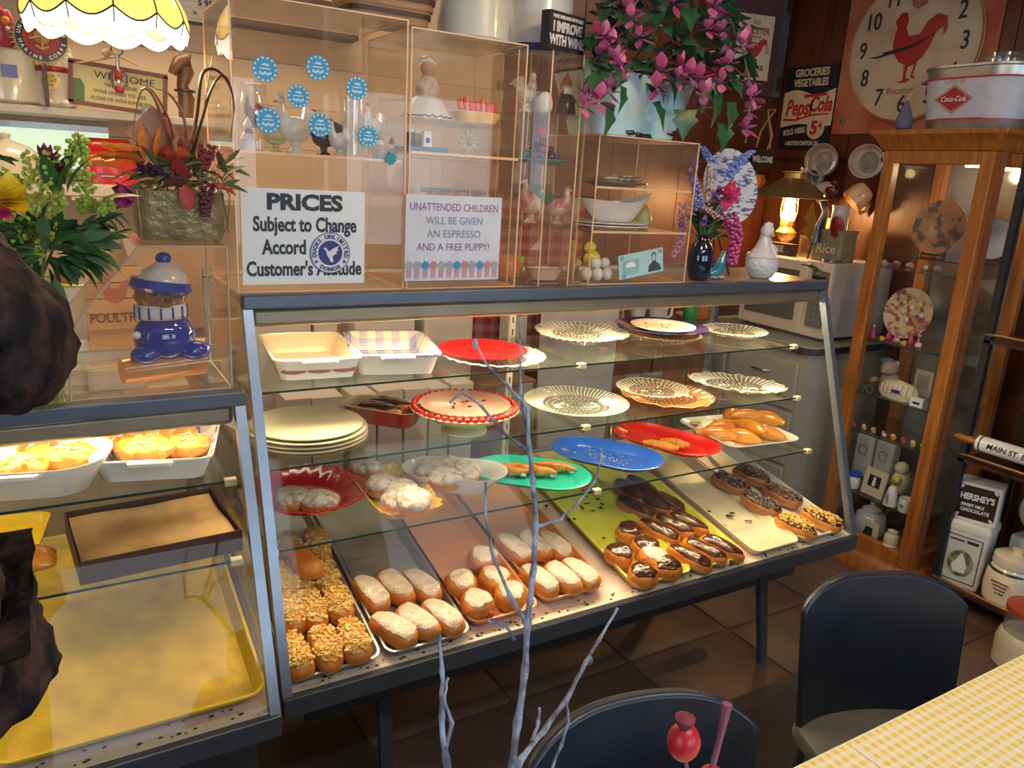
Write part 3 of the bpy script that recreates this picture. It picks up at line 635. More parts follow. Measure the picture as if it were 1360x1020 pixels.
O('platter_body', MB().rl([(.10, .10, 0, .03), (.102, .102, .002, .03), (.148, .15, .02, .04), (.155, .157, .024, .045), (.154, .156, .027, .045), (.146, .148, .024, .04), (.10, .10, .006, .028)], q=5), ceramic, wp)
m = MB()
for i in range(16):
    a = i * pi / 8; x, y = .127 * sp_(cos(a), .5), .129 * sp_(sin(a), .5); m.ell((x, y, .0185), (.014, .005, .0012), 8, 4, rot=(0, 0, a + .6))
O('painted_leaf', m, mat('olive_glaze', (.22, .22, .08), .3), wp, kind='stuff')
m = MB()
for i in range(4): a = i * pi / 2 + .7; m.ell((.128 * cos(a) * 1.2, .128 * sin(a) * 1.2, .020), (.018, .018, .0012), 10, 4)
O('painted_fruit', m, mat('peach_glaze', (.8, .4, .2), .3), wp, kind='stuff')
def turnover(px, py, rz, dz, label, tilt=0):
    p = P(px, py, z=Z3 + .025 + dz); t = T('turnover', label, 'pastry', (p[0], p[1], Z3 + .008 + dz), R_(rz), 'glazed turnovers on the square platter')
    m = MB(); N = 14
    pts = [(.070 * (2 * i / N - 1), -.016 * (2 * i / N - 1) ** 2, .018) for i in range(N + 1)]
    m.tube(pts, [.005 + .024 * sin(pi * min(.97, max(.05, i / N))) ** .8 for i in range(N + 1)], 14, flat=.95)
    O('dough', m, glaze, t, rot=(R_(tilt), 0, 0)); return t
for i, (px, py, rz, dz, w) in enumerate(((950, 577, -38, 0, 'front left, the largest'), (962, 567, -20, 0, 'second from the left'), (972, 552, 20, .01, 'rear left'), (984, 580, -60, 0, 'front middle'), (998, 568, -85, .018, 'on top in the middle'), (1016, 575, -60, 0, 'front right'), (1020, 556, -70, .02, 'rear right, standing up'), (992, 553, -30, .02, 'on top at the back'))):
    turnover(px, py, rz, dz, 'glazed turnover on the square platter, ' + w)
# middle shelf
c = P(408, 580, z=.91)
for i in range(4):
    r = .150 if i < 3 else .148
    plate('serving_plate', ['clear glass plate at the bottom of the cream plate stack', 'cream plate second from the bottom of the stack', 'cream plate third from the bottom of the stack', 'flat cream plate topping the stack at the left'][i],
          (c[0], c[1], Z2 + i * .0095), r, r, 0, cut if i == 0 else mat('cream_plastic', (.78, .72, .50), .3), h=.010, base=.72, n=60 if i else 90, group='stack of cream plates', wav=(lambda r, z, a, j: (r * (1 + .012 * cos(45 * a)), z)) if i == 0 else None)
plate('serving_plate', 'smooth cream disc lying upside down on the plate stack', (c[0], c[1], Z2 + .047), .138, .138, 0, mat('cream_plastic', (1, 1, 1)), prof=[(1.0, 0), (1.0, .003), (.86, .007), (.0, .0075)], n=60, group='stack of cream plates')
c = P(510, 550, z=.92); rdc = c.copy()
rd = T('loaf_dish', 'small red rectangular dish holding two iced eclairs', 'dish', (c[0], c[1], Z2), R_(-48))
O('dish_body', MB().rl([(.088, .042, 0, .03), (.09, .044, .002, .03), (.108, .060, .046, .035), (.111, .063, .048, .036)], q=5, cap=False).rl([(.088, .042, 0, .03)] * 2, q=5), mat('red_ceramic', (1, 1, 1)), rd)
O('cream_lining', MB().rl([(.111, .063, .048, .036), (.111, .063, .050, .036), (.105, .057, .048, .032), (.086, .040, .005, .028)], q=5, cap=False).rl([(.086, .04, .004, .028), (.086, .04, .005, .028)], q=5), cream, rd)
for i, (px, py) in enumerate(((503, 548), (520, 542))):
    pastry('eclair', 'iced_eclair', (rdc[0] + (-.020, .022)[i], rdc[1] + (-.014, .018)[i], Z2 + .012), R_(42), 'eclair in the small red dish, ' + ('left, white icing' if i == 0 else 'right, glazed orange end'), 'eclairs in the small red dish', rx=0, var=1)
# pedestal stand with red bead rim and glass plate
c = P(617, 548, z=.95)
st = T('cake_stand', 'pale green pedestal cake stand with a rim of red beads', 'cake stand', (c[0], c[1], Z2))
gr = mat('pale_green_ceramic', (.66, .74, .46), .25, col2=(.72, .68, .36), scale=5)
O('pedestal', MB().lathe([(.062, 0), (.062, .004), (.046, .008), (.024, .016), (.022, .022), (.040, .028), (.100, .040), (.140, .062), (.146, .066), (.142, .067), (.09, .052), (0, .050)], 48), gr, st)
bm_ = MB().ell((0, 0, 0), (.0085, .0085, .008), 10, 6).mesh('bead', red)
for i in range(44): a = 2 * pi * i / 44; inst('bead', bm_, st, (.137 * cos(a), .137 * sin(a), .070))
pl = plate('glass_plate', 'pinkish pressed-glass plate with crumbs on the bead-rimmed stand', (c[0], c[1], Z2 + .055), .122, .122, 0, mat('pink_glass', (.72, .42, .33), .15, trans=.3), prof=[(.8, 0), (.84, .01), (1, .020), (1, .023), (.83, .020), (.0, .019)], n=72, wav=lambda r, z, a, j: (r, z + .0012 * cos(36 * a)))
m = MB(); rn = random.Random(9)
for i in range(9): m.ell((rn.gauss(.01, .04), rn.gauss(0, .03), .021), (rn.uniform(.003, .009), rn.uniform(.002, .005), .003), 6, 4, noise=.3, seed=i)
O('crumbs', m, mat('cherry_crumb', (.10, .01, .01), .3), pl, kind='stuff')
def cutplate(name, label, px, py, z, r, fl=.018, ribs=48, m=None, ry=None, rz=0, h=.018, wavy=0, group='pressed-glass plates', cat='plate', foot=False):
    m = m or cut; c = P(px, py, z=z + h * .6); ry = ry or r
    t = T(name, label, cat, (c[0], c[1], z), rz, group); q = 144
    pr = [(.55, 0), (.58, 0), (.66, h * .3), (.80, h * .55), (.93, h * .9), (1.0, h), (1.0, h + .002), (.93, h * .9 + .003), (.80, h * .55 + .003), (.66, h * .3 + .003), (.58, .003), (.46, .0045), (.44, .003), (.32, .0045), (.30, .003), (.16, .0048), (.14, .003), (0, .003)]
    if foot: pr = [(a, b + .018) for a, b in pr]; pr = [(.36, 0), (.37, .001), (.34, .010), (.40, .018)] + pr
    def wv(rr, zz, a, j):
        k = rr / r; am = .0022 if k > .6 else (.0012 if k > .12 and ribs > 30 else 0)
        return rr * (1 + (wavy * cos(ribs / 3 * a) if k > .9 else 0)), zz + am * cos(ribs * a) + (wavy * .15 * cos(ribs / 3 * a) if k > .95 else 0)
    O('plate_body', MB().lathe([(a * r, b) for a, b in pr], q, sy=ry / r, wav=wv), m, t, smooth=30)
    mr = MB(); b0 = .018 if foot else 0; s = ry / r
    for i in range(ribs):
        a = 2 * pi * i / ribs; a2 = a + .06
        mr.tube([(r * .64 * cos(a), r * s * .64 * sin(a), b0 + h * .3 + .003), (r * .82 * cos(a2), r * s * .82 * sin(a2), b0 + h * .6 + .003), (r * .985 * cos(a2), r * s * .985 * sin(a2), b0 + h + .003)], r * .0085, 4)
    for rr in (.56, .45, .31, .17):
        k = max(12, int(ribs * rr))
        for i in range(k): a = 2 * pi * i / k; mr.ell((r * rr * cos(a), r * s * rr * sin(a), b0 + .005), (r * .020, r * .010, .0012), 5, 3, rot=(0, 0, a + .8))
    mr.lathe([(r * 1.0, b0 + h + .001), (r * 1.008, b0 + h + .002), (r * .995, b0 + h + .003)], 72, sy=s, cap=False, wav=wv)
    O('pressed_pattern_glint', mr, ridgea if m is cuta else ridge, t, kind='stuff'); return t  # pressed ribs in pale opaque colour, their glints painted rather than reflected
cutplate('glass_platter', 'clear ribbed glass platter with ring pattern, middle shelf', 765, 536, Z2, .160, ribs=72)
cutplate('glass_platter', 'amber glass plate with lattice edge, under the divided clear dish', 886, 526, Z2, .150, ribs=60, m=cuta, wavy=.012, h=.014)
cutplate('glass_platter', 'clear divided relish dish lying on the amber glass plate', 866, 518, Z2 + .018, .115, ribs=40, h=.02)
cutplate('glass_platter', 'oval clear glass platter with scalloped loop rim', 978, 511, Z2, .165, ribs=48, ry=.115, rz=R_(-50), wavy=.02)
# upper shelf
def baker(name, label, c, hx, hy, rz, m, h=.055, lining=None, group=None, extra=None, flare=.022, rim=None):
    t = T(name, label, 'baking dish', c, rz, group)
    O('dish_body', MB().rl([(hx - flare, hy - flare, 0, .02), (hx - flare + .002, hy - flare + .002, .001, .022), (hx - .004, hy - .004, h - .006, .03), (hx, hy, h - .004, .03), (hx, hy, h, .03), (hx - .003, hy - .003, h + .001, .03)], q=5), m, t)
    O('handle', MB().prism([(-.045, 0), (.045, 0), (.038, -.018), (-.038, -.018)], .008, c=(0, -hy + .003, h - .009)), rim or m, t, bev=.002)
    O('handle', MB().prism([(-.045, 0), (-.038, .018), (.038, .018), (.045, 0)], .008, c=(0, hy - .003, h - .009)), rim or m, t, bev=.002)
    O('dish_lining', MB().rl([(hx - .003, hy - .003, h + .001, .03), (hx - .007, hy - .007, h - .001, .028), (hx - flare - .004, hy - flare - .004, .006, .02)], q=5, cap=False).rl([(hx - flare - .004, hy - flare - .004, .005, .02), (hx - flare - .004, hy - flare - .004, .006, .02)], q=5), lining or m, t)
    return t
# lining needs a hollow body: the body is an open shell
def hollow(t):
    for o in t.children:
        if o.name.startswith('dish_body'):
            bm = bmesh.new(); bm.from_mesh(o.data); f = max(bm.faces, key=lambda q: (q.calc_center_median()[2], len(q.verts))); bmesh.ops.delete(bm, geom=[f], context='FACES_ONLY'); bm.to_mesh(o.data); bm.free()
c = P(410, 476, z=1.09)
b1 = baker('baking_dish', 'cream rectangular baker painted with peppers and a red scroll band', (c[0], c[1], Z1), .108, .155, R_(-6), ceramic, lining=cream, group='ceramic bakers'); hollow(b1)
m = MB()
for i, (x, y) in enumerate(((-.02, -.03), (.0, -.02), (.02, -.035), (.035, -.02), (-.035, -.045))): m.ell((x, y, .0065), (.018, .008, .001), 8, 4, rot=(0, 0, i))
O('painted_leaf', m, mat('faded_green', (.38, .42, .2), .4), b1, kind='stuff')
m = MB()
for x, y in ((-.045, -.03), (-.03, -.055), (.01, -.06)): m.ell((x, y, .0067), (.014, .010, .001), 8, 4)
O('painted_pepper', m, mat('faded_red', (.6, .25, .15), .4), b1, kind='stuff')
m = MB()
for i in range(3): m.ell((-.06 + i * .06, -.147 + .0045, .024), (.032, .0015, .0075), 12, 4, rot=(R_(-18), 0, 0))
O('scroll_band', m, mat('faded_plum', (.4, .12, .12), .4), b1, kind='stuff')
c = P(518, 472, z=1.09)
plaid = gingham('blue_plaid_glaze', (.84, .76, .56), (.20, .24, .55), 22, .2, (0, 1), (.30, .33, .6))
b2 = baker('baking_dish', 'blue and cream plaid rectangular baker with blue rim', (c[0], c[1], Z1), .112, .15, R_(-14), ceramic, lining=plaid, group='ceramic bakers', rim=mat('blue_rim', (.08, .09, .3), .25, col2=(.5, .5, .6), scale=40, lo=.55)); hollow(b2)
O('rim_band', MB().rl([(.113, .151, .050, .03), (.1135, .1515, .051, .03), (.1135, .1515, .0565, .03), (.109, .147, .058, .03)], q=5, cap=False), mat('blue_rim', (1, 1, 1)), b2)
cutplate('glass_platter', 'clear swirl glass plate beneath the bright red plate', 655, 474, Z1, .145, ribs=48)
c = P(641, 466, z=1.095)
rp = plate('serving_plate', 'bright red embossed plate lying on clear glass plate', (c[0], c[1], Z1 + .019), .125, .125, 0, mat('red_embossed', (.80, .01, .01), .2, bump=.3), h=.010, base=.75, n=60)
O('embossing', MB().lathe([(.04, .0035), (.044, .006), (.048, .0035)], 40, cap=False).lathe([(.02, .0035), (.022, .0055), (.026, .0035)], 30, cap=False), mat('red_embossed', (1, 1, 1)), rp)
cutplate('glass_cake_stand', 'clear glass footed cake stand, upper shelf', 772, 450, Z1, .150, ribs=54, cat='cake stand', foot=True)
cutplate('glass_platter', 'clear swirl plate lying on the footed glass stand', 768, 444, Z1 + .036, .125, ribs=36, h=.008)
cutplate('glass_bowl', 'clear cut-glass bowl at the bottom of the mixed plate pile', 880, 447, Z1, .125, ribs=40, h=.026, cat='bowl')
c = P(878, 440, z=1.11)
plate('serving_plate', 'amber glass plate under the navy rimmed plate', (c[0], c[1], Z1 + .029), .122, .122, 0, cuta, h=.008)
plate('dinner_plate', 'navy rimmed plate with white edge on the pile', (c[0], c[1], Z1 + .041), .150, .150, 0, mat('navy_glaze', (.02, .02, .09), .12, coat=.5), h=.016)
cp_ = plate('serving_plate', 'cream plate with crumbs topping the pile', (c[0] + .005, c[1], Z1 + .048), .105, .105, 0, cream, h=.011, base=.75)
m = MB(); rn = random.Random(12)
for i in range(8): m.ell((rn.gauss(0, .04), rn.gauss(0, .04), .006), (rn.uniform(.002, .007), .003, .002), 6, 4, noise=.3, seed=i)
O('crumbs', m, mat('jam_crumb', (.3, .05, .02), .4), cp_, kind='stuff')
cutplate('glass_platter', 'small cut-glass plate at the right end of the upper shelf', 975, 441, Z1, .115, ribs=40)
# ------------------------------------------------------------------ low case dishes
zs = .9405
c = P(45, 622, z=.975)
wo = T('baking_dish', 'deep white oval baker of iced pastries behind the dark sleeve', 'baking dish', (c[0], c[1], zs), R_(-12), 'white bakers in the low case')
O('dish_body', MB().rl([(.10, .07, 0, .06), (.102, .072, .002, .06), (.125, .095, .045, .08), (.135, .105, .062, .09), (.136, .106, .066, .09), (.13, .10, .065, .088), (.12, .09, .045, .08), (.098, .068, .007, .055)], q=8), mat('ceramic_white', (1, 1, 1)), wo)
O('handle', MB().prism([(-.04, 0), (.04, 0), (.03, -.02), (-.03, -.02)], .008, c=(0, -.103, .056)), ceramic, wo, bev=.002)
def danish(px, py, z, rz, label, sd, s=1.0):
    p = P(px, py, z=z + .025); t = T('iced_danish', label, 'pastry', (p[0], p[1], z), R_(rz), 'iced danishes in the low case')
    m = MB(); rn = random.Random(sd)
    m.ell((0, 0, .024 * s), (.052 * s, .040 * s, .024 * s), 18, 10, noise=.05, seed=sd)
    for i in range(5): a = i * 1.26 + sd; m.ell((.028 * cos(a) * s, .02 * sin(a) * s, .027 * s), (.024 * s, .018 * s, .019 * s), 12, 8, rot=(0, 0, a), noise=.06, seed=i)
    O('dough', m, mat('danish_dough', (.66, .30, .05), .4, col2=(.42, .15, .02), scale=30, bump=.3), t)
    m = MB()
    for k in range(3): m.tube([(.045 * s * (2 * i / 12 - 1), .022 * s * sin(i * .9 + k * 2 + sd), .046 * s * (1 - .42 * (2 * i / 12 - 1) ** 2) + .001) for i in range(13)], .0018, 5)
    O('icing_drizzle', m, icing, t); return t
danish(92, 606, zs + .018, 20, 'iced danish in the white oval baker, right one', 3)
danish(30, 620, zs + .018, 50, 'iced danish in the white oval baker, beside the sleeve', 4)
danish(52, 598, zs + .022, 90, 'iced danish at the back of the white oval baker', 5, .9)
c = P(212, 596, z=.97)
stripe = gingham('blue_stripe_glaze', (.86, .84, .78), (.10, .14, .42), 14, .2, (0, 1), (.14, .16, .45))
b3 = baker('baking_dish', 'white rectangular baker with blue stripes inside, holding iced pastries', (c[0], c[1], zs), .115, .125, R_(-14), ceramic, lining=stripe, h=.05, group='white bakers in the low case'); hollow(b3)
for i, (px, py, rz, w) in enumerate(((165, 586, 10, 'rear left'), (192, 600, -15, 'front left, largest'), (250, 592, -20, 'front right'), (232, 577, 30, 'rear right'), (205, 580, 60, 'rear middle'))):
    danish(px, py, zs + .008, rz, 'iced danish in the blue-striped baker, ' + w, i + 7, 1.0 if i != 1 else 1.15)
c1 = P(97, 735, z=.80); c2 = P(306, 690, z=.83); zb_ = .7755
bx = T('pastry_box', 'brown cardboard box lid lined with stained paper in the low case', 'box', ((c1[0] + c2[0]) / 2 + .002, .01, zb_), R_(4))
bw = mat('brown_card', (.09, .035, .02), .6, scale=5); hx, hy = .150, .125
O('box_body', MB().b2(-hx, hx, -hy, hy, 0, .003).box((0, -hy, .024), (2 * hx, .003, .048)).box((0, hy, .024), (2 * hx, .003, .048)).box((-hx, 0, .024), (.003, 2 * hy, .048)).box((hx, 0, .024), (.003, 2 * hy, .048)), bw, bx, smooth=0)
O('paper_liner', MB().grid(lambda u, v: (-hx + .006 + (2 * hx - .012) * u, -hy + .006 + (2 * hy - .012) * v, .034 + .0015 * sin(u * 9) + .003 * sin(v * 7)), 20, 14), mat('greasy_paper', (.72, .46, .20), .5, col2=(.45, .24, .09), scale=9, detail=7, bump=.1), bx)
ob = T('pastry_tray', 'small yellow tray with an orange glazed bun, beside the brown box lid', 'tray', P(40, 740, z=.78) + Vector((-.055, .06, 0)), R_(-8)); ob.location[2] = .776
O('tray_body', MB().rl([(.070, .115, 0, .02), (.078, .123, .022, .025), (.08, .125, .022, .025), (.08, .125, .026, .025), (.075, .12, .024, .02), (.068, .113, .003, .015)]), yellow, ob)
p = P(42, 742, z=.80); t = T('glazed_bun', 'orange glazed twisted bun in the small yellow tray', 'pastry', (p[0], p[1] + .01, .780), 0)
O('dough', MB().ell((0, 0, .018), (.045, .03, .018), 16, 8, noise=.08).ell((.01, -.025, .014), (.034, .016, .014), 12, 8, noise=.06).ell((-.01, .025, .016), (.034, .02, .016), 12, 8, noise=.08), glaze, t)
# ------------------------------------------------------------------ acrylic display boxes
def acbox(name, label, x0, x1, y0, y1, z0, z1, shelves=(), front=None):
    t = T(name, label, 'display box', ((x0 + x1) / 2, (y0 + y1) / 2, z0)); hx = (x1 - x0) / 2; hy = (y1 - y0) / 2; h = z1 - z0; w = .0035
    for (a, b, c, d) in ((-hx, hx, -hy, -hy + w), (-hx, hx, hy - w, hy), (-hx, -hx + w, -hy, hy), (hx - w, hx, -hy, hy)):
        O('acrylic_panel', MB().b2(a, b, c, d, 0, h), acry, t, smooth=0)
    O('acrylic_panel', MB().b2(-hx, hx, -hy, hy, h - w, h), acry, t, smooth=0)
    m = MB(); e = .0014
    for x in (-hx, hx):
        for y in (-hy, hy): m.b2(x - e, x + e, y - e, y + e, 0, h)
    for y in (-hy, hy):
        for z in (e, h - e): m.b2(-hx, hx, y - e, y + e, z - e, z + e)
    for x in (-hx, hx):
        for z in (e, h - e): m.b2(x - e, x + e, -hy, hy, z - e, z + e)
    O('glued_edge', m, acre, t)
    for z in shelves:
        s = O('acrylic_shelf', MB().b2(-hx + .006, hx - .006, -hy + .006, hy - .006, z - z0 - .004, z - z0), acry, t, smooth=0)
        O('shelf_edge', MB().b2(-hx + .006, hx - .006, -hy + .004, -hy + .0065, z - z0 - .005, z - z0 + .001), acre, s)
    return t
ZT = 1.2965
B1 = (.004, .378, .050, .33); B2 = (.386, .682, .045, .31); B4 = (.915, 1.262, .045, .31)
s1 = P(420, 206, y=.06)[2]
box1 = acbox('display_box', 'tall clear acrylic box with the prices notice and blue stickers', *B1, ZT, 1.885, (s1,))
zz = P(620, 206, y=.05)[2]; z2b = P(600, 158, y=.05)[2]
box2 = acbox('display_box', 'clear acrylic box with the unattended children notice', *B2, ZT, 1.872, (zz,))
box4 = acbox('display_box', 'low clear acrylic box of white dishes under the flower planter', *B4, ZT, 1.688, (P(840, 250, y=.05)[2], P(840, 308, y=.05)[2]))
# octagonal box
t = T('display_box', 'narrow octagonal acrylic box of bird figurines under the wine sign', 'display box', (.798, .165, ZT)); box3 = t
oc = rrect(.212, .25, .06, 1); hh = 1.868 - ZT
z3 = [P(720, v, y=.05)[2] for v in (148, 219, 300)]
for i in range(len(oc)):
    a = Vector((*oc[i], 0)); b = Vector((*oc[(i + 1) % len(oc)], 0)); n_ = (b - a).length
    if n_ < .01: continue
    O('acrylic_panel', MB().box(((a[0] + b[0]) / 2, (a[1] + b[1]) / 2, hh / 2), (n_, .003, hh), rz=atan2(b[1] - a[1], b[0] - a[0])), acry, t, smooth=0)
m = MB()
for x, y in oc: m.cyl((x, y, 0), (x, y, hh), .002, n=6)
O('glued_edge', m, acre, t)
for z in [1.30] + z3 + [1.867]: O('acrylic_shelf', MB().prism([(x * .97, y * .97) for x, y in oc], .004, c=(0, 0, z - ZT - .004)), acry, t, smooth=0)
# ------------------------------------------------------------------ notices on the boxes
def sign_at(name, label, cat, pl, pr_, y, ptop, pbot, m, th=.0012, rz=0):
    """upright rectangular sheet facing the room, from its pixel extents at depth y"""
    xm = (pl + pr_) / 2; ym = (ptop + pbot) / 2
    a = P(pl, ym, y=y); b = P(pr_, ym, y=y); u = P(xm, ptop, y=y); v = P(xm, pbot, y=y); w = b[0] - a[0]; h = u[2] - v[2]
    t = T(name, label, cat, ((a[0] + b[0]) / 2, y, (u[2] + v[2]) / 2), rz); O('sheet', MB().box((0, 0, 0), (w, th, h)), m, t, smooth=0); return t, w, h
bold = mat('bold_print', (.03, .04, .055), .6)
t, w, h = sign_at('price_notice', 'white notice reading PRICES Subject to Change with bold black print', 'sign', 321, 484, .046, 252, 377, paper)
k = h / .125
text('PRICES', .028 * k, bold, t, (0, -.0012, h * .36), xs=1.2, bold=.002)
text('Subject to Change', .0265 * k, bold, t, (.002, -.0012, h * .13), xs=.71, bold=.0012)
text('Accord', .0265 * k, bold, t, (-w * .17, -.0012, -h * .11), xs=.73, bold=.0012)
text("Customer's Attitude", .0265 * k, bold, t, (0, -.0012, -h * .34), xs=.71, bold=.0012)
def disc(name, label, cat, px, py, y, rpx, m, ry=None, th=.001, group=None):
    p = P(px, py, y=y); r = rpx * K(p); t = T(name, label, cat, p, 0, group); O('disc', MB().front(circ(r, 40), th), m, t); return t, r
navy = mat('navy_print', (.02, .03, .22), .4)
dt, r = disc('round_sticker', 'round white donor sticker with navy centre and flying duck', 'sticker', 438.5, 336, .0438, 27, mat('sticker_white', (.78, .80, .84), .4))
O('rim', MB().add(*(lambda q: ([(x * r, -.0012, z * r) for x, z in circ(1, 40)] + [(x * r * .96, -.0016, z * r * .96) for x, z in circ(1, 40)], [(i, (i + 1) % 40, 40 + (i + 1) % 40, 40 + i) for i in range(40)]))(0)), navy, dt)
O('centre', MB().front(circ(r * .60, 40), .0006, (0, -.001, 0)), navy, dt)
ringtext('DUCKS UNLIMITED', r * .27, r * .79, 188, -10, navy, dt, (0, -.0022, 0), bold=.0004)
ringtext('DONOR', r * .27, r * .80, 238, 302, navy, dt, (0, -.0022, 0), inward=True, bold=.0004)
star5 = lambda R: [(R * (1 if i % 2 == 0 else .42) * sin(i * pi / 5), R * (1 if i % 2 == 0 else .42) * cos(i * pi / 5)) for i in range(10)]
for s in (-1, 1): O('star', MB().front([(x + s * r * .70, z - r * .42) for x, z in star5(r * .11)], .0005, (0, -.0018, 0)), navy, dt)
duck = [(-.36, .22), (-.28, .27), (-.20, .25), (-.14, .14), (-.02, .08), (.06, .18), (.30, .30), (.42, .36), (.36, .20), (.40, .14), (.28, .04), (.32, -.02), (.18, -.10), (.10, -.16), (.12, -.28), (.16, -.40), (.06, -.46), (-.02, -.38), (-.06, -.26), (-.16, -.14), (-.20, .0), (-.24, .14), (-.32, .18)]
O('flying_duck', MB().front([(x * r, z * r) for x, z in duck], .0006, (0, -.0018, 0)), mat('sticker_white', (1, 1, 1)), dt)
violet = mat('violet_marker', (.28, .10, .28), .6); bluem = mat('blue_marker', (.20, .25, .50), .6)
t, w, h = sign_at('children_notice', 'white notice warning about unattended children with a row of flowerpots', 'sign', 538, 664, .041, 260, 372, mat('paper_lilac', (.66, .73, .86), .6))
for i, (s, mm) in enumerate((('UNATTENDED CHILDREN', violet), ('WILL BE GIVEN', bluem), ('AN ESPRESSO', bluem), ('AND A FREE PUPPY!', violet))):
    text(s, h * .125, mm, t, (0, -.0012, h * (.36 - .155 * i)), xs=[.80, .9, .95, .88][i], ex=.0002)
pm = MB().front([(-.0075, .012), (.0075, .012), (.0055, -.008), (-.0055, -.008)], .0006).mesh('flowerpot_print', mat('pot_print', (.55, .36, .42), .6))
hd = [MB().front([(.010 * (1 + .25 * cos(7 * q)) * cos(q), .010 * (1 + .25 * cos(7 * q)) * sin(q)) for q in [2 * pi * j / 28 for j in range(28)]], .0006).mesh('flower_print', mat(nm, c, .6)) for nm, c in (('grey_flower', (.35, .42, .48)), ('blue_flower', (.05, .30, .60)), ('rose_flower', (.60, .25, .25)))]
for i in range(12):
    x = -w * .46 + i * w * .083; inst('flowerpot_print', pm, t, (x, -.001, -h * .43), rot=(0, 0, 0)); inst('flower_print', hd[(0, 0, 1, 2, 0, 0, 1, 2, 0, 1, 2, 0)[i]], t, (x, -.0014, -h * .32), rot=(0, 0, 0))
cyan = mat('sticker_blue', (.02, .33, .62), .35); paleb = mat('sticker_pale', (.60, .78, .88), .35)
for i, (px, py, r0, w) in enumerate(((352, 92, 16.5, 'top left'), (422, 90, 15.5, 'top right of the upper pair'), (474, 117, 14.5, 'farthest right in the upper part'), (396, 128, 14.5, 'middle, near a white rooster'), (356, 160, 16, 'lower left'), (425, 166, 15, 'lower middle'), (489, 181, 13.5, 'lower right'))):
    t, r = disc('round_sticker', 'blue scalloped sticker on the first acrylic box, ' + w, 'sticker', px, py, .0475, r0, cyan, group='blue bottle-cap stickers')
    m = MB()
    for j in range(14): a = 2 * pi * j / 14; m.front([(r * .86 * cos(a) + r * .10 * x, r * .86 * sin(a) + r * .10 * z) for x, z in circ(1, 8)], .0004, (0, -.0011, 0))
    O('scallop', m, paleb, t)
    O('swoosh', MB().front([(-.34 * r, .30 * r), (-.1 * r, .46 * r), (.2 * r, .44 * r), (.36 * r, .30 * r), (.1 * r, .24 * r), (-.1 * r, .28 * r)], .0004, (0, -.0011, 0)), paleb, t)
    m = MB()
    for j in range(5): m.front([(x * r * .10 + (j - 2) * r * .2, z * r * .13 - r * (.28 + .08 * (j % 2))) for x, z in circ(1, 7)], .0004, (0, -.0011, 0))
    m.front([(-.45 * r, .0), (.45 * r, .0), (.42 * r, .10 * r), (-.42 * r, .10 * r)], .0004, (0, -.0011, 0)); O('emblem', m, paleb, t)
p = P(519, 211, y=.0475); t = T('splat_sticker', 'small turquoise splat-shaped sticker at the lower corner of the first box', 'sticker', p)
rn = random.Random(1); O('sheet', MB().front([((.011 + .004 * (i % 2)) * cos(2 * pi * i / 18), (.011 + .004 * (i % 2)) * sin(2 * pi * i / 18)) for i in range(18)], .001), mat('turquoise', (.0, .28, .40), .4), t)
t, w, h = sign_at('banknote', 'pale blue banknote with a moustached portrait leaning on the fourth box', 'banknote', 822, 880, .041, 334, 366, mat('note_paper', (.42, .66, .74), .6)); t.rotation_euler[1] = R_(-9)
O('frame_print', MB().front([(-.42 * w, -.36 * h), (-.05 * w, -.36 * h), (-.05 * w, .25 * h), (-.42 * w, .25 * h)], .0003, (0, -.0008, 0)), mat('note_green', (.25, .52, .55), .6), t)
O('fan_print', MB().front([(.11 * w * cos(a) - .24 * w, .22 * h * sin(a) - .05 * h) for a in [pi * i / 12 for i in range(13)]], .0003, (0, -.0012, 0)), paper, t)
dk = mat('note_ink', (.04, .07, .12), .6)
O('portrait', MB().front([(.15 * w, -.42 * h), (.17 * w, -.15 * h), (.25 * w, -.02 * h), (.23 * w, .30 * h), (.28 * w, .40 * h), (.34 * w, .30 * h), (.33 * w, -.02 * h), (.42 * w, -.18 * h), (.46 * w, -.42 * h)], .0003, (0, -.0008, 0)), dk, t)
O('portrait_face', MB().front([(.285 * w + .038 * w * cos(a), .16 * h + .15 * h * sin(a)) for a in [2 * pi * i / 14 for i in range(14)]], .0003, (0, -.0012, 0)), mat('note_face', (.5, .66, .7), .6), t)
text('25', h * .22, dk, t, (-.43 * w, -.0008, .36 * h)); text('25', h * .22, dk, t, (.43 * w, -.0008, .36 * h)); text('25', h * .22, dk, t, (-.40 * w, -.0008, -.40 * h))
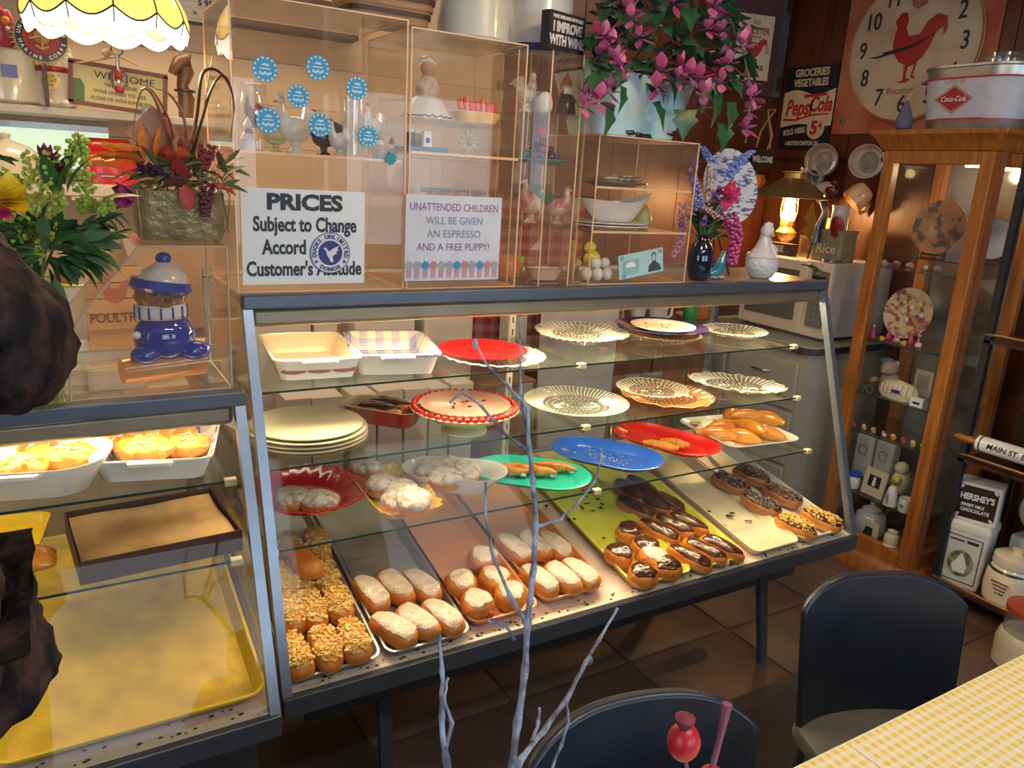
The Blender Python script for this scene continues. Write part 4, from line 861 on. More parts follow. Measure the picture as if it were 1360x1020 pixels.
# ------------------------------------------------------------------ figurines
def rooster(name, label, loc, s, rz, body, comb, group=None, tail=None, base=None, cat='figurine'):
    t = T(name, label, cat, loc, rz, group)
    O('body', MB().ell((0, 0, .42 * s), (.30 * s, .20 * s, .24 * s), 16, 10).tube([(-.16 * s, 0, .50 * s), (-.24 * s, 0, .68 * s), (-.24 * s, 0, .86 * s)], [.17 * s, .11 * s, .075 * s], 12).ell((-.25 * s, 0, .90 * s), (.085 * s, .07 * s, .08 * s), 10, 8).lathe([(.16 * s, 0), (.17 * s, .03 * s), (.08 * s, .10 * s), (.10 * s, .26 * s)], 14), body, t)
    tl = tail or body
    m = MB()
    for i in range(5): a = .5 + i * .22; m.tube([(.18 * s, 0, .48 * s), (.18 * s + .26 * s * cos(a), (i - 2) * .02 * s, .48 * s + .34 * s * sin(a)), (.22 * s + .38 * s * cos(a), (i - 2) * .03 * s, .44 * s + .36 * s * sin(a))], [.09 * s, .06 * s, .015 * s], 8)
    O('tail', m, tl, t)
    O('comb', MB().ell((-.25 * s, 0, 1.0 * s), (.07 * s, .015 * s, .05 * s), 8, 6).ell((-.31 * s, 0, .80 * s), (.03 * s, .025 * s, .05 * s), 8, 6), comb, t)
    O('beak', MB().cyl((-.32 * s, 0, .90 * s), (-.39 * s, 0, .88 * s), .025 * s, .002, 8), mat('beak_orange', (.7, .35, .05), .4), t)
    return t
def figure(name, label, loc, s, rz, coat, hat, face, beard=None, group=None, cat='figurine'):
    t = T(name, label, cat, loc, rz, group)
    O('body', MB().lathe([(.26 * s, 0), (.28 * s, .05 * s), (.24 * s, .3 * s), (.13 * s, .55 * s), (.08 * s, .6 * s)], 16, wav=lambda r, z, a, j: (r * (1 + .06 * cos(6 * a)), z)).tube([(-.13 * s, 0, .5 * s), (-.24 * s, -.08 * s, .34 * s), (-.10 * s, -.2 * s, .32 * s)], [.06 * s, .055 * s, .04 * s], 8).tube([(.13 * s, 0, .5 * s), (.24 * s, -.08 * s, .34 * s), (.10 * s, -.2 * s, .32 * s)], [.06 * s, .055 * s, .04 * s], 8), coat, t)
    O('head', MB().ell((0, 0, .68 * s), (.12 * s, .115 * s, .13 * s), 14, 10).ell((0, -.12 * s, .67 * s), (.02 * s, .025 * s, .02 * s), 6, 5), face, t)
    if beard: O('beard', MB().ell((0, -.07 * s, .55 * s), (.13 * s, .08 * s, .15 * s), 12, 8, noise=.06), beard, t)
    O('hat', MB().lathe([(.14 * s, .72 * s), (.15 * s, .74 * s), (.12 * s, .84 * s), (.05 * s, .96 * s), (0, 1.05 * s)], 14), hat, t)
    O('eye', MB().ell((-.04 * s, -.112 * s, .70 * s), (.014 * s,) * 3, 6, 4).ell((.04 * s, -.112 * s, .70 * s), (.014 * s,) * 3, 6, 4), black, t); return t
def fz(px, py, y, z):  # a spot on a shelf seen at pixel column px
    return Vector((P(px, py, y=y)[0], y, z))
skin = mat('painted_skin', (.62, .36, .24), .35); redc = mat('painted_red', (.45, .03, .03), .3); whitec = mat('glazed_white', (.78, .80, .82), .15, coat=.4)
charcoal = mat('painted_black', (.03, .03, .035), .25); grey = mat('painted_grey', (.3, .31, .34), .35); orange = mat('painted_orange', (.75, .28, .04), .35); tan = mat('painted_tan', (.5, .36, .22), .4)
gcl = glass('clear_glassware', (.95, .96, .95), .12, .02, milk=.07, milkcol=(.85, .88, .9))
t = T('glass_jar', 'clear lidded jar holding a red turkey figurine, left in the first box', 'jar', fz(338, 188, .14, s1 + .001)); 
O('jar_body', MB().lathe([(.030, 0), (.034, .004), (.034, .09), (.026, .11), (.026, .135), (.022, .137)], 24), gcl, t)
figure('chef_figurine', 'white and red snowman figurine at the left end of the shelf', fz(330, 188, .10, s1 + .001), .066, .2, whitec, whitec, whitec, redc)
rooster('turkey_figurine', 'small red and brown turkey figurine standing high behind the snowman', fz(336, 150, .16, s1 + .05), .062, .5, mat('painted_brown', (.22, .06, .04), .4), orange, tail=redc)
rooster('bird_figurine', 'pale yellow glass bird figurine beside the lower-left blue sticker', fz(366, 188, .13, s1 + .001), .082, 2.8, mat('pale_yellow_glass', (.70, .68, .45), .15, trans=.4), whitec)
rooster('rooster_figurine', 'tall white porcelain rooster in the middle of the first box', fz(392, 192, .12, s1 + .001), .118, 0, whitec, whitec)
rooster('rooster_figurine', 'black and white rooster on a rocky base in the first box', fz(430, 192, .13, s1 + .001), .092, 0, charcoal, redc, tail=charcoal)
rooster('rooster_figurine', 'small grey-white rooster facing left beside the glass tumbler', fz(450, 194, .10, s1 + .001), .075, .2, mat('grey_white_glaze', (.6, .66, .72), .2), redc, tail=whitec)
t = T('glass_tumbler', 'tall clear fluted drinking glass on the shelf of the first box', 'glass', fz(468, 197, .12, s1 + .001)); O('tumbler_body', MB().lathe([(.020, 0), (.022, .002), (.029, .125), (.030, .13), (.028, .13), (.021, .006), (0, .006)], 32, wav=lambda r, z, a, j: (r * (1 + .02 * cos(12 * a)), z)), gcl, t)
rooster('hen_figurine', 'white hen figurine with a red collar, right part of the first box', fz(497, 150, .16, s1 + .035), .085, .4, whitec, redc)
figure('gnome_figurine', 'grey-hatted gnome figurine at the right end of the shelf', fz(505, 200, .10, s1 + .001), .062, -.2, mat('painted_stone', (.42, .38, .34), .5), grey, skin, whitec)
figure('gnome_figurine', 'pale bearded gnome figurine just beyond the lower right sticker', fz(520, 202, .13, s1 + .001), .050, .1, grey, charcoal, skin, whitec)
# box 2
z2 = zz
for nm, lb, px, y, z, c in (('small_jar', 'small dark jar on the blue book in the second box', 544, .11, 1, mat('painted_black', (0, 0, 0))), ('small_jar', 'small tan jar on the blue book in the second box', 553, .13, 1, tan)):
    t = T(nm, lb, 'jar', fz(px, 200, y, z2 + .014)); O('jar_body', MB().lathe([(.010, 0), (.012, .004), (.012, .024), (.008, .03)], 14), c, t); O('lid', MB().lathe([(.009, .03), (.009, .036), (0, .037)], 14), whitec, t)
t = T('small_bag', 'tiny white paper bag with a red and blue emblem in the second box', 'bag', fz(566, 200, .10, z2 + .014), .1); O('bag_body', MB().box((0, 0, .017), (.024, .014, .034), taper=.8), paper, t); O('emblem', MB().front(circ(.006, 12), .0006, (0, -.0068, .014)), blueg, t)
t = T('blue_book', 'flat blue book under the small jars in the second box', 'book', fz(556, 203, .13, z2 + .0005), 0); O('cover', MB().box((0, 0, .006), (.10, .12, .012)), mat('book_blue', (.10, .24, .50), .5), t, bev=.002)
ft = T('grandmother_figurine', 'seated old woman figurine in a ruffled white skirt, second box', 'figurine', fz(566, 166, .15, z2b))
O('skirt', MB().lathe([(.060, 0), (.058, .008), (.035, .045), (.022, .055)], 30, wav=lambda r, z, a, j: (r * (1 + .05 * cos(9 * a)), z)), whitec, ft)
O('skirt_trim', MB().lathe([(.061, .004), (.061, .007)], 40, cap=False, wav=lambda r, z, a, j: (r * (1 + .05 * cos(9 * a)), z + .003 * cos(18 * a))), charcoal, ft)
O('bodice', MB().lathe([(.024, .05), (.030, .07), (.020, .095), (.010, .10)], 16), mat('ruffle_grey', (.42, .36, .34), .6, col2=(.7, .65, .6), scale=60), ft)
O('head', MB().ell((0, 0, .118), (.019, .018, .022), 12, 8), skin, ft); O('hair', MB().ell((0, .004, .126), (.022, .019, .019), 12, 8, noise=.05), whitec, ft)
pt = T('bread_basket', 'x', 'figurine', fz(632, 157, .15, z2b)); pt['label'] = 'yellow ceramic basket heaped with bright red pieces, upper right in the second box'
O('basket', MB().rl([(.050, .025, 0, .02), (.062, .032, .026, .02), (.06, .03, .028, .02)], 4), mat('basket_yellow', (.85, .62, .18), .35, col2=(.7, .45, .1), scale=60), pt)
m = MB()
for i in range(7): m.tube([(-.045 + i * .015, -.01, .026), (-.048 + i * .016, -.004, .05 + .006 * sin(i * 2)), (-.04 + i * .014, .01, .03)], [.006, .008, .006], 7)
O('filling', m, mat('bright_red', (.75, .08, .03), .3), pt)
O('acrylic_shelf', MB().b2(-.140, .140, -.10, .10, z2b - ZT - .006, z2b - ZT - .001), acry, box2, smooth=0)
t = T('shell_flower', 'grey-green shell flower ornament in the middle of the second box', 'ornament', fz(622, 203, .14, z2 + .001)); m = MB()
for i in range(10): a = i * .63; m.ell((.018 * cos(a), -.004, .032 + .018 * sin(a)), (.014, .004, .007), 8, 5, rot=(0, -a, 0))
O('petal', m, mat('shell_grey', (.46, .48, .38), .3), t, kind='stuff'); O('centre', MB().ell((0, -.008, .032), (.008, .006, .008), 8, 6), tan, t); O('stem', MB().cyl((0, 0, 0), (0, 0, .02), .006), tan, t)
# box 3
zs3 = z3
rooster('hen_figurine', 'pale yellow speckled chef hen on the top shelf of the octagonal box', Vector((.735, .13, zs3[0] + .001)), .10, pi + .3, mat('pale_yellow_glaze', (.72, .68, .42), .25, col2=(.3, .33, .4), scale=50), redc)
t = T('egg_ornament', 'plain white egg beside the chef hen', 'ornament', Vector((.775, .10, zs3[0] + .001))); O('shell', MB().lathe([(0.012, 0), (.019, .008), (.0215, .022), (.018, .038), (.009, .049), (0, .052)], 20), whitec, t)
figure('gnome_figurine', 'dark-hatted bearded gnome at the right of the top shelf, octagonal box', Vector((.838, .10, zs3[0] + .001)), .10, .1, charcoal, mat('painted_brown', (.1, .03, .02)), skin, whitec)
t = T('fruit_dish', 'teal dish heaped with red and blue glass berries', 'ornament', Vector((.785, .12, zs3[1] + .001)))
O('dish_body', MB().lathe([(.03, 0), (.06, .006), (.075, .012), (.074, .014), (.05, .008), (0, .006)], 30), mat('teal_glass', (.06, .30, .30), .15, coat=.4), t)
for i in range(24):
    lv = 0 if i < 13 else (1 if i < 20 else 2); a = i * 2.4; r = (.042, .026, .008)[lv] * (1 if i % 3 else .6)
    o = O('berry', MB().ell((r * cos(a), r * sin(a), .020 + lv * .018), (.012, .012, .011), 10, 7), (mat('berry_red', (.30, .01, .02), .08, coat=.6), mat('berry_blue', (.03, .04, .20), .08, coat=.6), mat('berry_dark', (.06, .02, .05), .08, coat=.6))[i % 3], t)
O('strawberry', MB().ell((0, 0, .075), (.013, .013, .018), 12, 8), redc, t)
m = MB()
for i in range(4): m.ell((.05 * cos(i * 1.7), .05 * sin(i * 1.7) - .01, .03), (.018, .008, .003), 8, 4, rot=(.5, -.3, i * 1.7))
O('leaf', m, mat('leaf_glaze', (.05, .2, .12), .3), t)
rooster('rooster_figurine', 'large rose and green glazed rooster on the lower shelf, octagonal box', Vector((.765, .12, zs3[2] + .001)), .115, .3, mat('rose_green_glaze', (.42, .16, .16), .15, col2=(.62, .52, .36), scale=26, coat=.5), mat('plum_glaze', (.3, .05, .12), .2), tail=mat('green_glaze', (.02, .12, .12), .15, coat=.5))
rooster('rooster_figurine', 'second glazed rooster with dark green tail, facing the first', Vector((.842, .11, zs3[2] + .001)), .10, pi - .3, mat('ivory_plum_glaze', (.62, .55, .42), .15, col2=(.38, .12, .18), scale=26, coat=.5), mat('plum_glaze', (1, 1, 1)), tail=mat('green_glaze', (1, 1, 1)))
t = T('ceramic_tomato', 'round orange-red ceramic pumpkin at the foot of the octagonal box', 'ornament', Vector((.715, .15, 1.302))); O('shell', MB().lathe([(.008, 0), (.03, .006), (.042, .03), (.036, .055), (.014, .066), (0, .064)], 36, wav=lambda r, z, a, j: (r * (1 + .04 * cos(8 * a)), z)), mat('orange_glaze', (.75, .16, .04), .2, coat=.4), t); O('stem', MB().cyl((0, 0, .06), (.004, 0, .078), .006, .004), mat('stem_green', (.08, .2, .05), .5), t)
t = T('oval_dish', 'small pink and grey oval dish on the floor of the octagonal box', 'dish', Vector((.825, .13, 1.302))); O('dish_body', MB().lathe([(.04, 0), (.05, .018), (.056, .03), (.054, .031), (.046, .018), (0, .01)], 30, sy=.7), mat('pink_glaze', (.74, .50, .44), .3), t); O('rim', MB().lathe([(.055, .029), (.058, .032), (.054, .033)], 30, sy=.7, cap=False), grey, t)
t = T('glass_cup', 'small lime glass cup behind the orange ceramic pumpkin', 'cup', Vector((.775, .20, 1.302))); O('cup_body', MB().lathe([(.018, 0), (.026, .055), (.024, .055), (.016, .004), (0, .004)], 20), mat('lime_glass', (.45, .55, .08), .2), t)
# box 4
za, zb4 = P(840, 250, y=.05)[2], P(840, 308, y=.05)[2]
for i in range(3): plate('glass_plate', ['dark glass plate at the bottom of the pile', 'grey glass plate in the middle of the pile', 'pale glass plate at the top of the pile'][i] + ', top shelf of the fourth box', (1.07, .17, za + .001 + i * .009), .10 - i * .012, .09, 0, charcoal if i == 0 else cut, h=.01, group='glass plates in the fourth box')
t = T('gravy_boat', 'long white gravy boat with a raised lip in the fourth box', 'dish', (1.075, .16, zb4 + .020))
O('boat_body', MB().grid(lambda u, v: (lambda a, s: ((.125 * (s * .55 + .45) * cos(a)) , .042 * (s * .6 + .4) * sin(a), .055 * s ** 1.5 + .030 * max(0, cos(a)) ** 2 * s + .008 * max(0, -cos(a)) * s))(2 * pi * u, v), 36, 8).ell((0, 0, .003), (.06, .02, .004), 16, 5), whitec, t)
for i in range(2): plate('oval_plate', ('lower', 'upper')[i] + ' of two thin white oval plates beneath the gravy boat', (1.07, .16, zb4 + .001 + i * .008), .115, .085, 0, whitec, h=.008, group='white oval plates in the fourth box')
t = T('pear_ornament', 'green-yellow ceramic pear behind the gravy boat', 'ornament', (1.215, .2, zb4 + .001)); O('shell', MB().lathe([(.01, 0), (.026, .012), (.028, .03), (.014, .058), (.008, .07), (0, .073)], 18), mat('pear_glaze', (.42, .44, .14), .3), t); O('stem', MB().cyl((0, 0, .07), (.003, 0, .085), .002), dwood, t)
t = T('chick_figurine', 'yellow chick figurine on the floor of the fourth box', 'figurine', (1.00, .15, 1.325)); O('body', MB().ell((0, 0, .028), (.026, .022, .026), 14, 9), mat('chick_yellow', (.80, .72, .05), .3), t); O('head', MB().ell((-.012, -.004, .062), (.017, .016, .017), 12, 8).cyl((-.028, -.006, .060), (-.036, -.008, .059), .004, .001), mat('chick_yellow', (1, 1, 1)), t)
for i, (x, y, z) in enumerate(((.940, .09, 0), (.972, .08, 0), (1.008, .085, 0), (.985, .11, .026), (1.020, .115, .024))):
    t = T('egg_ornament', 'white egg on the floor of the fourth box, ' + ('leftmost', 'second from the left', 'beside the banknote', 'lying on the others at left', 'lying on the others behind the banknote')[i], 'ornament', (x, y, 1.3015 + z), 0, 'white eggs in the fourth box'); O('shell', MB().ell((0, 0, .0185), (.0165, .0165, .0185), 14, 9), whitec, t)
rooster('bird_figurine', 'tiny tan bird figurine in the left corner of the fourth box', (.945, .16, 1.302), .06, 0, tan, redc)
t = T('glass_cup', 'small clear cup behind the banknote', 'cup', (1.12, .14, 1.302)); O('cup_body', MB().lathe([(.02, 0), (.03, .055), (.028, .055), (.018, .004), (0, .004)], 20), gcl, t)
# ------------------------------------------------------------------ things standing on the boxes
c = fz(508, 40, .18, 1.886)
t = T('wooden_basket', 'low brown splint basket on top of the first acrylic box', 'basket', c); spl = wood('splint', (.42, .23, .10), (.25, .12, .05), 14, (1, 1, 6))
O('basket_body', MB().rl([(.095, .06, 0, .03), (.112, .075, .075, .03), (.108, .07, .075, .03), (.09, .055, .004, .03)], 5), spl, t)
for i in range(5): O('hoop', MB().rl([(.097 + .0037 * i, .062 + .0037 * i, .002 + i * .0155, .03), (.0985 + .0037 * i, .0635 + .0037 * i, .012 + i * .0155, .03)], 5, cap=False), (spl, dwood)[i % 2], t)
def pot(name, label, c, r, h, m, cat='crock', rim=.006, band=None, n=32, lid=None):
    t = T(name, label, cat, c); O('pot_body', MB().lathe([(r * .9, 0), (r, h * .06), (r, h * .88), (r + rim, h * .9), (r + rim, h), (r - .004, h), (r - .006, h * .9), (r * .88, .01), (0, .01)], n), m, t)
    if band: O('band', MB().lathe([(r + .0008, band[0]), (r + .0008, band[1])], n, cap=False), band[2], t)
    if lid: O('lid', MB().lathe([(r + .004, h), (r + .006, h + .004), (r * .8, h + .014), (r * .2, h + .02), (r * .12, h + .024), (r * .16, h + .036), (0, h + .040)], n), lid, t)
    return t
c = fz(628, 52, .17, 1.873); pot('stoneware_crock', 'plain off-white stoneware crock on the second acrylic box', c, .088, .17, mat('stoneware', (.62, .64, .58), .3, coat=.3, scale=3))
c = fz(716, 55, .22, 1.872); pot('enamel_tin', 'white enamel canister with navy foot behind the wine sign', c, .085, .16, whitec, band=(.002, .028, navy), cat='canister')
t, w, h = sign_at('wine_sign', 'black block sign reading I IMPROVE WITH WINE', 'sign', 718, 777, .075, 19, 71, black, th=.028, rz=R_(14))
fr = -.0148; text('WINE IMPROVES WITH AGE', h * .125, whitec, t, (0, fr, h * .36), xs=.80, bold=.0004); text('I IMPROVE', h * .36, whitec, t, (0, fr, h * .10), xs=.72, bold=.0012); text('WITH WINE', h * .36, whitec, t, (0, fr, -h * .24), xs=.72, bold=.0012)
t.location[2] = 1.871 + h / 2
# ------------------------------------------------------------------ enamel planter with ivy and pink bracts
c = Vector((1.075, .165, 1.6895))
pt = T('enamel_planter', 'pale blue enamel basin planter with silk ivy and pink blossoms', 'planter', c)
en = mat('enamel_blue', (.46, .74, .86), .15, coat=.5, col2=(.60, .78, .88), scale=3)
O('basin', MB().rl([(.130, .075, 0, .03), (.135, .08, .003, .03), (.178, .115, .155, .04), (.182, .119, .158, .04), (.182, .119, .163, .04), (.172, .109, .160, .04), (.125, .07, .01, .03)], 5), en, pt)
O('rim', MB().rl([(.182, .119, .157, .04), (.185, .122, .160, .04), (.182, .119, .165, .04)], 5, cap=False), charcoal, pt)
m = MB()
for x, z in ((-.03, .012), (.0, .008), (.03, .006), (.115, .02)): m.ell((x, -.081 - z * .22, z), (.016, .003, .007), 8, 5, noise=.2, seed=int(x * 100) + 9)
O('chipped_patch', m, charcoal, pt, kind='stuff')
ivm = [leafm('leaf', .085, .080, mat('ivy_green', (.030, .125, .045), .4, col2=(.015, .07, .03), scale=20), 'ivy', .2, .35), leafm('leaf', .07, .06, mat('ivy_grey_green', (.055, .12, .075), .45, col2=(.03, .07, .05), scale=20), 'heart', .25, .4)]
bracts = [leafm('petal', .040, .028, mat('bract_magenta', (.40, .06, .20), .5, col2=(.26, .03, .13), scale=40), 'oval', .3, -.3), leafm('petal', .036, .026, mat('bract_pink', (.56, .16, .32), .5, col2=(.4, .08, .22), scale=40), 'oval', .3, -.3), leafm('petal', .034, .026, mat('bract_mauve', (.34, .09, .24), .5), 'oval', .3, -.3)]
rn = random.Random(21)
def PL(px, py, y): return P(px, py, y=y) - c
# leaves through the crown
cnt = 0
for i in range(520):
    px = rn.uniform(783, 1000); py = rn.uniform(-25, 190); cxp, cyp = 880, 62
    if ((px - cxp) / 112) ** 2 + ((py - cyp) / 96) ** 2 > 1 or cnt > 260: continue
    if 800 < px < 930 and py > 118: continue
    p = PL(px, py, rn.uniform(.0, .22)); d = Vector((p[0] * 2.2 + rn.uniform(-.4, .4), -.6 + rn.uniform(-.4, .5), rn.uniform(-.7, .5)))
    inst('leaf', ivm[i % 2], pt, p, d, rn.uniform(-.6, .6), rn.uniform(.5, .85)); cnt += 1
for (px, py, dx, dz, s) in ((825, 128, .1, -1, .8), (806, 152, .1, -1, 1.0), (868, 150, .3, -.5, .9), (910, 160, -.2, -1, .9), (950, 135, .1, -1, 1.1), (968, 150, .2, -1, 1.0), (960, 178, .1, -1, .9), (985, 90, .6, -.5, .9), (797, 100, -.5, -.6, .9), (935, 120, 0, -1, 1)):
    inst('leaf', ivm[0], pt, PL(px, py - 14, .0), (dx, -.35, dz), rn.uniform(-.3, .3), s)
fl_ = [(835, 12), (838, 25), (802, 48), (812, 60), (820, 80), (798, 75), (825, 92), (782, 128), (795, 135), (808, 120), (776, 142), (880, 95), (873, 118), (900, 105), (922, 88), (930, 105), (935, 125), (915, 100), (955, 95), (962, 75), (948, 100), (940, 40), (955, 25), (962, 40), (990, 55), (985, 60), (993, 105), (999, 130), (995, 148), (990, 170), (930, 142), (960, 110), (895, 5), (945, 8), (850, 50), (970, 85), (905, 90)]
for k, (px, py) in enumerate(fl_):
    p = PL(px, py, rn.uniform(-.04, .03)); ph = rn.uniform(0, 6)
    for j in range(6):
        a = ph + j * pi / 3; inst('petal', bracts[(k + (j % 2)) % 3], pt, p + Vector((.004 * cos(a), 0, .004 * sin(a))), (cos(a), -.5 + rn.uniform(-.2, .3), sin(a)), rn.uniform(-.4, .4), rn.uniform(.75, 1.1))
m = MB()
for i in range(26):
    a = rn.uniform(-2.8, -.3); m.tube([(rn.uniform(-.08, .08), rn.uniform(-.03, .05), .12), (.10 * cos(i) , -.02, .2), (.16 * cos(i), -.06 * abs(sin(i)), .14 + .16 * rn.random())], .0025, 5)
m.tube([PL(985, 60, .0), PL(998, 120, -.02), PL(990, 190, -.02)], .003, 5); O('stem', m, mat('stem_brown', (.14, .10, .05), .6), pt, kind='stuff')
# ------------------------------------------------------------------ blue vase with bouquet
c = P(927, 366, z=1.2975); c[1] = .09; c = Vector((P(927, 366, y=.09)[0], .09, 1.2965))
vt = T('flower_vase', 'dark navy glazed vase holding a mixed silk bouquet on the case', 'vase', c)
O('vase_body', MB().lathe([(.026, 0), (.030, .004), (.038, .04), (.040, .07), (.034, .10), (.021, .118), (.018, .126), (.024, .136), (.022, .136), (.016, .126), (.0, .12)], 30), mat('navy_ceramic', (.008, .014, .05), .08, coat=.8), vt)
def VL(px, py, y=.07): return P(px, py, y=y) - c
def spike(parent, name, pts, r, m, n=60, s=.006, stemc='stem_green'):
    """a flower spike: small florets packed round a stem"""
    mb = MB(); N = len(pts)
    for i in range(n):
        u = i / n * (N - 1); k = int(u); f = u - k; p = Vector(pts[k]).lerp(Vector(pts[min(k + 1, N - 1)]), f); a = i * 2.4; rr = r * (1 - .55 * i / n)
        mb.ell(p + Vector((rr * cos(a), rr * sin(a) * .8, rr * .3 * sin(a * 3))), (s, s, s * .8), 5, 4)
    return O(name, mb, m, parent)
hy = mat('hyacinth_blue', (.22, .32, .78), .5, col2=(.12, .18, .55), scale=80); wi = mat('wisteria_pink', (.62, .10, .32), .5, col2=(.4, .05, .2), scale=80)
spike(vt, 'hyacinth_spike', [VL(930, 280), VL(920, 230)], .017, hy, 70); spike(vt, 'hyacinth_spike', [VL(945, 215), VL(932, 195)], .014, hy, 40)
spike(vt, 'hyacinth_spike', [VL(965, 235), VL(990, 205)], .015, hy, 60); spike(vt, 'hyacinth_spike', [VL(975, 220, .1), VL(1000, 200, .1)], .012, hy, 40)
spike(vt, 'wisteria_spray', [VL(968, 285), VL(978, 310), VL(972, 350)], .026, wi, 110, .008); spike(vt, 'wisteria_spray', [VL(908, 270), VL(905, 320), VL(893, 342)], .012, mat('lilac_pink', (.50, .25, .55), .5), 50, .006)
spike(vt, 'berry_sprig', [VL(940, 280), VL(943, 225)], .013, mat('bud_pink', (.62, .36, .36), .5), 44, .0045); spike(vt, 'berry_sprig', [VL(955, 290, .05), VL(935, 275, .05)], .014, mat('bud_pink', (1, 1, 1)), 40, .0045)
pet = leafm('petal', .040, .042, mat('peony_red', (.62, .02, .12), .45, col2=(.75, .14, .3), scale=25), 'heart', .4, -.6)
pc = VL(967, 262, .03)
for i in range(22):
    a = i * 2.4; e = .15 + .05 * i; inst('petal', pet, vt, pc + Vector((.004 * cos(a), .0, .004 * sin(a))), (cos(a) * e, -1 + .06 * i, sin(a) * e), rn.uniform(-.3, .3), .55 + .028 * i)
pe2 = leafm('petal', .022, .018, mat('violet_petal', (.30, .12, .42), .5), 'heart', .3, -.3)
for (px, py) in ((916, 232), (924, 218), (948, 262), (905, 300), (955, 255), (935, 340 - 45)):
    for j in range(6): a = j * 1.05 + px; inst('petal', pe2, vt, VL(px, py, .06), (cos(a), -.5, sin(a)), 0, 1)
gl_ = leafm('leaf', .075, .022, mat('bouquet_green', (.05, .11, .045), .5), 'long', .3, .4)
for i in range(26):
    a = rn.uniform(.1, 3.0); inst('leaf', gl_, vt, Vector((.01 * cos(a), rn.uniform(-.01, .02), .125 + rn.uniform(0, .06))), (cos(a), rn.uniform(-.5, .3), sin(a) + .1), rn.uniform(-1, 1), rn.uniform(.7, 1.4))
m = MB()
for q in ((925, 235), (940, 220), (985, 210), (967, 262), (915, 300), (975, 300), (940, 280)): m.tube([(0, 0, .10), (VL(*q) * .5) + Vector((0, 0, .05)), VL(*q)], .0022, 5)
O('stem', m, mat('stem_green', (.08, .2, .05)), vt, kind='stuff')
c2 = Vector((P(985, 300, y=.14)[0], .155, 1.2965))
# patterned plate on edge behind the bouquet
p = P(972, 245, y=.20); r = P(1002, 245, y=.20)[0] - p[0]
sp_t = T('standing_plate', 'large white plate with fine blue print standing behind the bouquet', 'plate', (p[0] - .02, .2, 1.2965))
O('plate_body', MB().lathe([(0, 0), (.075, 0), (.085, .006), (.118, .016), (.118, .019), (.08, .009), (0, .004)], 40), mat('blue_print_china', (.62, .67, .78), .2, col2=(.12, .16, .32), scale=34, lo=.42, hi=.5, stretch=(1, 3, 1)), sp_t, loc=(0, 0, P(985, 250, y=.2)[2] - 1.2965), rot=(R_(78), 0, 0))
O('easel', MB().cyl((-.04, -.02, 0), (0, .03, .15), .004).cyl((.04, -.02, 0), (0, .03, .15), .004).cyl((0, .09, 0), (0, .03, .15), .004).b2(-.04, .04, -.022, -.016, .04, .046), dwood, sp_t)
t = T('teal_jar', 'teal and blue ceramic shoe ornament beside the navy vase', 'ornament', Vector((P(957, 362, y=.08)[0], .10, 1.2965)))
O('body', MB().tube([(-.03, 0, .014), (.0, 0, .02), (.02, 0, .05), (.03, 0, .085)], [.012, .018, .017, .013], 12), mat('teal_ceramic', (.03, .25, .36), .15, coat=.5), t); O('stripe', MB().ell((.0, -.004, .006), (.035, .018, .0062), 14, 6), mat('striped_sole', (.55, .5, .6), .4, col2=(.1, .05, .15), scale=40, lo=.45, hi=.55, stretch=(6, 1, 1)), t)
# white hen jar
c = Vector((P(1013, 366, y=.09)[0], .10, 1.2965)); ht = T('hen_jar', 'white ceramic hen cookie jar at the right end of the case top', 'jar', c, R_(10))
tx = mat('hen_glaze', (.66, .68, .74), .25, coat=.3, bump=.7, bscale=70)
O('jar_body', MB().lathe([(.030, 0), (.040, .006), (.054, .03), (.056, .05), (.050, .066), (.052, .068)], 32, sx=1.05, sy=.9), tx, ht)
O('lid', MB().lathe([(.053, .068), (.050, .074), (.030, .10), (.020, .125), (.018, .14)], 32, sx=1.05, sy=.9), mat('hen_glaze_smooth', (.68, .70, .76), .2, coat=.4), ht)
O('head', MB().ell((-.002, -.004, .15), (.023, .021, .024), 16, 10).ell((.044, 0, .085), (.026, .02, .022), 12, 8), mat('hen_glaze_smooth', (1, 1, 1)), ht)
O('beak', MB().cyl((-.004, -.018, .142), (-.006, -.034, .138), .011, .003, 10), mat('beak_buff', (.6, .45, .3), .4), ht)
m = MB()
for i in range(5): m.ell((-.016 + i * .008, -.004, .172 - abs(i - 2) * .002), (.005, .008, .008), 8, 5)
O('comb', m, mat('hen_glaze_smooth', (1, 1, 1)), ht)
t = T('ivy_sprig', 'loose green ivy leaves lying on the case end beside the hen jar', 'plant', P(1080, 366, y=.12)); t.location[2] = 1.300
for i, q in enumerate(((0, 0, .012), (-.03, .01, .03), (-.02, -.04, .008), (.01, .03, .02))): inst('leaf', ivm[0], t, q, (cos(i * 2), -.4, .3), .2, .55)
# ------------------------------------------------------------------ right wall signs and clock
def sign_r(name, label, cat, pl, pr_, ptop, pbot, m, x=3.09, th=.006):
    ym = (ptop + pbot) / 2; a = P(pl, ym, x=x)[1]; b = P(pr_, ym, x=x)[1]; u = P((pl + pr_) / 2, ptop, x=x)[2]; v = P((pl + pr_) / 2, pbot, x=x)[2]
    t = T(name, label, cat, (x, (a + b) / 2, (u + v) / 2), -pi / 2); O('sheet', MB().box((0, th / 2, 0), (a - b, th, u - v)), m, t, smooth=0); return t, a - b, u - v
cr = mat('sign_cream', (.80, .64, .44), .5); 
t, w, h = sign_r('soda_sign', 'black, cream and red metal soda sign reading GROCERIES VEGETABLES on the panelled wall', 'sign', 1040, 1107, 88, 198, mat('sign_black', (.012, .014, .02), .4))
text('GROCERIES', h * .125, cr, t, (0, -.001, h * .42), xs=.80, bold=.0018); text('VEGETABLES', h * .125, cr, t, (0, -.001, h * .30), xs=.74, bold=.0018)
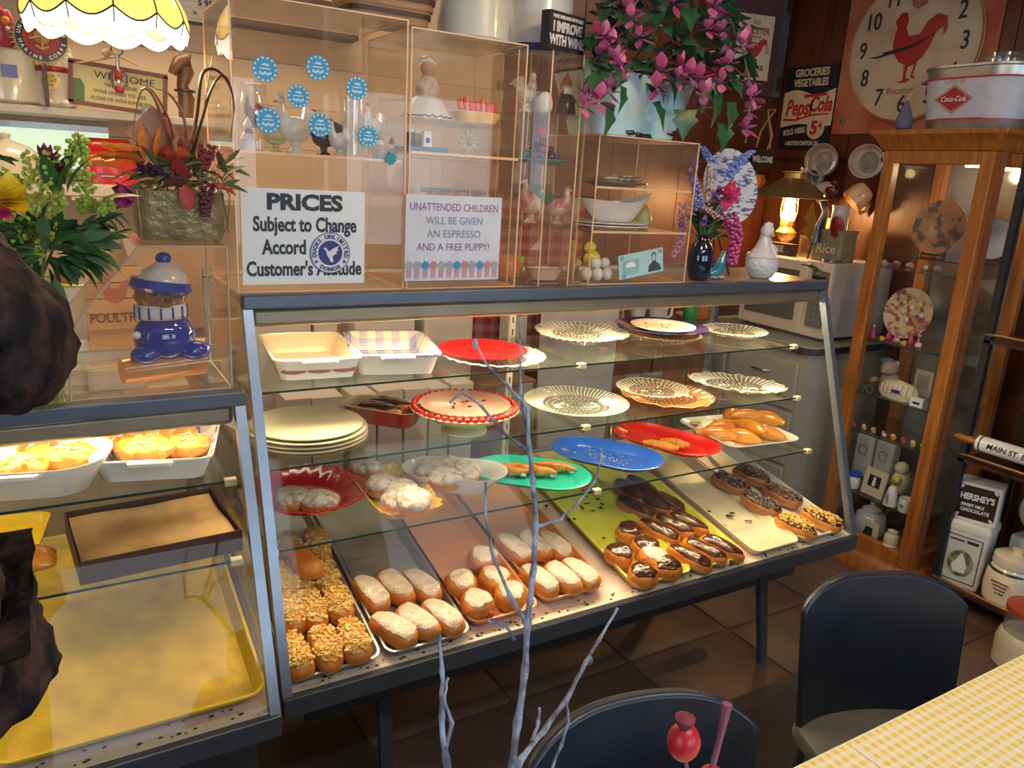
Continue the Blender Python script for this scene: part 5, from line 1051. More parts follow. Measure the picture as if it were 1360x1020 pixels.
O('wavy_band', MB().front([(-.5 * w + w * i / 12, h * (.19 + .035 * sin(i * .6))) for i in range(13)] + [(.5 * w - w * i / 12, h * (-.21 + .02 * sin(6 - i * .6))) for i in range(13)], .001), cr, t)
text('Pepsi', h * .27, redp, t, (-.17 * w, -.0025, h * .0), xs=.72, bold=.003, shear=.2, name='soda_script'); text('Cola', h * .25, redp, t, (.25 * w, -.0025, h * .03), xs=.72, bold=.003, shear=.2, name='soda_script')
O('script_swash', MB().front([(-.46 * w, -.15 * h), (-.2 * w, -.155 * h), (.1 * w, -.10 * h), (.42 * w, -.09 * h), (.44 * w, -.07 * h), (.1 * w, -.075 * h), (-.2 * w, -.13 * h), (-.45 * w, -.12 * h)], .0012, (0, -.001, 0)).front([(-.1 * w, .16 * h), (.35 * w, .17 * h), (.34 * w, .14 * h), (-.08 * w, .12 * h)], .0012, (0, -.001, 0)), redp, t)
O('price_disc', MB().front([(.22 * w + .17 * w * cos(a), -.25 * h + .13 * h * sin(a)) for a in [2 * pi * i / 28 for i in range(28)]], .0012, (0, -.001, 0)), cr, t)
text('5', h * .22, redp, t, (.19 * w, -.003, -.25 * h), bold=.004); text('¢', h * .12, redp, t, (.30 * w, -.003, -.22 * h), bold=.002)
text('SOLD HERE', h * .095, cr, t, (-.20 * w, -.001, -.285 * h), rot=(pi / 2, -.12, 0), xs=.70, bold=.0014); text('6-BOTTLE CARTON 25¢', h * .072, cr, t, (-.02 * w, -.001, -.43 * h), xs=.68, bold=.0012, shear=.15)
# clock
cc = P(1211, 62, x=3.07); ck = T('wall_clock', 'large square rusty red clock with round cream dial and a red rooster', 'clock', cc, -pi / 2)
rust = mat('rusty_red', (.42, .09, .045), .6, col2=(.55, .24, .12), scale=5, detail=7, bump=.1)
O('back_plate', MB().box((0, .022, 0), (.74, .016, .74)), rust, ck, bev=.003)
O('dial', MB().front(circ(.315, 64), .014, (0, .012, 0)), mat('aged_dial', (.66, .54, .40), .6, col2=(.42, .26, .13), scale=5, detail=7, lo=.25, hi=.55), ck)
O('dial_rim', MB().add(*(lambda n: ([(r * cos(2 * pi * i / n), -.006, r * sin(2 * pi * i / n)) for r in (.312, .322) for i in range(n)], [(i, (i + 1) % n, n + (i + 1) % n, n + i) for i in range(n)]))(64)), rust, ck)
for x, z in ((-.31, -.31), (.31, -.31), (-.31, .31), (.31, .31)): O('screw', MB().lathe([(.014, 0), (.013, .004), (0, .006)], 14), steel, ck, loc=(x, .013, z), rot=(pi / 2, 0, 0))
for i in range(1, 13):
    a = pi / 2 - i * pi / 6; text(str(i), .105, ink, ck, (.245 * cos(a), -.004, .245 * sin(a)), xs=.8, bold=.001, name='numeral')
roo = [(-.095, .02), (-.085, .09), (-.10, .115), (-.07, .15), (-.045, .145), (-.035, .11), (-.04, .08), (-.02, .045), (.03, .05), (.06, .10), (.10, .125), (.145, .11), (.155, .06), (.14, .03), (.135, .07), (.105, .05), (.09, .0), (.06, -.05), (.03, -.075), (.0, -.085), (-.05, -.06), (-.085, -.02)]
O('rooster_print', MB().front(roo, .002, (0, -.002, 0)).front([(-.02, -.08), (-.015, -.14), (-.05, -.15), (.0, -.152), (.02, -.14), (-.003, -.13), (.0, -.08)], .002, (0, -.002, 0)).front([(.03, -.07), (.02, -.13), (.05, -.14), (.03, -.12), (.04, -.07)], .002, (0, -.002, 0)), redc, ck)
O('print', MB().front([(-.03, .17), (.0, .155), (.04, .17), (.05, .22), (.03, .2), (.0, .185), (-.02, .21), (-.04, .22)], .001, (0, -.002, 0)), mat('faded_rust', (.40, .18, .12), .6), ck)
O('hour_hand', MB().front([(0, .006), (-.13, -.012), (-.145, -.020), (-.13, -.02), (0, -.006)], .001, (0, -.006, 0)), black, ck); O('minute_hand', MB().front([(.12, .05), (0, .006), (-.16, -.028), (-.21, -.032), (-.16, -.036), (0, -.006)], .001, (0, -.0075, 0)), black, ck)
text('Rooster', .045, mat('faded_rust', (1, 1, 1)), ck, (-.02, -.003, -.185), xs=.9)
# hung panel with rooster coffee card (back wall)
p1 = P(962, 60, y=WY - .03); p2 = P(1050, 60, y=WY - .03); zt_, zb_ = 2.62, P(1000, 126, y=WY - .03)[2]
t = T('shutter', 'dark mauve shutter door hanging in the corner behind the flowers', 'shutter', ((p1[0] + p2[0]) / 2 - .05, WY - .045, (zt_ + zb_) / 2)); W_ = p2[0] - p1[0]; H_ = zt_ - zb_
mv = mat('mauve_paint', (.16, .075, .08), .5, col2=(.12, .055, .06), scale=5); O('board', MB().box((0, .012, 0), (W_, .02, H_)), mv, t, bev=.002)
for x in (-1, 1): O('stile', MB().box((x * (W_ / 2 - .03), 0, 0), (.06, .012, H_)), mat('mauve_grey', (.13, .11, .11), .5), t, bev=.002)
for z in (-.22, .15): O('latch', MB().box((W_ / 2 - .028, -.012, z), (.02, .012, .07)), charcoal, t, bev=.002)
zz_ = WY - .07; pa = P(1001, 63, y=zz_); hw = 26.5 * K(pa); hh_ = 40 * K(pa)
t = T('coffee_card', 'cream card reading RED ROOSTER COFFEE with a red cockerel', 'sign', pa, R_(-14)); O('sheet', MB().box((0, 0, 0), (2 * hw, .006, 2 * hh_)), mat('card_cream', (.74, .66, .50), .5, col2=(.66, .55, .38), scale=5), t, smooth=0)
text('RED', hh_ * .18, redp, t, (0, -.0035, hh_ * .76), xs=.9); text('ROOSTER', hh_ * .30, redp, t, (0, -.0035, hh_ * .50), xs=.78, bold=.001); text('FRESH ROAST', hh_ * .09, ink, t, (0, -.0035, hh_ * .32), xs=.9); text('COFFEE', hh_ * .20, ink, t, (hw * .1, -.0035, -hh_ * .62), xs=1.1, bold=.0006)
text('25\nLBS', hh_ * .12, redp, t, (-hw * .78, -.0035, -hh_ * .05)); text('25\nLBS', hh_ * .12, redp, t, (hw * .78, -.0035, -hh_ * .05))
O('cockerel_print', MB().front([(x * hw * 4.6 * 1.05, z * hh_ * 3.0 - hh_ * .08) for x, z in roo], .0008, (0, -.003, 0)).front([(-.02 * hw, -.28 * hh_), (.0, -.46 * hh_), (.08 * hw, -.46 * hh_), (.06 * hw, -.28 * hh_)], .0008, (0, -.003, 0)), redp, t)
t = T('welcome_plaque', 'small dark wooden plaque hanging by raffia, its letters ending in ME', 'sign', P(1012, 212, y=1.3), R_(-10)); kk = K(t.location)
O('board', MB().box((0, 0, 0), (.12, .01, 15 * kk * 2)), dwood, t); text('WELCOME', .042, white, t, (0, -.0055, 0), bold=.0014, xs=.62); O('raffia', MB().tube([(-.05, 0, .03), (-.03, 0, .14), (0, -.01, .2), (.03, 0, .13), (.05, 0, .03)], .004, 6).tube([(0, -.01, .2), (-.02, -.02, .24), (.03, -.02, .25), (0, -.01, .2), (.03, -.02, .12), (.01, -.02, .05)], .005, 6), mat('raffia', (.5, .34, .16), .7), t)
# ------------------------------------------------------------------ hanging mugs
def mug(name, label, px, py, rpx, depth, aim, m, x=2.98, inner=None, hang=.6, group='mugs hung on the panelled wall', print_=None):
    p = P(px, py, x=x); r = rpx * K(p); t = T(name, label, 'mug', p, 0, group)
    t.rotation_euler = Vector(aim).to_track_quat('Z', 'X').to_euler()
    O('mug_body', MB().lathe([(0, -depth), (r * .70, -depth), (r * .92, -depth * .8), (r * 1.02, -depth * .4), (r, 0), (r * .96, .002), (r * .93, -.004), (r * .93, -depth * .45), (r * .8, -depth * .78), (0, -depth * .85)], 32), m, t)
    a = hang; u = Vector((cos(a), sin(a), 0)); O('handle', MB().tube([u * r * .98 + Vector((0, 0, -.012)), u * (r + .038) + Vector((0, 0, -.010)), u * (r + .046) + Vector((0, 0, -depth * .4)), u * (r + .03) + Vector((0, 0, -depth * .62)), u * r * .98 + Vector((0, 0, -depth * .6))], .009, 8), m, t)
    if inner: O('inside_print', MB().lathe([(0, -depth * .78), (r * .62, -depth * .74), (r * .64, -depth * .745), (0, -depth * .80)], 24, sy=.8), inner, t)
    return t
pinkw = mat('mug_glaze', (.62, .52, .48), .2, coat=.4); dim = mat('mug_inside_print', (.20, .17, .16), .4, col2=(.42, .36, .30), scale=25)
mug('soup_mug', 'wide white mug hung below the soda sign, print inside its bowl', 1090, 212, 21, .085, (-1, -.45, .10), pinkw, inner=dim, hang=2.2)
mug('soup_mug', 'wide white mug hung beside the oak cabinet, dark print inside', 1150, 214, 22, .085, (-1, -.45, .05), pinkw, inner=dim, hang=-1.1)
mug('coffee_mug', 'small white mug low on the wall, lit orange beside the lamp shade', 1085, 258, 13, .08, (-.7, .5, -.35), pinkw, hang=1.3)
mug('coffee_mug', 'orange printed mug hanging tilted above the grey canister', 1130, 268, 16, .09, (-.6, .5, -.75), mat('orange_mug', (.60, .20, .06), .25, coat=.4, col2=(.7, .5, .3), scale=18), hang=2.6)
mug('coffee_mug', 'small printed mug partly hidden behind the brass lamp shade', 1078, 236, 11, .07, (-1, -.2, .0), pinkw, inner=dim, hang=1.0)
t = T('mug_rack', 'thin dark wire rack holding the mugs on the panelled wall', 'rack', (3.08, .95, 1.70))
m = MB()
for z in (0.04, -.13): m.cyl((0, -.35, z), (0, .45, z), .004)
for y in (-.22, .06, .3): m.tube([(0, y, .04), (-.015, y, .03), (-.02, y, .05)], .003, 6)
O('wire', m, charcoal, t)
# ------------------------------------------------------------------ counter, microwave and the things on it
ct = T('kitchen_counter', 'grey laminate counter with drawers beneath the microwave', 'cabinet', (2.47, .50, 0))
O('cabinet_body', MB().b2(.03, .60, .03, .90, .08, .885), mat('cabinet_putty', (.42, .38, .33), .4, col2=(.38, .34, .30), scale=4), ct)
O('toe_kick', MB().b2(.08, .60, .06, .92, 0, .08), charcoal, ct)
O('worktop', MB().rl([(.312, .455, 0, .06), (.312, .455, .04, .06)], 6, c=(.312, .445, .885)), mat('worktop_grey', (.30, .28, .25), .35, col2=(.22, .21, .19), scale=60), ct, bev=.006)
O('worktop_edge', MB().rl([(.314, .457, 0, .06), (.314, .457, .03, .06)], 6, c=(.312, .445, .886), cap=False), charcoal, ct)
put = mat('cabinet_putty', (1, 1, 1))
for i, (y0, y1, z0, z1) in enumerate(((.06, .46, .62, .84), (.06, .46, .36, .60), (.06, .46, .11, .34), (.49, .88, .62, .84), (.49, .88, .11, .60))):
    d = O('drawer' if i < 4 else 'door', MB().b2(.012, .03, y0, y1, z0, z1), put, ct, bev=.004)
    O('handle', MB().tube([(.010, (y0 + y1) / 2 - .05, z1 - .07), (-.012, (y0 + y1) / 2 - .035, z1 - .07), (-.012, (y0 + y1) / 2 + .035, z1 - .07), (.010, (y0 + y1) / 2 + .05, z1 - .07)], .006, 8), chrome, d)
mw = T('microwave', 'white microwave oven with dark window, standing on the grey counter', 'microwave', (2.62, .56, .928)); mwm = mat('microwave_cream', (.66, .56, .44), .4); mws = mat('microwave_side', (.42, .40, .44), .45)
O('casing', MB().b2(.012, .43, 0, .50, .012, .35), mws, mw, bev=.006)
O('front_panel', MB().b2(-.004, .012, 0, .50, .012, .35), mwm, mw, bev=.003)
O('door', MB().b2(-.014, -.003, .125, .497, .016, .346), mwm, mw, bev=.004); O('window', MB().b2(-.0175, -.014, .165, .46, .07, .30), mat('microwave_window', (.10, .11, .10), .25), mw, smooth=0)
kp = O('control_panel', MB().b2(-.016, -.004, .012, .095, .06, .31), mat('keypad', (.13, .13, .12), .4), mw, smooth=0)
for r in range(5):
    for q in range(3): O('button', MB().box((-.017, .028 + q * .025, .09 + r * .028), (.002, .019, .018)), mat('keypad_grey', (.20, .2, .19), .4), kp)
O('display', MB().b2(-.0175, -.015, .02, .088, .25, .29), black, kp)
for x in (.03, .4):
    for y in (.03, .47): O('foot', MB().cyl((x, y, 0), (x, y, .013), .012), charcoal, mw)
MZ = 1.279
# oil style lamp
lb_ = P(1046, 330, z=MZ); LX = 2.80; q_ = P(1045, 300, x=LX); ly = q_[1]
lt = T('oil_lamp', 'glowing oil-style lamp with a brass cone shade on the microwave', 'lamp', (LX, ly, MZ)); brass = mat('brass_dark', (.30, .21, .09), .35, .6, col2=(.22, .15, .06), scale=14); gl = mat('lamp_glow', (1, .8, .4), emit=(1, .66, .26), es=18)
zs_ = P(1051, 263, x=LX)[2] - MZ; zt2 = P(1043, 232, x=LX)[2] - MZ
O('base', MB().lathe([(.055, 0), (.058, .008), (.03, .02), (.02, .05), (.045, .075), (.05, .10), (.03, .125)], 24), mat('lamp_font_brass', (.6, .38, .1), .3, .5), lt)
O('burner', MB().lathe([(.028, .125), (.032, .14), (.028, .155)], 24, wav=lambda r, z, a, j: (r * (1 + .08 * cos(16 * a)), z)), mat('lamp_font_brass', (1, 1, 1)), lt)
O('chimney', MB().lathe([(.024, .15), (.034, .175), (.026, .215), (.022, zs_ + .04)], 24, cap=False), gl, lt)
O('shade', MB().lathe([(.185, zs_), (.19, zs_ + .003), (.050, zt2 - .015), (.046, zt2 - .015), (.183, zs_ + .001)], 40), brass, lt)
O('shade_collar', MB().lathe([(.048, zt2 - .016), (.048, zt2 + .008), (.062, zt2 + .012), (.062, zt2 + .016), (.03, zt2 + .018)], 30), mat('lamp_font_brass', (1, 1, 1)), lt)
O('finial', MB().cyl((.02, -.05, zt2 + .016), (.02, -.05, zt2 + .075), .005).ell((.02, -.05, zt2 + .08), (.008, .008, .010), 8, 6), mat('lamp_font_brass', (1, 1, 1)), lt)
m = MB()
for i in range(6): a = i * pi / 3; m.tube([(.03 * cos(a), .03 * sin(a), .15), (.04 * cos(a), .04 * sin(a), .2), (.035 * cos(a), .035 * sin(a), zs_)], .003, 5)
O('cage_wire', m, mat('lamp_font_brass', (1, 1, 1)), lt)
point('oil_lamp_light', (-.075, -.02, zs_ - .02), 17.0, (1, .55, .20), .03, lt)
# metal rooster
X2 = 2.68
rp_ = P(1085, 346, x=X2); rt = T('metal_rooster', 'tall sheet-metal rooster figure with a red tail standing on the microwave', 'figurine', (X2, rp_[1], MZ))
def RR(px, py): p = P(px, py, x=X2); return (0, p[1] - rp_[1], p[2] - MZ)
O('body', MB().tube([RR(1093, 268), RR(1097, 282), RR(1090, 300), RR(1086, 322)], [.020, .020, .032, .040], 12, flat=.5), mat('gunmetal', (.10, .11, .13), .3, .7), rt)
O('head', MB().ell(RR(1103, 256), (.010, .036, .026), 12, 8, noise=.08).ell(RR(1108, 243), (.008, .022, .012), 10, 6), mat('dark_red_metal', (.10, .02, .015), .3, .3), rt)
O('tail', MB().ell(RR(1111, 302), (.012, .038, .048), 14, 8, noise=.04), mat('oxblood_metal', (.22, .02, .02), .3, .3), rt)
m = MB(); pl_ = [RR(1080, 268), RR(1068, 290), RR(1073, 300), RR(1065, 306), RR(1075, 318), RR(1078, 322), RR(1083, 300)]
m.add([(-.004, y, z) for _, y, z in pl_] + [(.004, y, z) for _, y, z in pl_], [tuple(range(7)), tuple(range(7, 14))[::-1]] + [(i, 7 + i, 7 + (i + 1) % 7, (i + 1) % 7) for i in range(7)])
O('wing', m, mat('ochre_metal', (.34, .20, .03), .4, .3), rt)
for a, b in ((RR(1080, 320), RR(1071, 347)), (RR(1093, 320), RR(1094, 348))): O('leg', MB().cyl(a, b, .004), charcoal, rt)
X3 = 2.70
t = T('rice_tin', 'worn olive square tin with lettering RICE at the near end of the microwave', 'tin', (X3 + .03, .66, MZ)); O('tin_body', MB().rl([(.055, .075, 0, .01), (.055, .075, .125, .01), (.058, .078, .126, .01), (.058, .078, .14, .01)], 3), mat('olive_tin', (.22, .20, .13), .5, col2=(.14, .13, .09), scale=12), t, rot=(0, 0, 0)); text('Rice', .06, mat('pale_tin_print', (.5, .46, .34), .5), t, (-.0565, 0, .055), rot=(pi / 2, 0, -pi / 2), bold=.001)
t = T('grey_canister', 'pale lavender cylindrical canister standing on the olive tin', 'canister', (X3 + .03, .655, MZ + .1405)); O('canister_body', MB().lathe([(.034, 0), (.036, .004), (.036, .095), (.038, .097), (.038, .105), (.0, .107)], 26), mat('lavender_plastic', (.46, .42, .50), .3), t)
t = T('steel_dish', 'small round steel dish at the front edge of the microwave top', 'dish', (2.655, .60, MZ)); O('dish_body', MB().lathe([(.036, 0), (.042, .004), (.044, .014), (.046, .015), (.040, .006), (0, .005)], 28), chrome, t)
t = T('coffee_box', 'dark box end lettered COFFEE behind the hen jar', 'box', (2.66, .93, MZ)); O('box_body', MB().b2(0, .05, -.09, .12, 0, .055), mat('coffee_brown', (.06, .035, .035), .5), t); text('COFFEE', .040, mat('pale_tin_print', (1, 1, 1)), t, (-.001, .015, .028), rot=(pi / 2, 0, -pi / 2), bold=.0012, xs=.9)
t = T('picture_card', 'small picture card with an orange scene between the rooster legs', 'card', (2.72, .80, MZ)); O('sheet', MB().box((0, 0, .05), (.004, .09, .10)), mat('card_ochre', (.55, .36, .12), .5), t); O('picture', MB().box((-.003, 0, .052), (.002, .06, .07)), mat('card_picture', (.5, .15, .05), .5, col2=(.15, .12, .08), scale=40), t)
t = T('picture_card', 'pale card leaning beside the olive tin', 'card', (2.72, .735, MZ)); O('sheet', MB().box((0, 0, .06), (.004, .04, .12)), mat('card_buff', (.62, .50, .30), .5), t)
t = T('yellow_book', 'yellow lit booklet standing behind the metal rooster', 'book', (2.92, .80, MZ)); O('cover', MB().box((0, 0, .09), (.02, .12, .18)), mat('book_yellow', (.75, .48, .08), .5), t)
# orange backdrop and pumpkin ornaments by lamp
t = T('pumpkin_ornament', 'orange pumpkin ornament hanging left of the lamp shade', 'ornament', P(1003, 240, x=2.9)); O('shell', MB().lathe([(.008, -.04), (.04, -.03), (.052, 0), (.04, .03), (.008, .036)], 28, wav=lambda r, z, a, j: (r * (1 + .06 * cos(7 * a)), z)), mat('pumpkin_orange', (.75, .22, .03), .4), t); O('stem', MB().cyl((0, 0, .03), (0, 0, .06), .008), mat('stem_green', (1, 1, 1)), t)
# ------------------------------------------------------------------ oak curio cabinet
cu = T('curio_cabinet', 'tall oak curio cabinet with glass doors, full of small collectibles', 'cabinet', (2.6, .18, 0)); D_, hy_ = .42, .22; HZ = 1.755
def cb_(x0, x1, y0, y1, z0, z1, name='stile', m=oak, bev=.003): return O(name, MB().b2(x0, x1, y0, y1, z0, z1), m, cu, bev=bev)
for (x, y) in ((0, -hy_), (0, hy_ - .05), (D_ - .04, -hy_), (D_ - .04, hy_ - .04)): cb_(x, x + .04, y, y + .05, .09, HZ)
cb_(.0, .035, -hy_ + .05, hy_ - .05, .09, .15, 'rail'); cb_(0, .035, -hy_ + .05, hy_ - .05, HZ - .05, HZ, 'rail'); cb_(.035, D_, -hy_, -hy_ + .03, .09, .15, 'rail'); cb_(.035, D_, -hy_, -hy_ + .03, HZ - .05, HZ, 'rail')
O('base_moulding', MB().rl([(D_ / 2 + .025, hy_ + .025, 0, .004), (D_ / 2 + .025, hy_ + .025, .05, .004), (D_ / 2 + .01, hy_ + .01, .075, .004), (D_ / 2 + .005, hy_ + .005, .09, .004)], 1, c=(D_ / 2, 0, 0)), oak, cu)
O('crown_moulding', MB().rl([(D_ / 2 + .004, hy_ + .004, HZ, .003), (D_ / 2 + .012, hy_ + .012, HZ + .01, .003), (D_ / 2 + .03, hy_ + .03, HZ + .045, .003), (D_ / 2 + .045, hy_ + .05, HZ + .058, .003), (D_ / 2 + .045, hy_ + .05, HZ + .075, .003)], 1, c=(D_ / 2, 0, 0)), oak, cu, smooth=25)
cb_(D_ - .01, D_, -hy_, hy_, .09, HZ, 'back_panel', mat('mirror_back', (.42, .40, .36), .12, .85), 0)
cb_(.02, D_, -hy_ + .01, hy_ - .01, .085, .1, 'floor_panel', oak, 0)
O('door_glass', MB().b2(.012, .015, -hy_ + .05, hy_ - .05, .15, HZ - .05), pane, cu, smooth=0); O('side_glass', MB().b2(.04, D_ - .04, -hy_ + .012, -hy_ + .015, .15, HZ - .05), pane, cu, smooth=0); O('side_glass', MB().b2(.04, D_ - .04, hy_ - .015, hy_ - .012, .15, HZ - .05), pane, cu, smooth=0)
O('side_stile', MB().b2(.055, .075, -hy_ - .004, -hy_ + .02, .09, HZ), mat('oak_red', (.30, .12, .06), .35), cu)
XC = 2.75; czs = [P(1225, 340, x=XC)[2], P(1195, 452, x=XC)[2], P(1190, 524, x=XC)[2], P(1175, 572, x=XC)[2], P(1165, 652, x=XC)[2]]
for z in czs: O('glass_shelf', MB().b2(.03, D_ - .015, -hy_ + .02, hy_ - .02, z - .005, z), shelfg, cu, smooth=0); O('shelf_edge', MB().b2(.0285, .03, -hy_ + .02, hy_ - .02, z - .005, z), glassedge, cu, smooth=0)
point('curio_lamp_light', (3.0 - .12, .15, HZ - .07), 1.6, (1, .75, .4), .02)
O('curio_lamp', MB().cyl((.30, -.05, HZ - .035), (.30, .05, HZ - .035), .012), mat('bulb_glow', (1, .9, .7), emit=(1, .8, .5), es=6), cu)
def CX(px, py, x=XC): p = P(px, py, x=x); return p
def eplate(name, label, px, py, r, z, m, x=2.80, ax=.8):
    p = P(px, py, x=x); t = T(name, label, 'plate', (x, p[1], z)); R = r * K(p)
    O('plate_body', MB().lathe([(0, 0), (R * .65, 0), (R * .72, .006), (R, .014), (R, .017), (R * .7, .009), (R * .62, .004), (0, .004)], 40), m, t, loc=(0, 0, R + .006), rot=(0, R_(-80), 0))
    O('plate_stand', MB().cyl((-.02, -.05, 0), (.03, 0, R * 1.2), .004).cyl((-.02, .05, 0), (.03, 0, R * 1.2), .004).cyl((.07, 0, 0), (.03, 0, R * 1.2), .004).b2(-.026, -.018, -.05, .05, .003, .010), dwood, t); return t
eplate('display_plate', 'dark floral collector plate on the top shelf of the curio', 1252, 288, 36, czs[0] + .001, mat('dark_floral_plate', (.42, .22, .13), .25, col2=(.12, .10, .09), scale=22, detail=5, lo=.42, hi=.52))
eplate('display_plate', 'bright flower-patterned collector plate on the second shelf of the curio', 1214, 385, 34, czs[1] + .001, mat('flower_plate', (.66, .52, .38), .25, col2=(.34, .10, .06), scale=34, detail=5, lo=.42, hi=.52), x=2.78)
eplate('display_plate', 'pale blue plate seen through the side glass of the curio', 1330, 285, 26, czs[0] + .001, mat('pale_blue_plate', (.36, .42, .55), .3), x=2.90)
m_ = [('flower_button', (.85, .78, .6)), ('flower_orange', (.75, .3, .06)), ('flower_yellow', (.8, .6, .12))]
fpl = [o for o in bpy.data.objects if o.get('label', '').startswith('bright flower')][0]
for i in range(16):
    a = i * 2.4; rr = .022 * sqrt(i) ; O('painted_flower', MB().ell((-.014, rr * cos(a), .09 + rr * sin(a)), (.003, .010, .010), 10, 6), mat(m_[i % 3][0], m_[i % 3][1], .3), fpl)
ORD = ['leftmost', 'second', 'third', 'fourth', 'fifth', 'sixth', 'seventh', 'eighth', 'ninth', 'tenth', 'eleventh', 'twelfth', 'thirteenth', 'last']
def shrow(n, px0, px1, py, z, name, label, group, mats, s=.014, x=XC, kind=0, cat='ornament'):
    for i in range(n):
        p = P(px0 + (px1 - px0) * (i + .5) / n, py, x=x); t = T(name, ORD[i] + ' ' + label, cat, (x - .02 + .03 * (i % 2), p[1], z + .001), i * .7, group)
        if kind == 0: O('shell', MB().ell((0, 0, s * .8), (s, s * .8, s * .8), 9, 6, noise=.12, seed=i), mats[i % len(mats)], t)
        elif kind == 1: O('bottle_body', MB().lathe([(s * .9, 0), (s, s * .4), (s * .35, s * 2.2), (s * .3, s * 3)], 14), mats[i % len(mats)], t); O('head', MB().ell((0, 0, s * 3.5), (s * .5,) * 3, 8, 6), skin, t)
shm = [mat('shell_white', (.7, .66, .58), .4), mat('shell_rose', (.55, .25, .16), .4), mat('shell_brown', (.35, .22, .14), .4)]
shrow(9, 1178, 1262, 326, czs[0] - .055, 'shell_ornament', 'tiny shell from the left under the dark floral plate', 'shells in the curio', shm, .013)
O('glass_shelf', MB().b2(.03, D_ - .015, -hy_ + .02, hy_ - .02, czs[0] - .060, czs[0] - .055), shelfg, cu, smooth=0)
shrow(5, 1156, 1234, 440, czs[1] - .0, 'pink_figurine', 'tiny pink-gowned figurine from the left in the curio', 'pink figurines in the curio', [mat('hot_pink', (.62, .07, .22), .3)], .014, kind=1, x=2.70, cat='figurine')
shrow(4, 1168, 1228, 448, czs[1], 'yellow_ornament', 'tiny snail-shaped ornament from the left among pink figurines', 'yellow ornaments in the curio', [mat('bright_yellow_orn', (.80, .45, .05), .3), shm[0]], .013, x=2.665)
# third shelf: teddy, striped cushion cap
z = czs[2]; t = T('teddy_bear', 'small tan teddy bear in a blue cap slumped on the curio shelf', 'soft toy', CX(1185, 470)); t.location[2] = z
tb = mat('teddy_fur', (.42, .30, .20), .9, bump=.4)
O('body', MB().ell((.02, .0, .04), (.04, .045, .045), 12, 8).ell((.0, .0, .105), (.035, .037, .033), 12, 8).ell((-.03, 0, .095), (.016, .018, .014), 8, 6), tb, t); O('cap', MB().ell((.01, .02, .130), (.026, .034, .016), 10, 6), mat('dull_blue', (.12, .16, .28), .7), t)
for s in (-1, 1): O('ear', MB().ell((0, s * .03, .132), (.008, .012, .012), 8, 6), tb, t); O('arm', MB().ell((-.03, s * .04, .045), (.028, .014, .014), 8, 6), tb, t)
p = CX(1196, 497, 2.68); t = T('striped_cushion', 'cream pinstriped padded cap with a small navy emblem, middle of the curio', 'cap', (2.69, p[1], z))
O('padding', MB().lathe([(.02, .004), (.05, 0), (.062, .02), (.06, .045), (.045, .068), (.0, .08)], 24, sx=.62, sy=1.45, c=(0, 0, 0)), mat('cream_cloth', (.74, .66, .50), .7), t)
m = MB()
for i in range(8): yy = -.075 + i * .021; k = sqrt(max(0, 1 - (yy / .09) ** 2)); m.tube([(-.0385 * k - .001, yy, .02), (-.036 * k - .001, yy, .045), (-.026 * k - .001, yy, .068)], .0011, 5)
O('pinstripe', m, charcoal, t, kind='stuff'); O('emblem', MB().box((-.0395, -.012, .038), (.003, .034, .014)), navy, t)
t = T('small_card', 'small white printed card at the right of the striped cap', 'card', CX(1222, 518, 2.66)); t.location[2] = z; O('sheet', MB().box((0, 0, .018), (.02, .055, .036)), paper, t); O('emblem', MB().box((-.0105, 0, .015), (.001, .03, .010)), navy, t)
t = T('postcard', 'tan card standing behind the striped cap', 'card', CX(1232, 480, 2.85)); t.location[2] = z; O('sheet', MB().box((0, 0, .055), (.004, .08, .11)), mat('card_tan', (.6, .5, .36), .5), t); O('picture', MB().box((-.003, 0, .06), (.001, .05, .06)), mat('card_grey', (.35, .33, .28), .5, scale=30), t)
t = T('eyeglasses', 'folded wire eyeglasses at the left of the striped cap', 'glasses', CX(1154, 505, 2.65)); t.location[2] = z; O('frame', MB().tube([(0, .03 + .016 * cos(a), .018 + .016 * sin(a)) for a in [2 * pi * i / 16 for i in range(17)]], .0015, 5).tube([(0, -.01 + .016 * cos(a), .018 + .016 * sin(a)) for a in [2 * pi * i / 16 for i in range(17)]], .0015, 5).tube([(0, -.026, .02), (.06, -.03, .01)], .0015, 5), steel, t)
shrow(14, 1138, 1236, 548, czs[3], 'bead_flower', 'tiny flower ornament from the left on the narrow fourth shelf', 'flower ornaments in the curio', [mat('hot_pink', (1, 1, 1)), shm[0], mat('bright_yellow_orn', (1, 1, 1)), mat('flower_orange', (1, 1, 1)), shm[2]], .011, x=2.68)
# lower shelves: plain white wares
z = czs[4]; bw_ = mat('pale_grey_cloth', (.55, .55, .60), .7)
for i, (px, lb) in enumerate(((1150, 'folded pale grey towel at the left of the lower curio shelf'), (1178, 'folded pale grey towel in the middle of the lower curio shelf'))):
    t = T('folded_towel', lb, 'towel', CX(px, 600, 2.86)); t.location[2] = z + .001; O('fold', MB().box((0, 0, .10), (.05, .09, .20)), bw_, t, bev=.012); O('fold_layer', MB().box((.03, 0, .09), (.02, .085, .18)), bw_, t, bev=.008)
    O('stitched_outline', MB().tube([(-.027, .02 * cos(a) , .135 + .018 * sin(a)) for a in [pi * k / 8 for k in range(9)]], .0012, 5).tube([(-.027, -.02, .135), (-.027, -.015, .11), (-.027, .015, .11), (-.027, .02, .135)], .0012, 5), charcoal, t)
t = T('lidded_jar', 'small white jar with a blue screw lid at the left of the curio shelf', 'jar', CX(1137, 625, 2.68)); t.location[2] = z + .001; O('jar_body', MB().lathe([(.022, 0), (.024, .005), (.024, .05), (.02, .055)], 22), whitec, t); O('lid', MB().lathe([(.025, .055), (.025, .075), (0, .077)], 22), blueg, t)
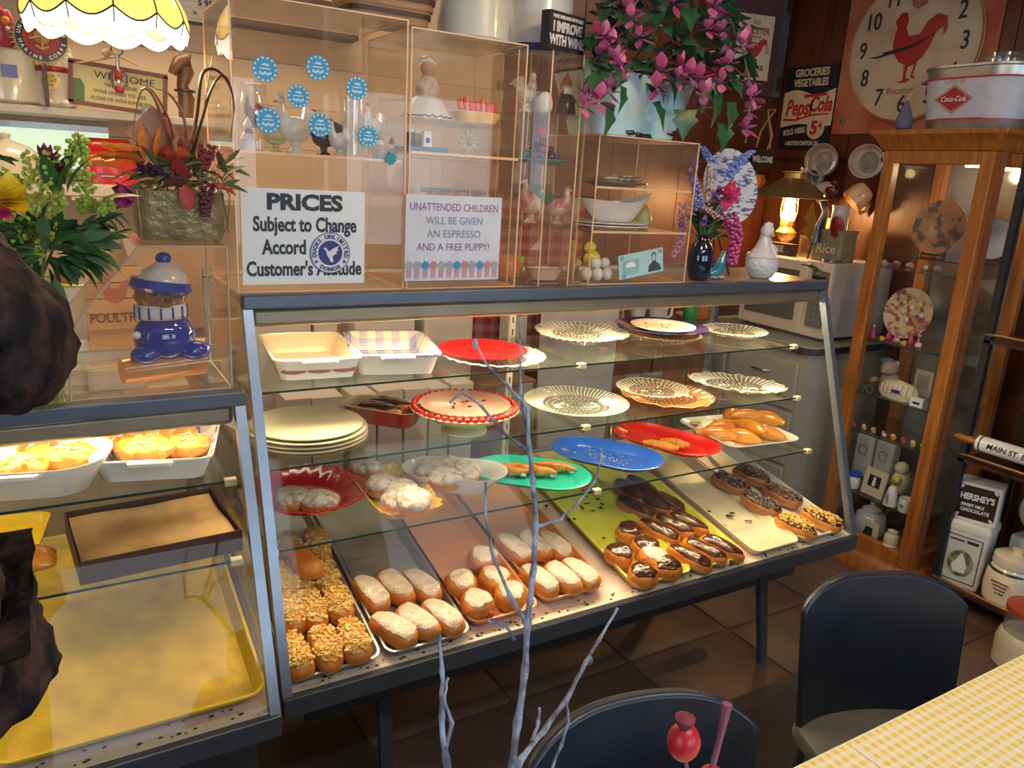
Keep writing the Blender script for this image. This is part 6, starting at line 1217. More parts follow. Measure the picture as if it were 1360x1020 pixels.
t = T('photo_frame', 'cream mat frame with a black and white photograph, lower curio shelf', 'picture frame', CX(1163, 625, 2.67), -pi / 2 - .1); t.location[2] = z + .001; O('mat_board', MB().box((0, 0, .06), (.11, .006, .12)), mat('mat_cream', (.66, .58, .50), .5), t, rot=(R_(-8), 0, 0)); O('photograph', MB().box((0, -.004, .066), (.06, .002, .05)), charcoal, t, rot=(R_(-8), 0, 0)); O('pale_figure', MB().front([(-.008, .045), (-.006, .075), (-.003, .087), (.004, .087), (.007, .075), (.009, .045)], .001, (0, -.0055, 0)), white, t, rot=(R_(-8), 0, 0))
t = T('salt_shaker', 'white cone shaker lettered in blue, beside the cream photo frame', 'shaker', CX(1190, 630, 2.66)); t.location[2] = z + .001; O('shaker_body', MB().lathe([(.030, 0), (.030, .005), (.018, .075), (.012, .085), (0, .087)], 24), whitec, t); text('Pillsbury', .018, bluem, t, (-.030, 0, .035), rot=(pi / 2, pi / 2 - .2, -pi / 2), bold=.0002, xs=.8)
t = T('small_mug', 'small white mug with green leaf print at the right of the curio shelf', 'mug', CX(1206, 655, 2.65)); t.location[2] = z + .001; O('mug_body', MB().lathe([(.024, 0), (.030, .02), (.028, .06), (.026, .06), (.026, .01), (0, .006)], 24), whitec, t); O('leaf_print', MB().ell((-.029, 0, .03), (.002, .010, .006), 8, 5, rot=(.5, 0, 0)), mat('leaf_glaze', (1, 1, 1)), t)
t = T('plush_chick', 'cream and yellow plush at the right of the folded towels', 'soft toy', CX(1205, 595, 2.80)); t.location[2] = z + .001; O('body', MB().ell((0, 0, .06), (.04, .038, .06), 12, 8).ell((-.01, .0, .125), (.03, .03, .03), 12, 8), mat('cream_cloth', (1, 1, 1)), t); O('beak', MB().ell((-.045, -.01, .08), (.02, .018, .02), 8, 6), mat('chick_yellow', (1, 1, 1)), t)
t = T('crumpled_wrap', 'crumpled clear wrap in front of the towels', 'wrap', CX(1160, 595, 2.74)); t.location[2] = z + .001; O('wrap', MB().ell((0, 0, .045), (.03, .05, .045), 14, 9, noise=.15), gcl, t)
z = .101
t = T('round_jar', 'round pale grey-blue glazed jar on the floor of the curio', 'jar', CX(1156, 690, 2.72)); t.location[2] = z; O('jar_body', MB().lathe([(.05, 0), (.065, .03), (.07, .07), (.06, .11), (.04, .125)], 28), mat('grey_blue_glaze', (.44, .46, .56), .15, coat=.5), t); O('lid', MB().lathe([(.042, .125), (.040, .135), (.012, .15), (.012, .165), (0, .17)], 24), mat('grey_blue_glaze', (1, 1, 1)), t)
t = T('cookie_jar', 'plain cream lidded jar on the floor of the curio at right', 'jar', CX(1184, 715, 2.64)); t.location[2] = z; O('jar_body', MB().lathe([(.028, 0), (.034, .01), (.034, .045), (.026, .055)], 22), cream, t); O('lid', MB().lathe([(.027, .055), (.032, .07), (.028, .095), (.018, .10), (.022, .112), (0, .12)], 22), cream, t)
t = T('photo_frame', 'cream mat frame with a dark photograph on the floor of the curio', 'picture frame', CX(1150, 715, 2.66), -pi / 2); t.location[2] = z; O('mat_board', MB().box((0, 0, .05), (.10, .006, .10)), mat('mat_cream', (1, 1, 1)), t); O('photograph', MB().box((0, -.004, .05), (.05, .002, .05)), charcoal, t)
t = T('pine_cone', 'dark wicker ball behind the grey-blue jar', 'ornament', CX(1190, 680, 2.86)); t.location[2] = z; O('ball', MB().ell((0, 0, .05), (.045, .045, .05), 14, 10, noise=.05), dwood, t)
# ------------------------------------------------------------------ on top of the curio
cz2 = HZ + .0755
tub = T('drinks_tub', 'oval galvanised tub with a white band and red diamond soda emblem', 'tub', (2.79, .165, cz2), -pi / 2); galv = mat('galvanised', (.55, .55, .52), .35, .8, col2=(.42, .42, .40), scale=26)
pf = [(.175, .11, 0, .11), (.177, .112, .004, .1105), (.205, .135, .225, .13), (.211, .141, .228, .13), (.211, .141, .236, .13), (.203, .133, .232, .13), (.17, .105, .01, .1)]
O('tub_body', MB().rl(pf, 10), galv, tub)
k = lambda z: (.1775 + .0275 * ((z - .004) / .221), .1125 + .0225 * ((z - .004) / .221))
O('white_band', MB().rl([(k(.045)[0] + .0012, k(.045)[1] + .0012, .045, .1145), (k(.19)[0] + .0012, k(.19)[1] + .0012, .19, .1275)], 10, cap=False), mat('band_white', (.60, .62, .72), .4, col2=(.54, .56, .66), scale=30), tub)
for z in (.045, .19): O('red_line', MB().rl([(k(z)[0] + .002, k(z)[1] + .002, z - .004, .12), (k(z)[0] + .002, k(z)[1] + .002, z + .003, .12)], 10, cap=False), redp, tub)
sl = R_(6); yy = -k(.11)[1] - .0025
O('red_diamond', MB().front([(-.075, 0), (0, -.052), (.075, 0), (0, .052)], .0012, (-.03, 0, 0)), redc, tub, loc=(0, yy, .115), rot=(sl, 0, 0))
O('diamond_outline', MB().front([(-.07, 0), (0, -.048), (.07, 0), (.067, 0), (0, -.046), (-.067, 0)], .0006, (-.03, -.0012, 0)).front([(-.07, 0), (-.067, 0), (0, .046), (.067, 0), (.07, 0), (0, .048)], .0006, (-.03, -.0012, 0)), whitec, tub, loc=(0, yy, .115), rot=(sl, 0, 0))
text('Coca-Cola', .027, whitec, tub, (-.03, yy - .0025, .115), bold=.0004, shear=.35, xs=.85, name='soda_script'); text('DRINK', .026, mat('faded_drink', (.55, .42, .36), .5), tub, (-.03, yy - .006, .178), xs=1.1, bold=.0005)
for s in (-1, 1): O('handle', MB().tube([(s * .205, -.03, .20), (s * .235, -.02, .195), (s * .235, .02, .195), (s * .205, .03, .20)], .006, 8), galv, tub)
for i, (x, y, r, h) in enumerate(((-.09, 0, .075, .20), (.06, 0, .085, .245))):
    t = T('glass_jar', ('low clear glass jar in the left of the drinks tub', 'larger clear glass jar in the right of the drinks tub')[i], 'jar', (2.79, .165 - x, cz2 + .012)); O('jar_body', MB().lathe([(r * .9, 0), (r, .01), (r, h), (r * .88, h + .01), (r * .88, h + .022), (r * .84, h + .022)], 30), gcl, t)
gp = P(1203, 168, x=2.66); t = T('purple_gourd', 'dusky purple pear-shaped gourd beside the drinks tub', 'gourd', (2.655, .375, cz2)); O('shell', MB().lathe([(.014, 0), (.03, .012), (.034, .035), (.024, .07), (.012, .10), (.006, .118), (0, .12)], 20), mat('gourd_purple', (.13, .12, .22), .5, scale=20), t); O('stem', MB().tube([(0, 0, .115), (.006, 0, .135), (.014, 0, .145)], .005, 6), mat('beak_buff', (1, 1, 1)), t)
# ------------------------------------------------------------------ dark rack right of the curio
rk = T('storage_rack', 'black rack with brass rails holding jars and tins at the right', 'shelf', (2.62, -.13, 0)); RW = 1.0
for x in (0, .40):
    for y in (-.01, -RW): O('upright', MB().b2(x, x + .025, y - .0125, y + .0125, 0, 1.75), black, rk)
for z in (.10, .62, 1.085): O('rack_shelf', MB().b2(0, .42, -RW, 0, z - .012, z), dwood, rk); O('brass_rail', MB().tube([(.03, .0, z + .0), (-.01, -.01, z + .02), (-.02, -.05, z + .025), (-.02, -RW + .05, z + .025)], .006, 8), mat('brass_rail_m', (.42, .24, .10), .3, .8), rk)
O('cross_brace', MB().cyl((.41, 0, .12), (.41, -RW, 1.6), .008).cyl((.41, -RW, .12), (.41, 0, 1.6), .008), steel_d, rk)
m = MB()
for z in (.75, 1.0, 1.25, 1.3): m.ell((.015, -.012, z), (.006, .006, .006), 8, 6)
O('bolt', m, chrome, rk)
zb = .1005
RX = 2.665
def rk_at(px, py, z, x=RX): p = P(px, py, x=x); return Vector((x, p[1], z))
wt = mat('tin_white', (.62, .64, .62), .35, scale=8)
p = rk_at(1278, 740, zb, 2.72) + Vector((0, -.012, 0)); can_h = .27
t = T('square_canister', 'tall white square canister printed with an old-fashioned scene, on the bottom shelf', 'canister', p, -pi / 2 + R_(14)); cn = t
O('canister_body', MB().rl([(.072, .065, 0, .012), (.080, .072, can_h * .86, .012)], 3), wt, t); O('lid', MB().rl([(.083, .075, can_h * .86, .014), (.083, .075, can_h * .95, .014), (.075, .068, can_h, .014)], 3), wt, t)
O('print_frame', MB().front([(-.062, .02), (.062, .02), (.062, .023), (-.062, .023)], .001).front([(-.064, .21), (.064, .21), (.064, .213), (-.064, .213)], .001).front([(-.062, .02), (-.064, .213), (-.061, .213), (-.059, .02)], .001).front([(.062, .02), (.064, .213), (.061, .213), (.059, .02)], .001), charcoal, t, loc=(0, -.0665, 0), rot=(R_(1.7), 0, 0))
O('oval_scene', MB().front([(.045 * cos(a), .10 + .055 * sin(a)) for a in [2 * pi * i / 28 for i in range(28)]], .001), mat('scene_print', (.30, .28, .14), .5, col2=(.10, .10, .07), scale=30, lo=.45, hi=.55), t, loc=(0, -.069, 0), rot=(R_(1.7), 0, 0))
O('scene_figure', MB().front([(-.02, .06), (-.03, .09), (-.01, .12), (0, .145), (.015, .12), (.025, .09), (.02, .06)], .001), whitec, t, loc=(0, -.0705, 0), rot=(R_(1.7), 0, 0)); O('printed_lines', MB().front([(-.05, .19), (.0, .19), (.0, .196), (-.05, .196)], .001).front([(.01, .188), (.05, .188), (.05, .200), (.01, .200)], .001), charcoal, t, loc=(0, -.0665, 0), rot=(R_(1.7), 0, 0))
t = T('chocolate_tin', "white-rimmed square tin reading HERSHEY'S, on the square canister", 'tin', p + Vector((.0, .0, can_h + .0005)), -pi / 2 + R_(20)); tl = .155
O('tin_body', MB().rl([(.080, .05, .0, .012), (.080, .05, .01, .012), (.080, .05, tl, .012)], 3), wt, t, loc=(0, .0, 0)); O('front_label', MB().front([(x, z + tl / 2) for x, z in rrect(.136, .132, .014)], .001, (0, -.0505, 0)), mat('cocoa_brown', (.035, .014, .014), .4), t)
text("HERSHEY'S", .034, whitec, t, (0, -.0525, tl * .64), xs=.72, bold=.0012); text('SWEET MILK', .016, whitec, t, (-.01, -.0525, tl * .42), bold=.0006, xs=.9); text('CHOCOLATE', .018, whitec, t, (0, -.0525, tl * .29), bold=.0006, xs=.9)
for s in (-1, 1):
    for zc in (.02, tl - .02): O('corner_scroll', MB().ell((s * .058, -.052, zc), (.009, .001, .006), 8, 4, rot=(0, s * .8, 0)), wt, t)
p = rk_at(1340, 750, zb, 2.72); t = T('stoneware_canister', 'cream stoneware canister with a dark band and printed lettering', 'canister', p + Vector((0, -.02, 0)))
O('jar_body', MB().lathe([(.07, 0), (.085, .01), (.09, .06), (.085, .12), (.072, .15), (.068, .155)], 36), cream, t); O('dark_band', MB().lathe([(.0815, .133), (.0775, .142)], 36, cap=False), charcoal, t); O('lid', MB().lathe([(.074, .155), (.076, .16), (.074, .19), (.06, .198), (.018, .20), (.016, .212), (.02, .222), (0, .226)], 36), cream, t)
m = MB()
for i in range(4):
    for j in range(6 - i): m.box((-.0895, -.03 + j * .011 + i * .004, .10 - i * .014), (.004, .008, .005))
O('printed_lines', m, mat('print_brown', (.2, .08, .08), .5), t, kind='stuff')
p = P(1342, 672, x=2.66); t = T('round_tin', 'round pale tin lid with a faded picture, leaning behind the canister', 'tin', (2.87, p[1] - .045, zb + .235), 0)
O('lid_face', MB().lathe([(0, 0), (.078, 0), (.088, .008), (.095, .03), (.095, .06)], 36), mat('tin_pale_green', (.50, .55, .50), .4), t, loc=(-.05, 0, .09), rot=(0, R_(72), 0)); O('faded_picture', MB().ell((-.05, 0, 0), (.002, .05, .05), 20, 8, noise=.06), mat('faded_pink', (.55, .42, .38), .5, col2=(.42, .48, .46), scale=30), t, loc=(-.006, 0, .09), rot=(0, R_(-18), 0))
O('box_below', MB().b2(-.02, .10, -.10, .10, -.234, -.02), wt, t)
t = T('rolling_pin', 'white rolling pin lettered MAIN ST. B with a wooden handle, on the brass rail', 'rolling pin', Vector((2.625, -.19, .70))); r_ = .030
O('barrel', MB().cyl((0, 0, 0), (0, -.30, 0), r_, n=24), ceramic, t); O('end_ring', MB().cyl((0, -.012, 0), (0, -.017, 0), r_ + .0006, n=24), charcoal, t); O('handle', MB().tube([(0, .001, 0), (0, .03, 0), (0, .075, 0), (0, .095, 0)], [.010, .016, .013, .004], 12), oak, t); O('handle', MB().tube([(0, -.301, 0), (0, -.33, 0), (0, -.38, 0)], [.010, .016, .006], 12), oak, t)
text('MAIN ST. BAKERY', .030, ink, t, (-r_ - .0008, -.155, .004), rot=(pi / 2, 0, -pi / 2), shear=.2, bold=.0003, xs=.95)
t = T('glass_canister', 'big dark glass jar with a domed shoulder on the middle rack shelf', 'jar', (2.83, -.34, .6205)); O('jar_body', MB().lathe([(.10, 0), (.115, .02), (.12, .20), (.10, .25), (.07, .27)], 30), glass('dark_glassware', (.35, .28, .18), .12, .02, milk=.1, milkcol=(.2, .14, .08)), t); O('lid', MB().lathe([(.08, .27), (.085, .275), (.08, .285), (.03, .30), (.02, .32), (0, .325)], 30), gcl, t)
t = T('glass_canister', 'clear fluted glass jar on the upper rack shelf', 'jar', (2.80, -.32, 1.0855)); O('jar_body', MB().lathe([(.07, 0), (.085, .02), (.09, .12), (.065, .17), (.05, .18)], 48, wav=lambda r, z, a, j: (r * (1 + .02 * cos(16 * a)), z)), gcl, t); O('lid', MB().lathe([(.055, .18), (.055, .20), (0, .21)], 30), steel, t)
p = P(1352, 880, z=0); t = T('floor_crock', 'glass jar with red rim on a cream crock standing on the floor by the table', 'jar', (2.50, -.56, 0.0)); O('crock_body', MB().lathe([(.085, 0), (.098, .01), (.10, .10), (.09, .13), (.085, .135)], 30), cream, t); O('glass_top', MB().lathe([(.084, .135), (.085, .14), (.085, .21), (.07, .215)], 30), gcl, t); O('red_rim', MB().lathe([(.087, .21), (.089, .212), (.089, .23), (.08, .232)], 30), mat('orange_red', (.6, .1, .04), .3), t)
t = T('framed_poster', 'large dim framed print leaning above the rack at the right edge', 'picture frame', (3.085, -.30, 2.25), -pi / 2); O('print', MB().box((0, 0, 0), (.80, .01, .70)), mat('dim_print', (.30, .27, .24), .4, col2=(.2, .18, .16), scale=4), t)
for a in ((0, .36, .84, .03), (0, -.36, .84, .03)): O('frame_bar', MB().box((a[0], -.005, a[1]), (a[2], .025, a[3])), black, t)
for a in (-.41, .41): O('frame_bar', MB().box((a, -.005, 0), (.03, .025, .75)), black, t)
# ------------------------------------------------------------------ behind the long case
bwht = mat('box_white', (.68, .64, .58), .55, scale=3)
tb_ = T('work_table', 'dark low work table behind the case carrying white boxes', 'table', (.62, .83, 0)); O('table_top', MB().b2(-.62, .16, -.30, .20, .47, .50), dwood, tb_)
for x in (-.58, .12):
    for y in (-.26, .16): O('leg', MB().b2(x - .02, x + .02, y - .02, y + .02, 0, .47), dwood, tb_)
for i, (pa, pb) in enumerate(((330, 413), (417, 448), (472, 551), (564, 628))):
    a, b = P(pa, 430, y=.80)[0], P(pb, 430, y=.80)[0]; t = T('carton', ['wide', 'narrow', 'second wide', 'rightmost'][i] + ' tall white carton standing behind the case', 'box', ((a + b) / 2, .88, .5005), 0, 'tall white cartons')
    O('carton_body', MB().box((0, 0, .34), (b - a, .16, .68 + .004 * i)), bwht, t, bev=.003); O('flap', MB().box((0, -.0815, .655), (b - a - .01, .002, .05)), mat('box_shade', (.6, .57, .52), .6), t)
for i, (pa, pb) in enumerate(((377, 411), (413, 454), (466, 498), (501, 533), (536, 566), (569, 594), (597, 626))):
    a, b = P(pa, 520, y=.64)[0], P(pb, 520, y=.64)[0]; hh2 = .375 - .004 * (i % 3); t = T('carton', ('leftmost', 'second', 'third', 'fourth', 'fifth', 'sixth', 'rightmost')[i] + ' of the low white cartons seen below the middle shelf', 'box', ((a + b) / 2, .68, .5005), 0, 'low white cartons')
    O('carton_body', MB().box((0, 0, hh2 / 2 - .02), (b - a, .11, hh2 - .04)), bwht, t, bev=.002); O('lid', MB().box((0, 0, hh2 - .02), (b - a + .001, .113, .038)), bwht, t, bev=.003)
redpl = gingham('red_plaid', (.55, .30, .28), (.34, .03, .04), 18, .8, (0, 2))
t = T('plaid_cloth', 'red and white plaid cloth hanging behind the case', 'cloth', (P(650, 420, y=1.1)[0], 1.10, 0)); O('cloth', MB().grid(lambda u, v: (-.30 + .75 * u, .02 * sin(u * 26), .78 + .72 * v), 60, 6), redpl, t); O('rod', MB().cyl((-.32, .0, 1.5), (.48, 0, 1.5), .008), dwood, t)
t = T('printed_carton', 'white carton printed with a brown pattern and black tag beside the shelf post', 'box', (P(682, 430, y=.95)[0], .95, 0), .1); O('carton_body', MB().box((0, 0, .97), (.085, .07, .42)), bwht, t, bev=.002); O('pattern', MB().ell((0, -.036, .88), (.03, .001, .04), 10, 6, noise=.2), mat('card_picture', (1, 1, 1)), t); O('black_tag', MB().front([(-.012, 1.04), (.015, 1.04), (.015, 1.055), (-.012, 1.055)], .001, (0, -.0355, 0)), charcoal, t); O('pedestal', MB().b2(-.06, .06, -.05, .05, 0, .759), dwood, t)
t = T('cardboard_box', 'brown cardboard box with a barcode label below the plate shelf', 'box', (P(665, 510, y=.80)[0], .80, 0), .05); O('box_body', MB().b2(-.13, .11, -.08, .08, 0, .83), mat('kraft_card', (.30, .19, .11), .6), t, bev=.003); O('label', MB().front([(.03, .70), (.09, .70), (.09, .82), (.03, .82)], .001, (0, -.081, 0)), bwht, t)
m = MB()
for i in range(10): m.front([(.040 + i * .004, .715), (.042 + i * .004, .715), (.042 + i * .004, .74), (.040 + i * .004, .74)], .001, (0, -.0825, 0))
O('barcode', m, charcoal, t, kind='stuff')
t = T('white_chair', 'white plastic chair with a rounded back behind the case', 'chair', (P(768, 450, y=.85)[0], .85, 0)); pw_ = mat('white_plastic', (.66, .65, .68), .4)
O('backrest', MB().front([(x, z) for x, z in [(-.17, .5), (-.19, .85), (-.19, 1.10), (-.15, 1.16), (0, 1.18), (.15, 1.16), (.19, 1.10), (.19, .85), (.17, .5)]], .012, (0, 0, 0)), pw_, t, bev=.004); O('seat', MB().rl([(.22, .21, .42, .06), (.22, .21, .44, .06)], 4, c=(0, -.19, 0)), pw_, t, bev=.005)
for x in (-.19, .19):
    for y in (-.38, -.02): O('leg', MB().cyl((x, y, .42), (x * 1.1, y, 0), .018, .014), pw_, t)
hu = T('sideboard', 'dark brown sideboard against the panelled back wall', 'cabinet', (1.69, 1.18, 0)); O('sideboard_body', MB().b2(-.42, .72, -.16, .22, .06, .90), wood('sideboard_wood', (.20, .09, .04), (.11, .05, .02), 6, (1, 4, 4)), hu); O('sideboard_top', MB().b2(-.44, .74, -.18, .24, .90, .93), dwood, hu, bev=.004); O('base', MB().b2(-.40, .70, -.12, .2, 0, .06), black, hu)
for i in range(3):
    d = O('door', MB().b2(-.40 + i * .375, -.04 + i * .375, -.175, -.16, .10, .87), wood('sideboard_door', (.26, .12, .05), (.14, .06, .025), 6, (4, 4, .6)), hu, bev=.004); O('knob', MB().ell((-.07 + i * .375, -.185, .6), (.012, .012, .012), 8, 6), brass, d)
SB = .9305
def bx_at(px, y): return P(px, 420, y=y)[0]
t = T('coffee_maker', 'black and steel coffee maker behind the upper shelf', 'appliance', (bx_at(800, 1.12), 1.14, SB)); O('housing', MB().b2(-.08, .08, -.03, .09, 0, .30), charcoal, t, bev=.01); O('brew_head', MB().b2(-.08, .08, -.11, -.03, .22, .30), charcoal, t, bev=.01); O('carafe', MB().lathe([(.05, .01), (.06, .02), (.058, .10), (.035, .13), (.04, .14)], 24, c=(0, -.08, 0)), chrome, t)
for i in range(5):
    t = T('foam_cup', ('lowest', 'second', 'third', 'fourth', 'topmost')[i] + ' cup in the stack of white cups beside the coffee maker', 'cup', (bx_at(848, 1.05), 1.06, SB + i * .022), 0, 'stacked white cups'); O('cup_body', MB().lathe([(.028, 0), (.040, .09), (.043, .092), (.043, .097), (.038, .094), (.026, .003), (0, .003)], 24), whitec, t)
t = T('white_pitcher', 'white cone-shaped pitcher beside the stacked cups', 'pitcher', (bx_at(866, 1.05) + .03, 1.05, SB)); O('pitcher_body', MB().lathe([(.035, 0), (.04, .01), (.055, .16), (.052, .16), (.036, .01), (0, .01)], 24), whitec, t); O('handle', MB().tube([(.05, 0, .14), (.09, 0, .12), (.085, 0, .05), (.045, 0, .03)], .007, 8), whitec, t)
t = T('green_bottle', 'green squeeze bottle on the sideboard', 'bottle', (bx_at(918, 1.05), 1.06, SB)); O('bottle_body', MB().lathe([(.03, 0), (.033, .01), (.033, .10), (.012, .14), (.012, .165)], 20), mat('bottle_green', (.02, .28, .06), .3), t); O('cap', MB().lathe([(.014, .165), (.014, .185), (.004, .2), (0, .205)], 14), mat('bottle_green', (1, 1, 1)), t)
t = T('wire_whisk', 'chrome wire loops of a whisk stand beside the cups', 'utensil', (bx_at(893, 1.05), 1.10, SB)); O('wire', MB().tube([(.035 * cos(a), 0, .10 + .05 * sin(a)) for a in [2 * pi * i / 20 for i in range(21)]], .002, 5).tube([(0, .035 * cos(a), .10 + .05 * sin(a)) for a in [2 * pi * i / 20 for i in range(21)]], .002, 5), chrome, t); O('stand', MB().cyl((0, 0, 0), (0, 0, .06), .012), chrome, t)
t = T('wooden_tray', 'wooden tray leaning on the sideboard by the green bottle', 'tray', (bx_at(940, 1.1), 1.15, SB)); O('board', MB().box((0, 0, .06), (.22, .02, .12)), oak, t, bev=.004)
m = MB(); dish_rack = T('bottle_crate', 'row of dark bottles and jars at the back of the sideboard', 'crate', (bx_at(960, 1.3), 1.27, SB)); O('crate_body', MB().b2(-.12, .12, -.05, .05, 0, .09), dwood, dish_rack)
for i in range(4):
    t = T('dark_bottle', ('leftmost', 'second', 'third', 'rightmost')[i] + ' dark bottle standing in the crate on the sideboard', 'bottle', (bx_at(960, 1.3) - .09 + i * .06, 1.27, SB + .0905), 0, 'dark bottles in the crate'); O('bottle_body', MB().lathe([(.022, 0), (.024, .01), (.024, .08), (.009, .11), (.009, .15)], 16), (charcoal, mat('bottle_brown', (.10, .04, .02), .2), mat('bottle_amber', (.3, .14, .03), .2))[i % 3], t)
# ------------------------------------------------------------------ left: kitchen hatch, shelf and things on it
wh = T('wall_shelf', 'white painted wall shelf behind the left case', 'shelf', (-.75, 1.30, 0)); SZ = P(100, 150, y=1.14)[2] + .012
O('shelf_board', MB().b2(-1.0, .95, -.16, .13, SZ - .022, SZ), mat('shelf_white', (.72, .66, .58), .45), wh, bev=.002)
for x in (-.9, .1, .8): O('shelf_support', MB().b2(x - .01, x + .01, -.08, .13, SZ - .14, SZ - .022), creamw, wh)
lowz = P(100, 245, y=1.1)[2]
kc = T('kitchen_counter', 'cream kitchen counter behind the low case', 'cabinet', (-.85, 1.0, 0)); O('cabinet_body', MB().b2(-.9, .80, -.40, .40, .05, .93), creamw, kc); O('worktop', MB().b2(-.92, .82, -.42, .42, .93, .96), mat('worktop_cream', (.62, .52, .40), .35), kc, bev=.004); O('raised_ledge', MB().b2(-.9, 1.05, .05, .36, lowz - .03, lowz), mat('shelf_white', (1, 1, 1)), kc); O('ledge_back', MB().b2(-.9, 1.05, .36, .38, .96, lowz), creamw, kc)
hp = T('hatch_window', 'pale green lit kitchen window under the wall shelf', 'window', (-.55, WY - .03, 0)); O('frame', MB().b2(-.5, .42, -.01, .01, lowz + .02, lowz + .04).b2(-.5, .42, -.01, .01, SZ - .06, SZ - .04).b2(-.06, -.03, -.012, .012, lowz + .02, SZ - .04), whitec, hp); O('pane', MB().b2(-.5, .42, .0, .006, lowz + .03, SZ - .05), mat('hatch_glow', (.6, .75, .55), .4, emit=(.62, .78, .58), es=.9), hp)
def LX_(px, y): return P(px, 120, y=y)[0]
# shelf items
t = T('flour_jar', 'large cream ceramic jar with a blue picture at the left of the wall shelf', 'jar', (LX_(16, 1.22), 1.22, SZ + .0005)); O('jar_body', MB().lathe([(.07, 0), (.085, .01), (.088, .13), (.08, .15), (.06, .155)], 30), cream, t); O('lid', MB().lathe([(.082, .15), (.085, .165), (.05, .18), (.02, .185), (0, .19)], 30), mat('grey_glaze', (.42, .42, .40), .3), t); O('picture', MB().front([(-.02, .07), (.02, .07), (.02, .105), (-.02, .105)], .002, (0, -.088, 0)), bluem, t)
t = T('small_tin', 'small tin with blue print and checked base between two jars', 'tin', (LX_(46, 1.25), 1.25, SZ + .0005)); O('tin_body', MB().lathe([(.035, 0), (.035, .14), (.03, .145)], 20), mat('blue_tin', (.30, .33, .40), .4, scale=30, col2=(.5, .42, .36)), t); O('checked_base', MB().lathe([(.0355, .0), (.0355, .022)], 20, cap=False), gingham('check_bw', (.75, .7, .6), (.02, .02, .02), 70, .4, (0, 2)), t)
dj = T('treat_jar', 'cream dog-shaped cookie jar with red collar and yellow tag', 'jar', (LX_(73, 1.18), 1.19, SZ + .0005)); O('body', MB().lathe([(.05, 0), (.062, .01), (.058, .05), (.050, .09), (.058, .14), (.050, .18), (.03, .20)], 30), cream, dj); O('collar', MB().lathe([(.052, .098), (.055, .102), (.055, .112), (.053, .116)], 30, cap=False), redc, dj); O('dark_spot', MB().ell((.045, -.025, .06), (.018, .02, .028), 12, 8), charcoal, dj); O('paw', MB().ell((-.025, -.05, .012), (.022, .022, .013), 10, 6).ell((.025, -.05, .012), (.022, .022, .013), 10, 6), cream, dj); O('yellow_tag', MB().front(circ(.024, 24), .004, (-.012, -.058, .072)), mat('tag_yellow', (.85, .55, .03), .35), dj)
for i, s in enumerate(('DOG', 'TREAT', 'JAR')): text(s, .0135, ink, dj, (-.012, -.0635, .085 - i * .013), xs=.9)
mc = T('service_emblem', 'round United States Marine Corps emblem plaque with a gold fringe', 'plaque', P(55, 50, y=1.08)); mc.location[2] = P(55, 50, y=1.08)[2]; r0 = 31 * K(mc.location)
m = MB(); rn = random.Random(4)
for i in range(72): a = 2 * pi * i / 72; m.front([(r0 * .92 * cos(a - .05), r0 * .92 * sin(a - .05)), (r0 * (1.12 + .1 * (i % 2)) * cos(a + .03), r0 * (1.12 + .1 * (i % 2)) * sin(a + .03)), (r0 * .92 * cos(a + .06), r0 * .92 * sin(a + .06))], .004)
O('gold_fringe', m, mat('gold_fringe', (.60, .42, .18), .5), mc); O('ring', MB().front(circ(r0 * .96, 40), .006), charcoal, mc); O('centre', MB().front(circ(r0 * .70, 36), .003, (0, -.006, 0)), mat('emblem_red', (.42, .05, .04), .5), mc)
ringtext('UNITED STATES', r0 * .20, r0 * .83, 170, 10, whitec, mc, (0, -.0068, 0), bold=.0006); ringtext('MARINE CORPS', r0 * .20, r0 * .83, 195, 345, whitec, mc, (0, -.0068, 0), inward=True, bold=.0006)
O('globe_and_anchor', MB().ell((0, -.011, .0), (r0 * .30, .004, r0 * .30), 14, 8).tube([(-r0 * .45, -.012, -r0 * .1), (0, -.014, r0 * .0), (r0 * .35, -.012, r0 * .25)], .004, 6).tube([(0, -.014, r0 * .4), (0, -.014, -r0 * .5)], .004, 6).tube([(-r0 * .25, -.014, -r0 * .35), (0, -.014, -r0 * .5), (r0 * .25, -.014, -r0 * .35)], .004, 6), mat('emblem_gold', (.50, .28, .12), .4), mc)
O('support', MB().b2(-.006, .006, 0, .06, -.18 if False else SZ - mc.location[2], 0), dwood, mc)
ws = T('welcome_sign', 'brown framed wooden WELCOME wine sign on the wall shelf', 'sign', (LX_(158, 1.14), 1.135, 0), R_(0)); zc = P(158, 118, y=1.13)[2]; kk = K((LX_(158, 1.14), 1.135, zc)); w_ = 56 * kk; h_ = 25 * kk; ws.location[2] = zc; ws.rotation_euler[1] = R_(4)
O('board', MB().box((0, 0, 0), (w_ * 2, .012, h_ * 2)), mat('sign_yellow', (.78, .66, .32), .55, scale=4), ws)
fm = mat('frame_maroon', (.20, .075, .05), .5)
for b_ in ((0, h_, 2 * w_ + .012, .012), (0, -h_, 2 * w_ + .012, .012)): O('frame_bar', MB().box((b_[0], -.004, b_[1]), (b_[2], .02, b_[3])), fm, ws)
for sx_ in (-1, 1): O('frame_bar', MB().box((sx_ * w_, -.004, 0), (.012, .02, 2 * h_)), fm, ws)
text('WELCOME', h_ * .50, ink, ws, (w_ * .12, -.0065, h_ * .52), xs=1.2); text('WE DRINK', h_ * .30, ink, ws, (w_ * .05, -.0065, h_ * .08), xs=1.1); text('WINE UNLESS WE ARE', h_ * .26, ink, ws, (w_ * .02, -.0065, -h_ * .28), xs=.95); text('ALONE OR WITH SOMEBODY', h_ * .25, ink, ws, (w_ * .05, -.0065, -h_ * .62), xs=.86)
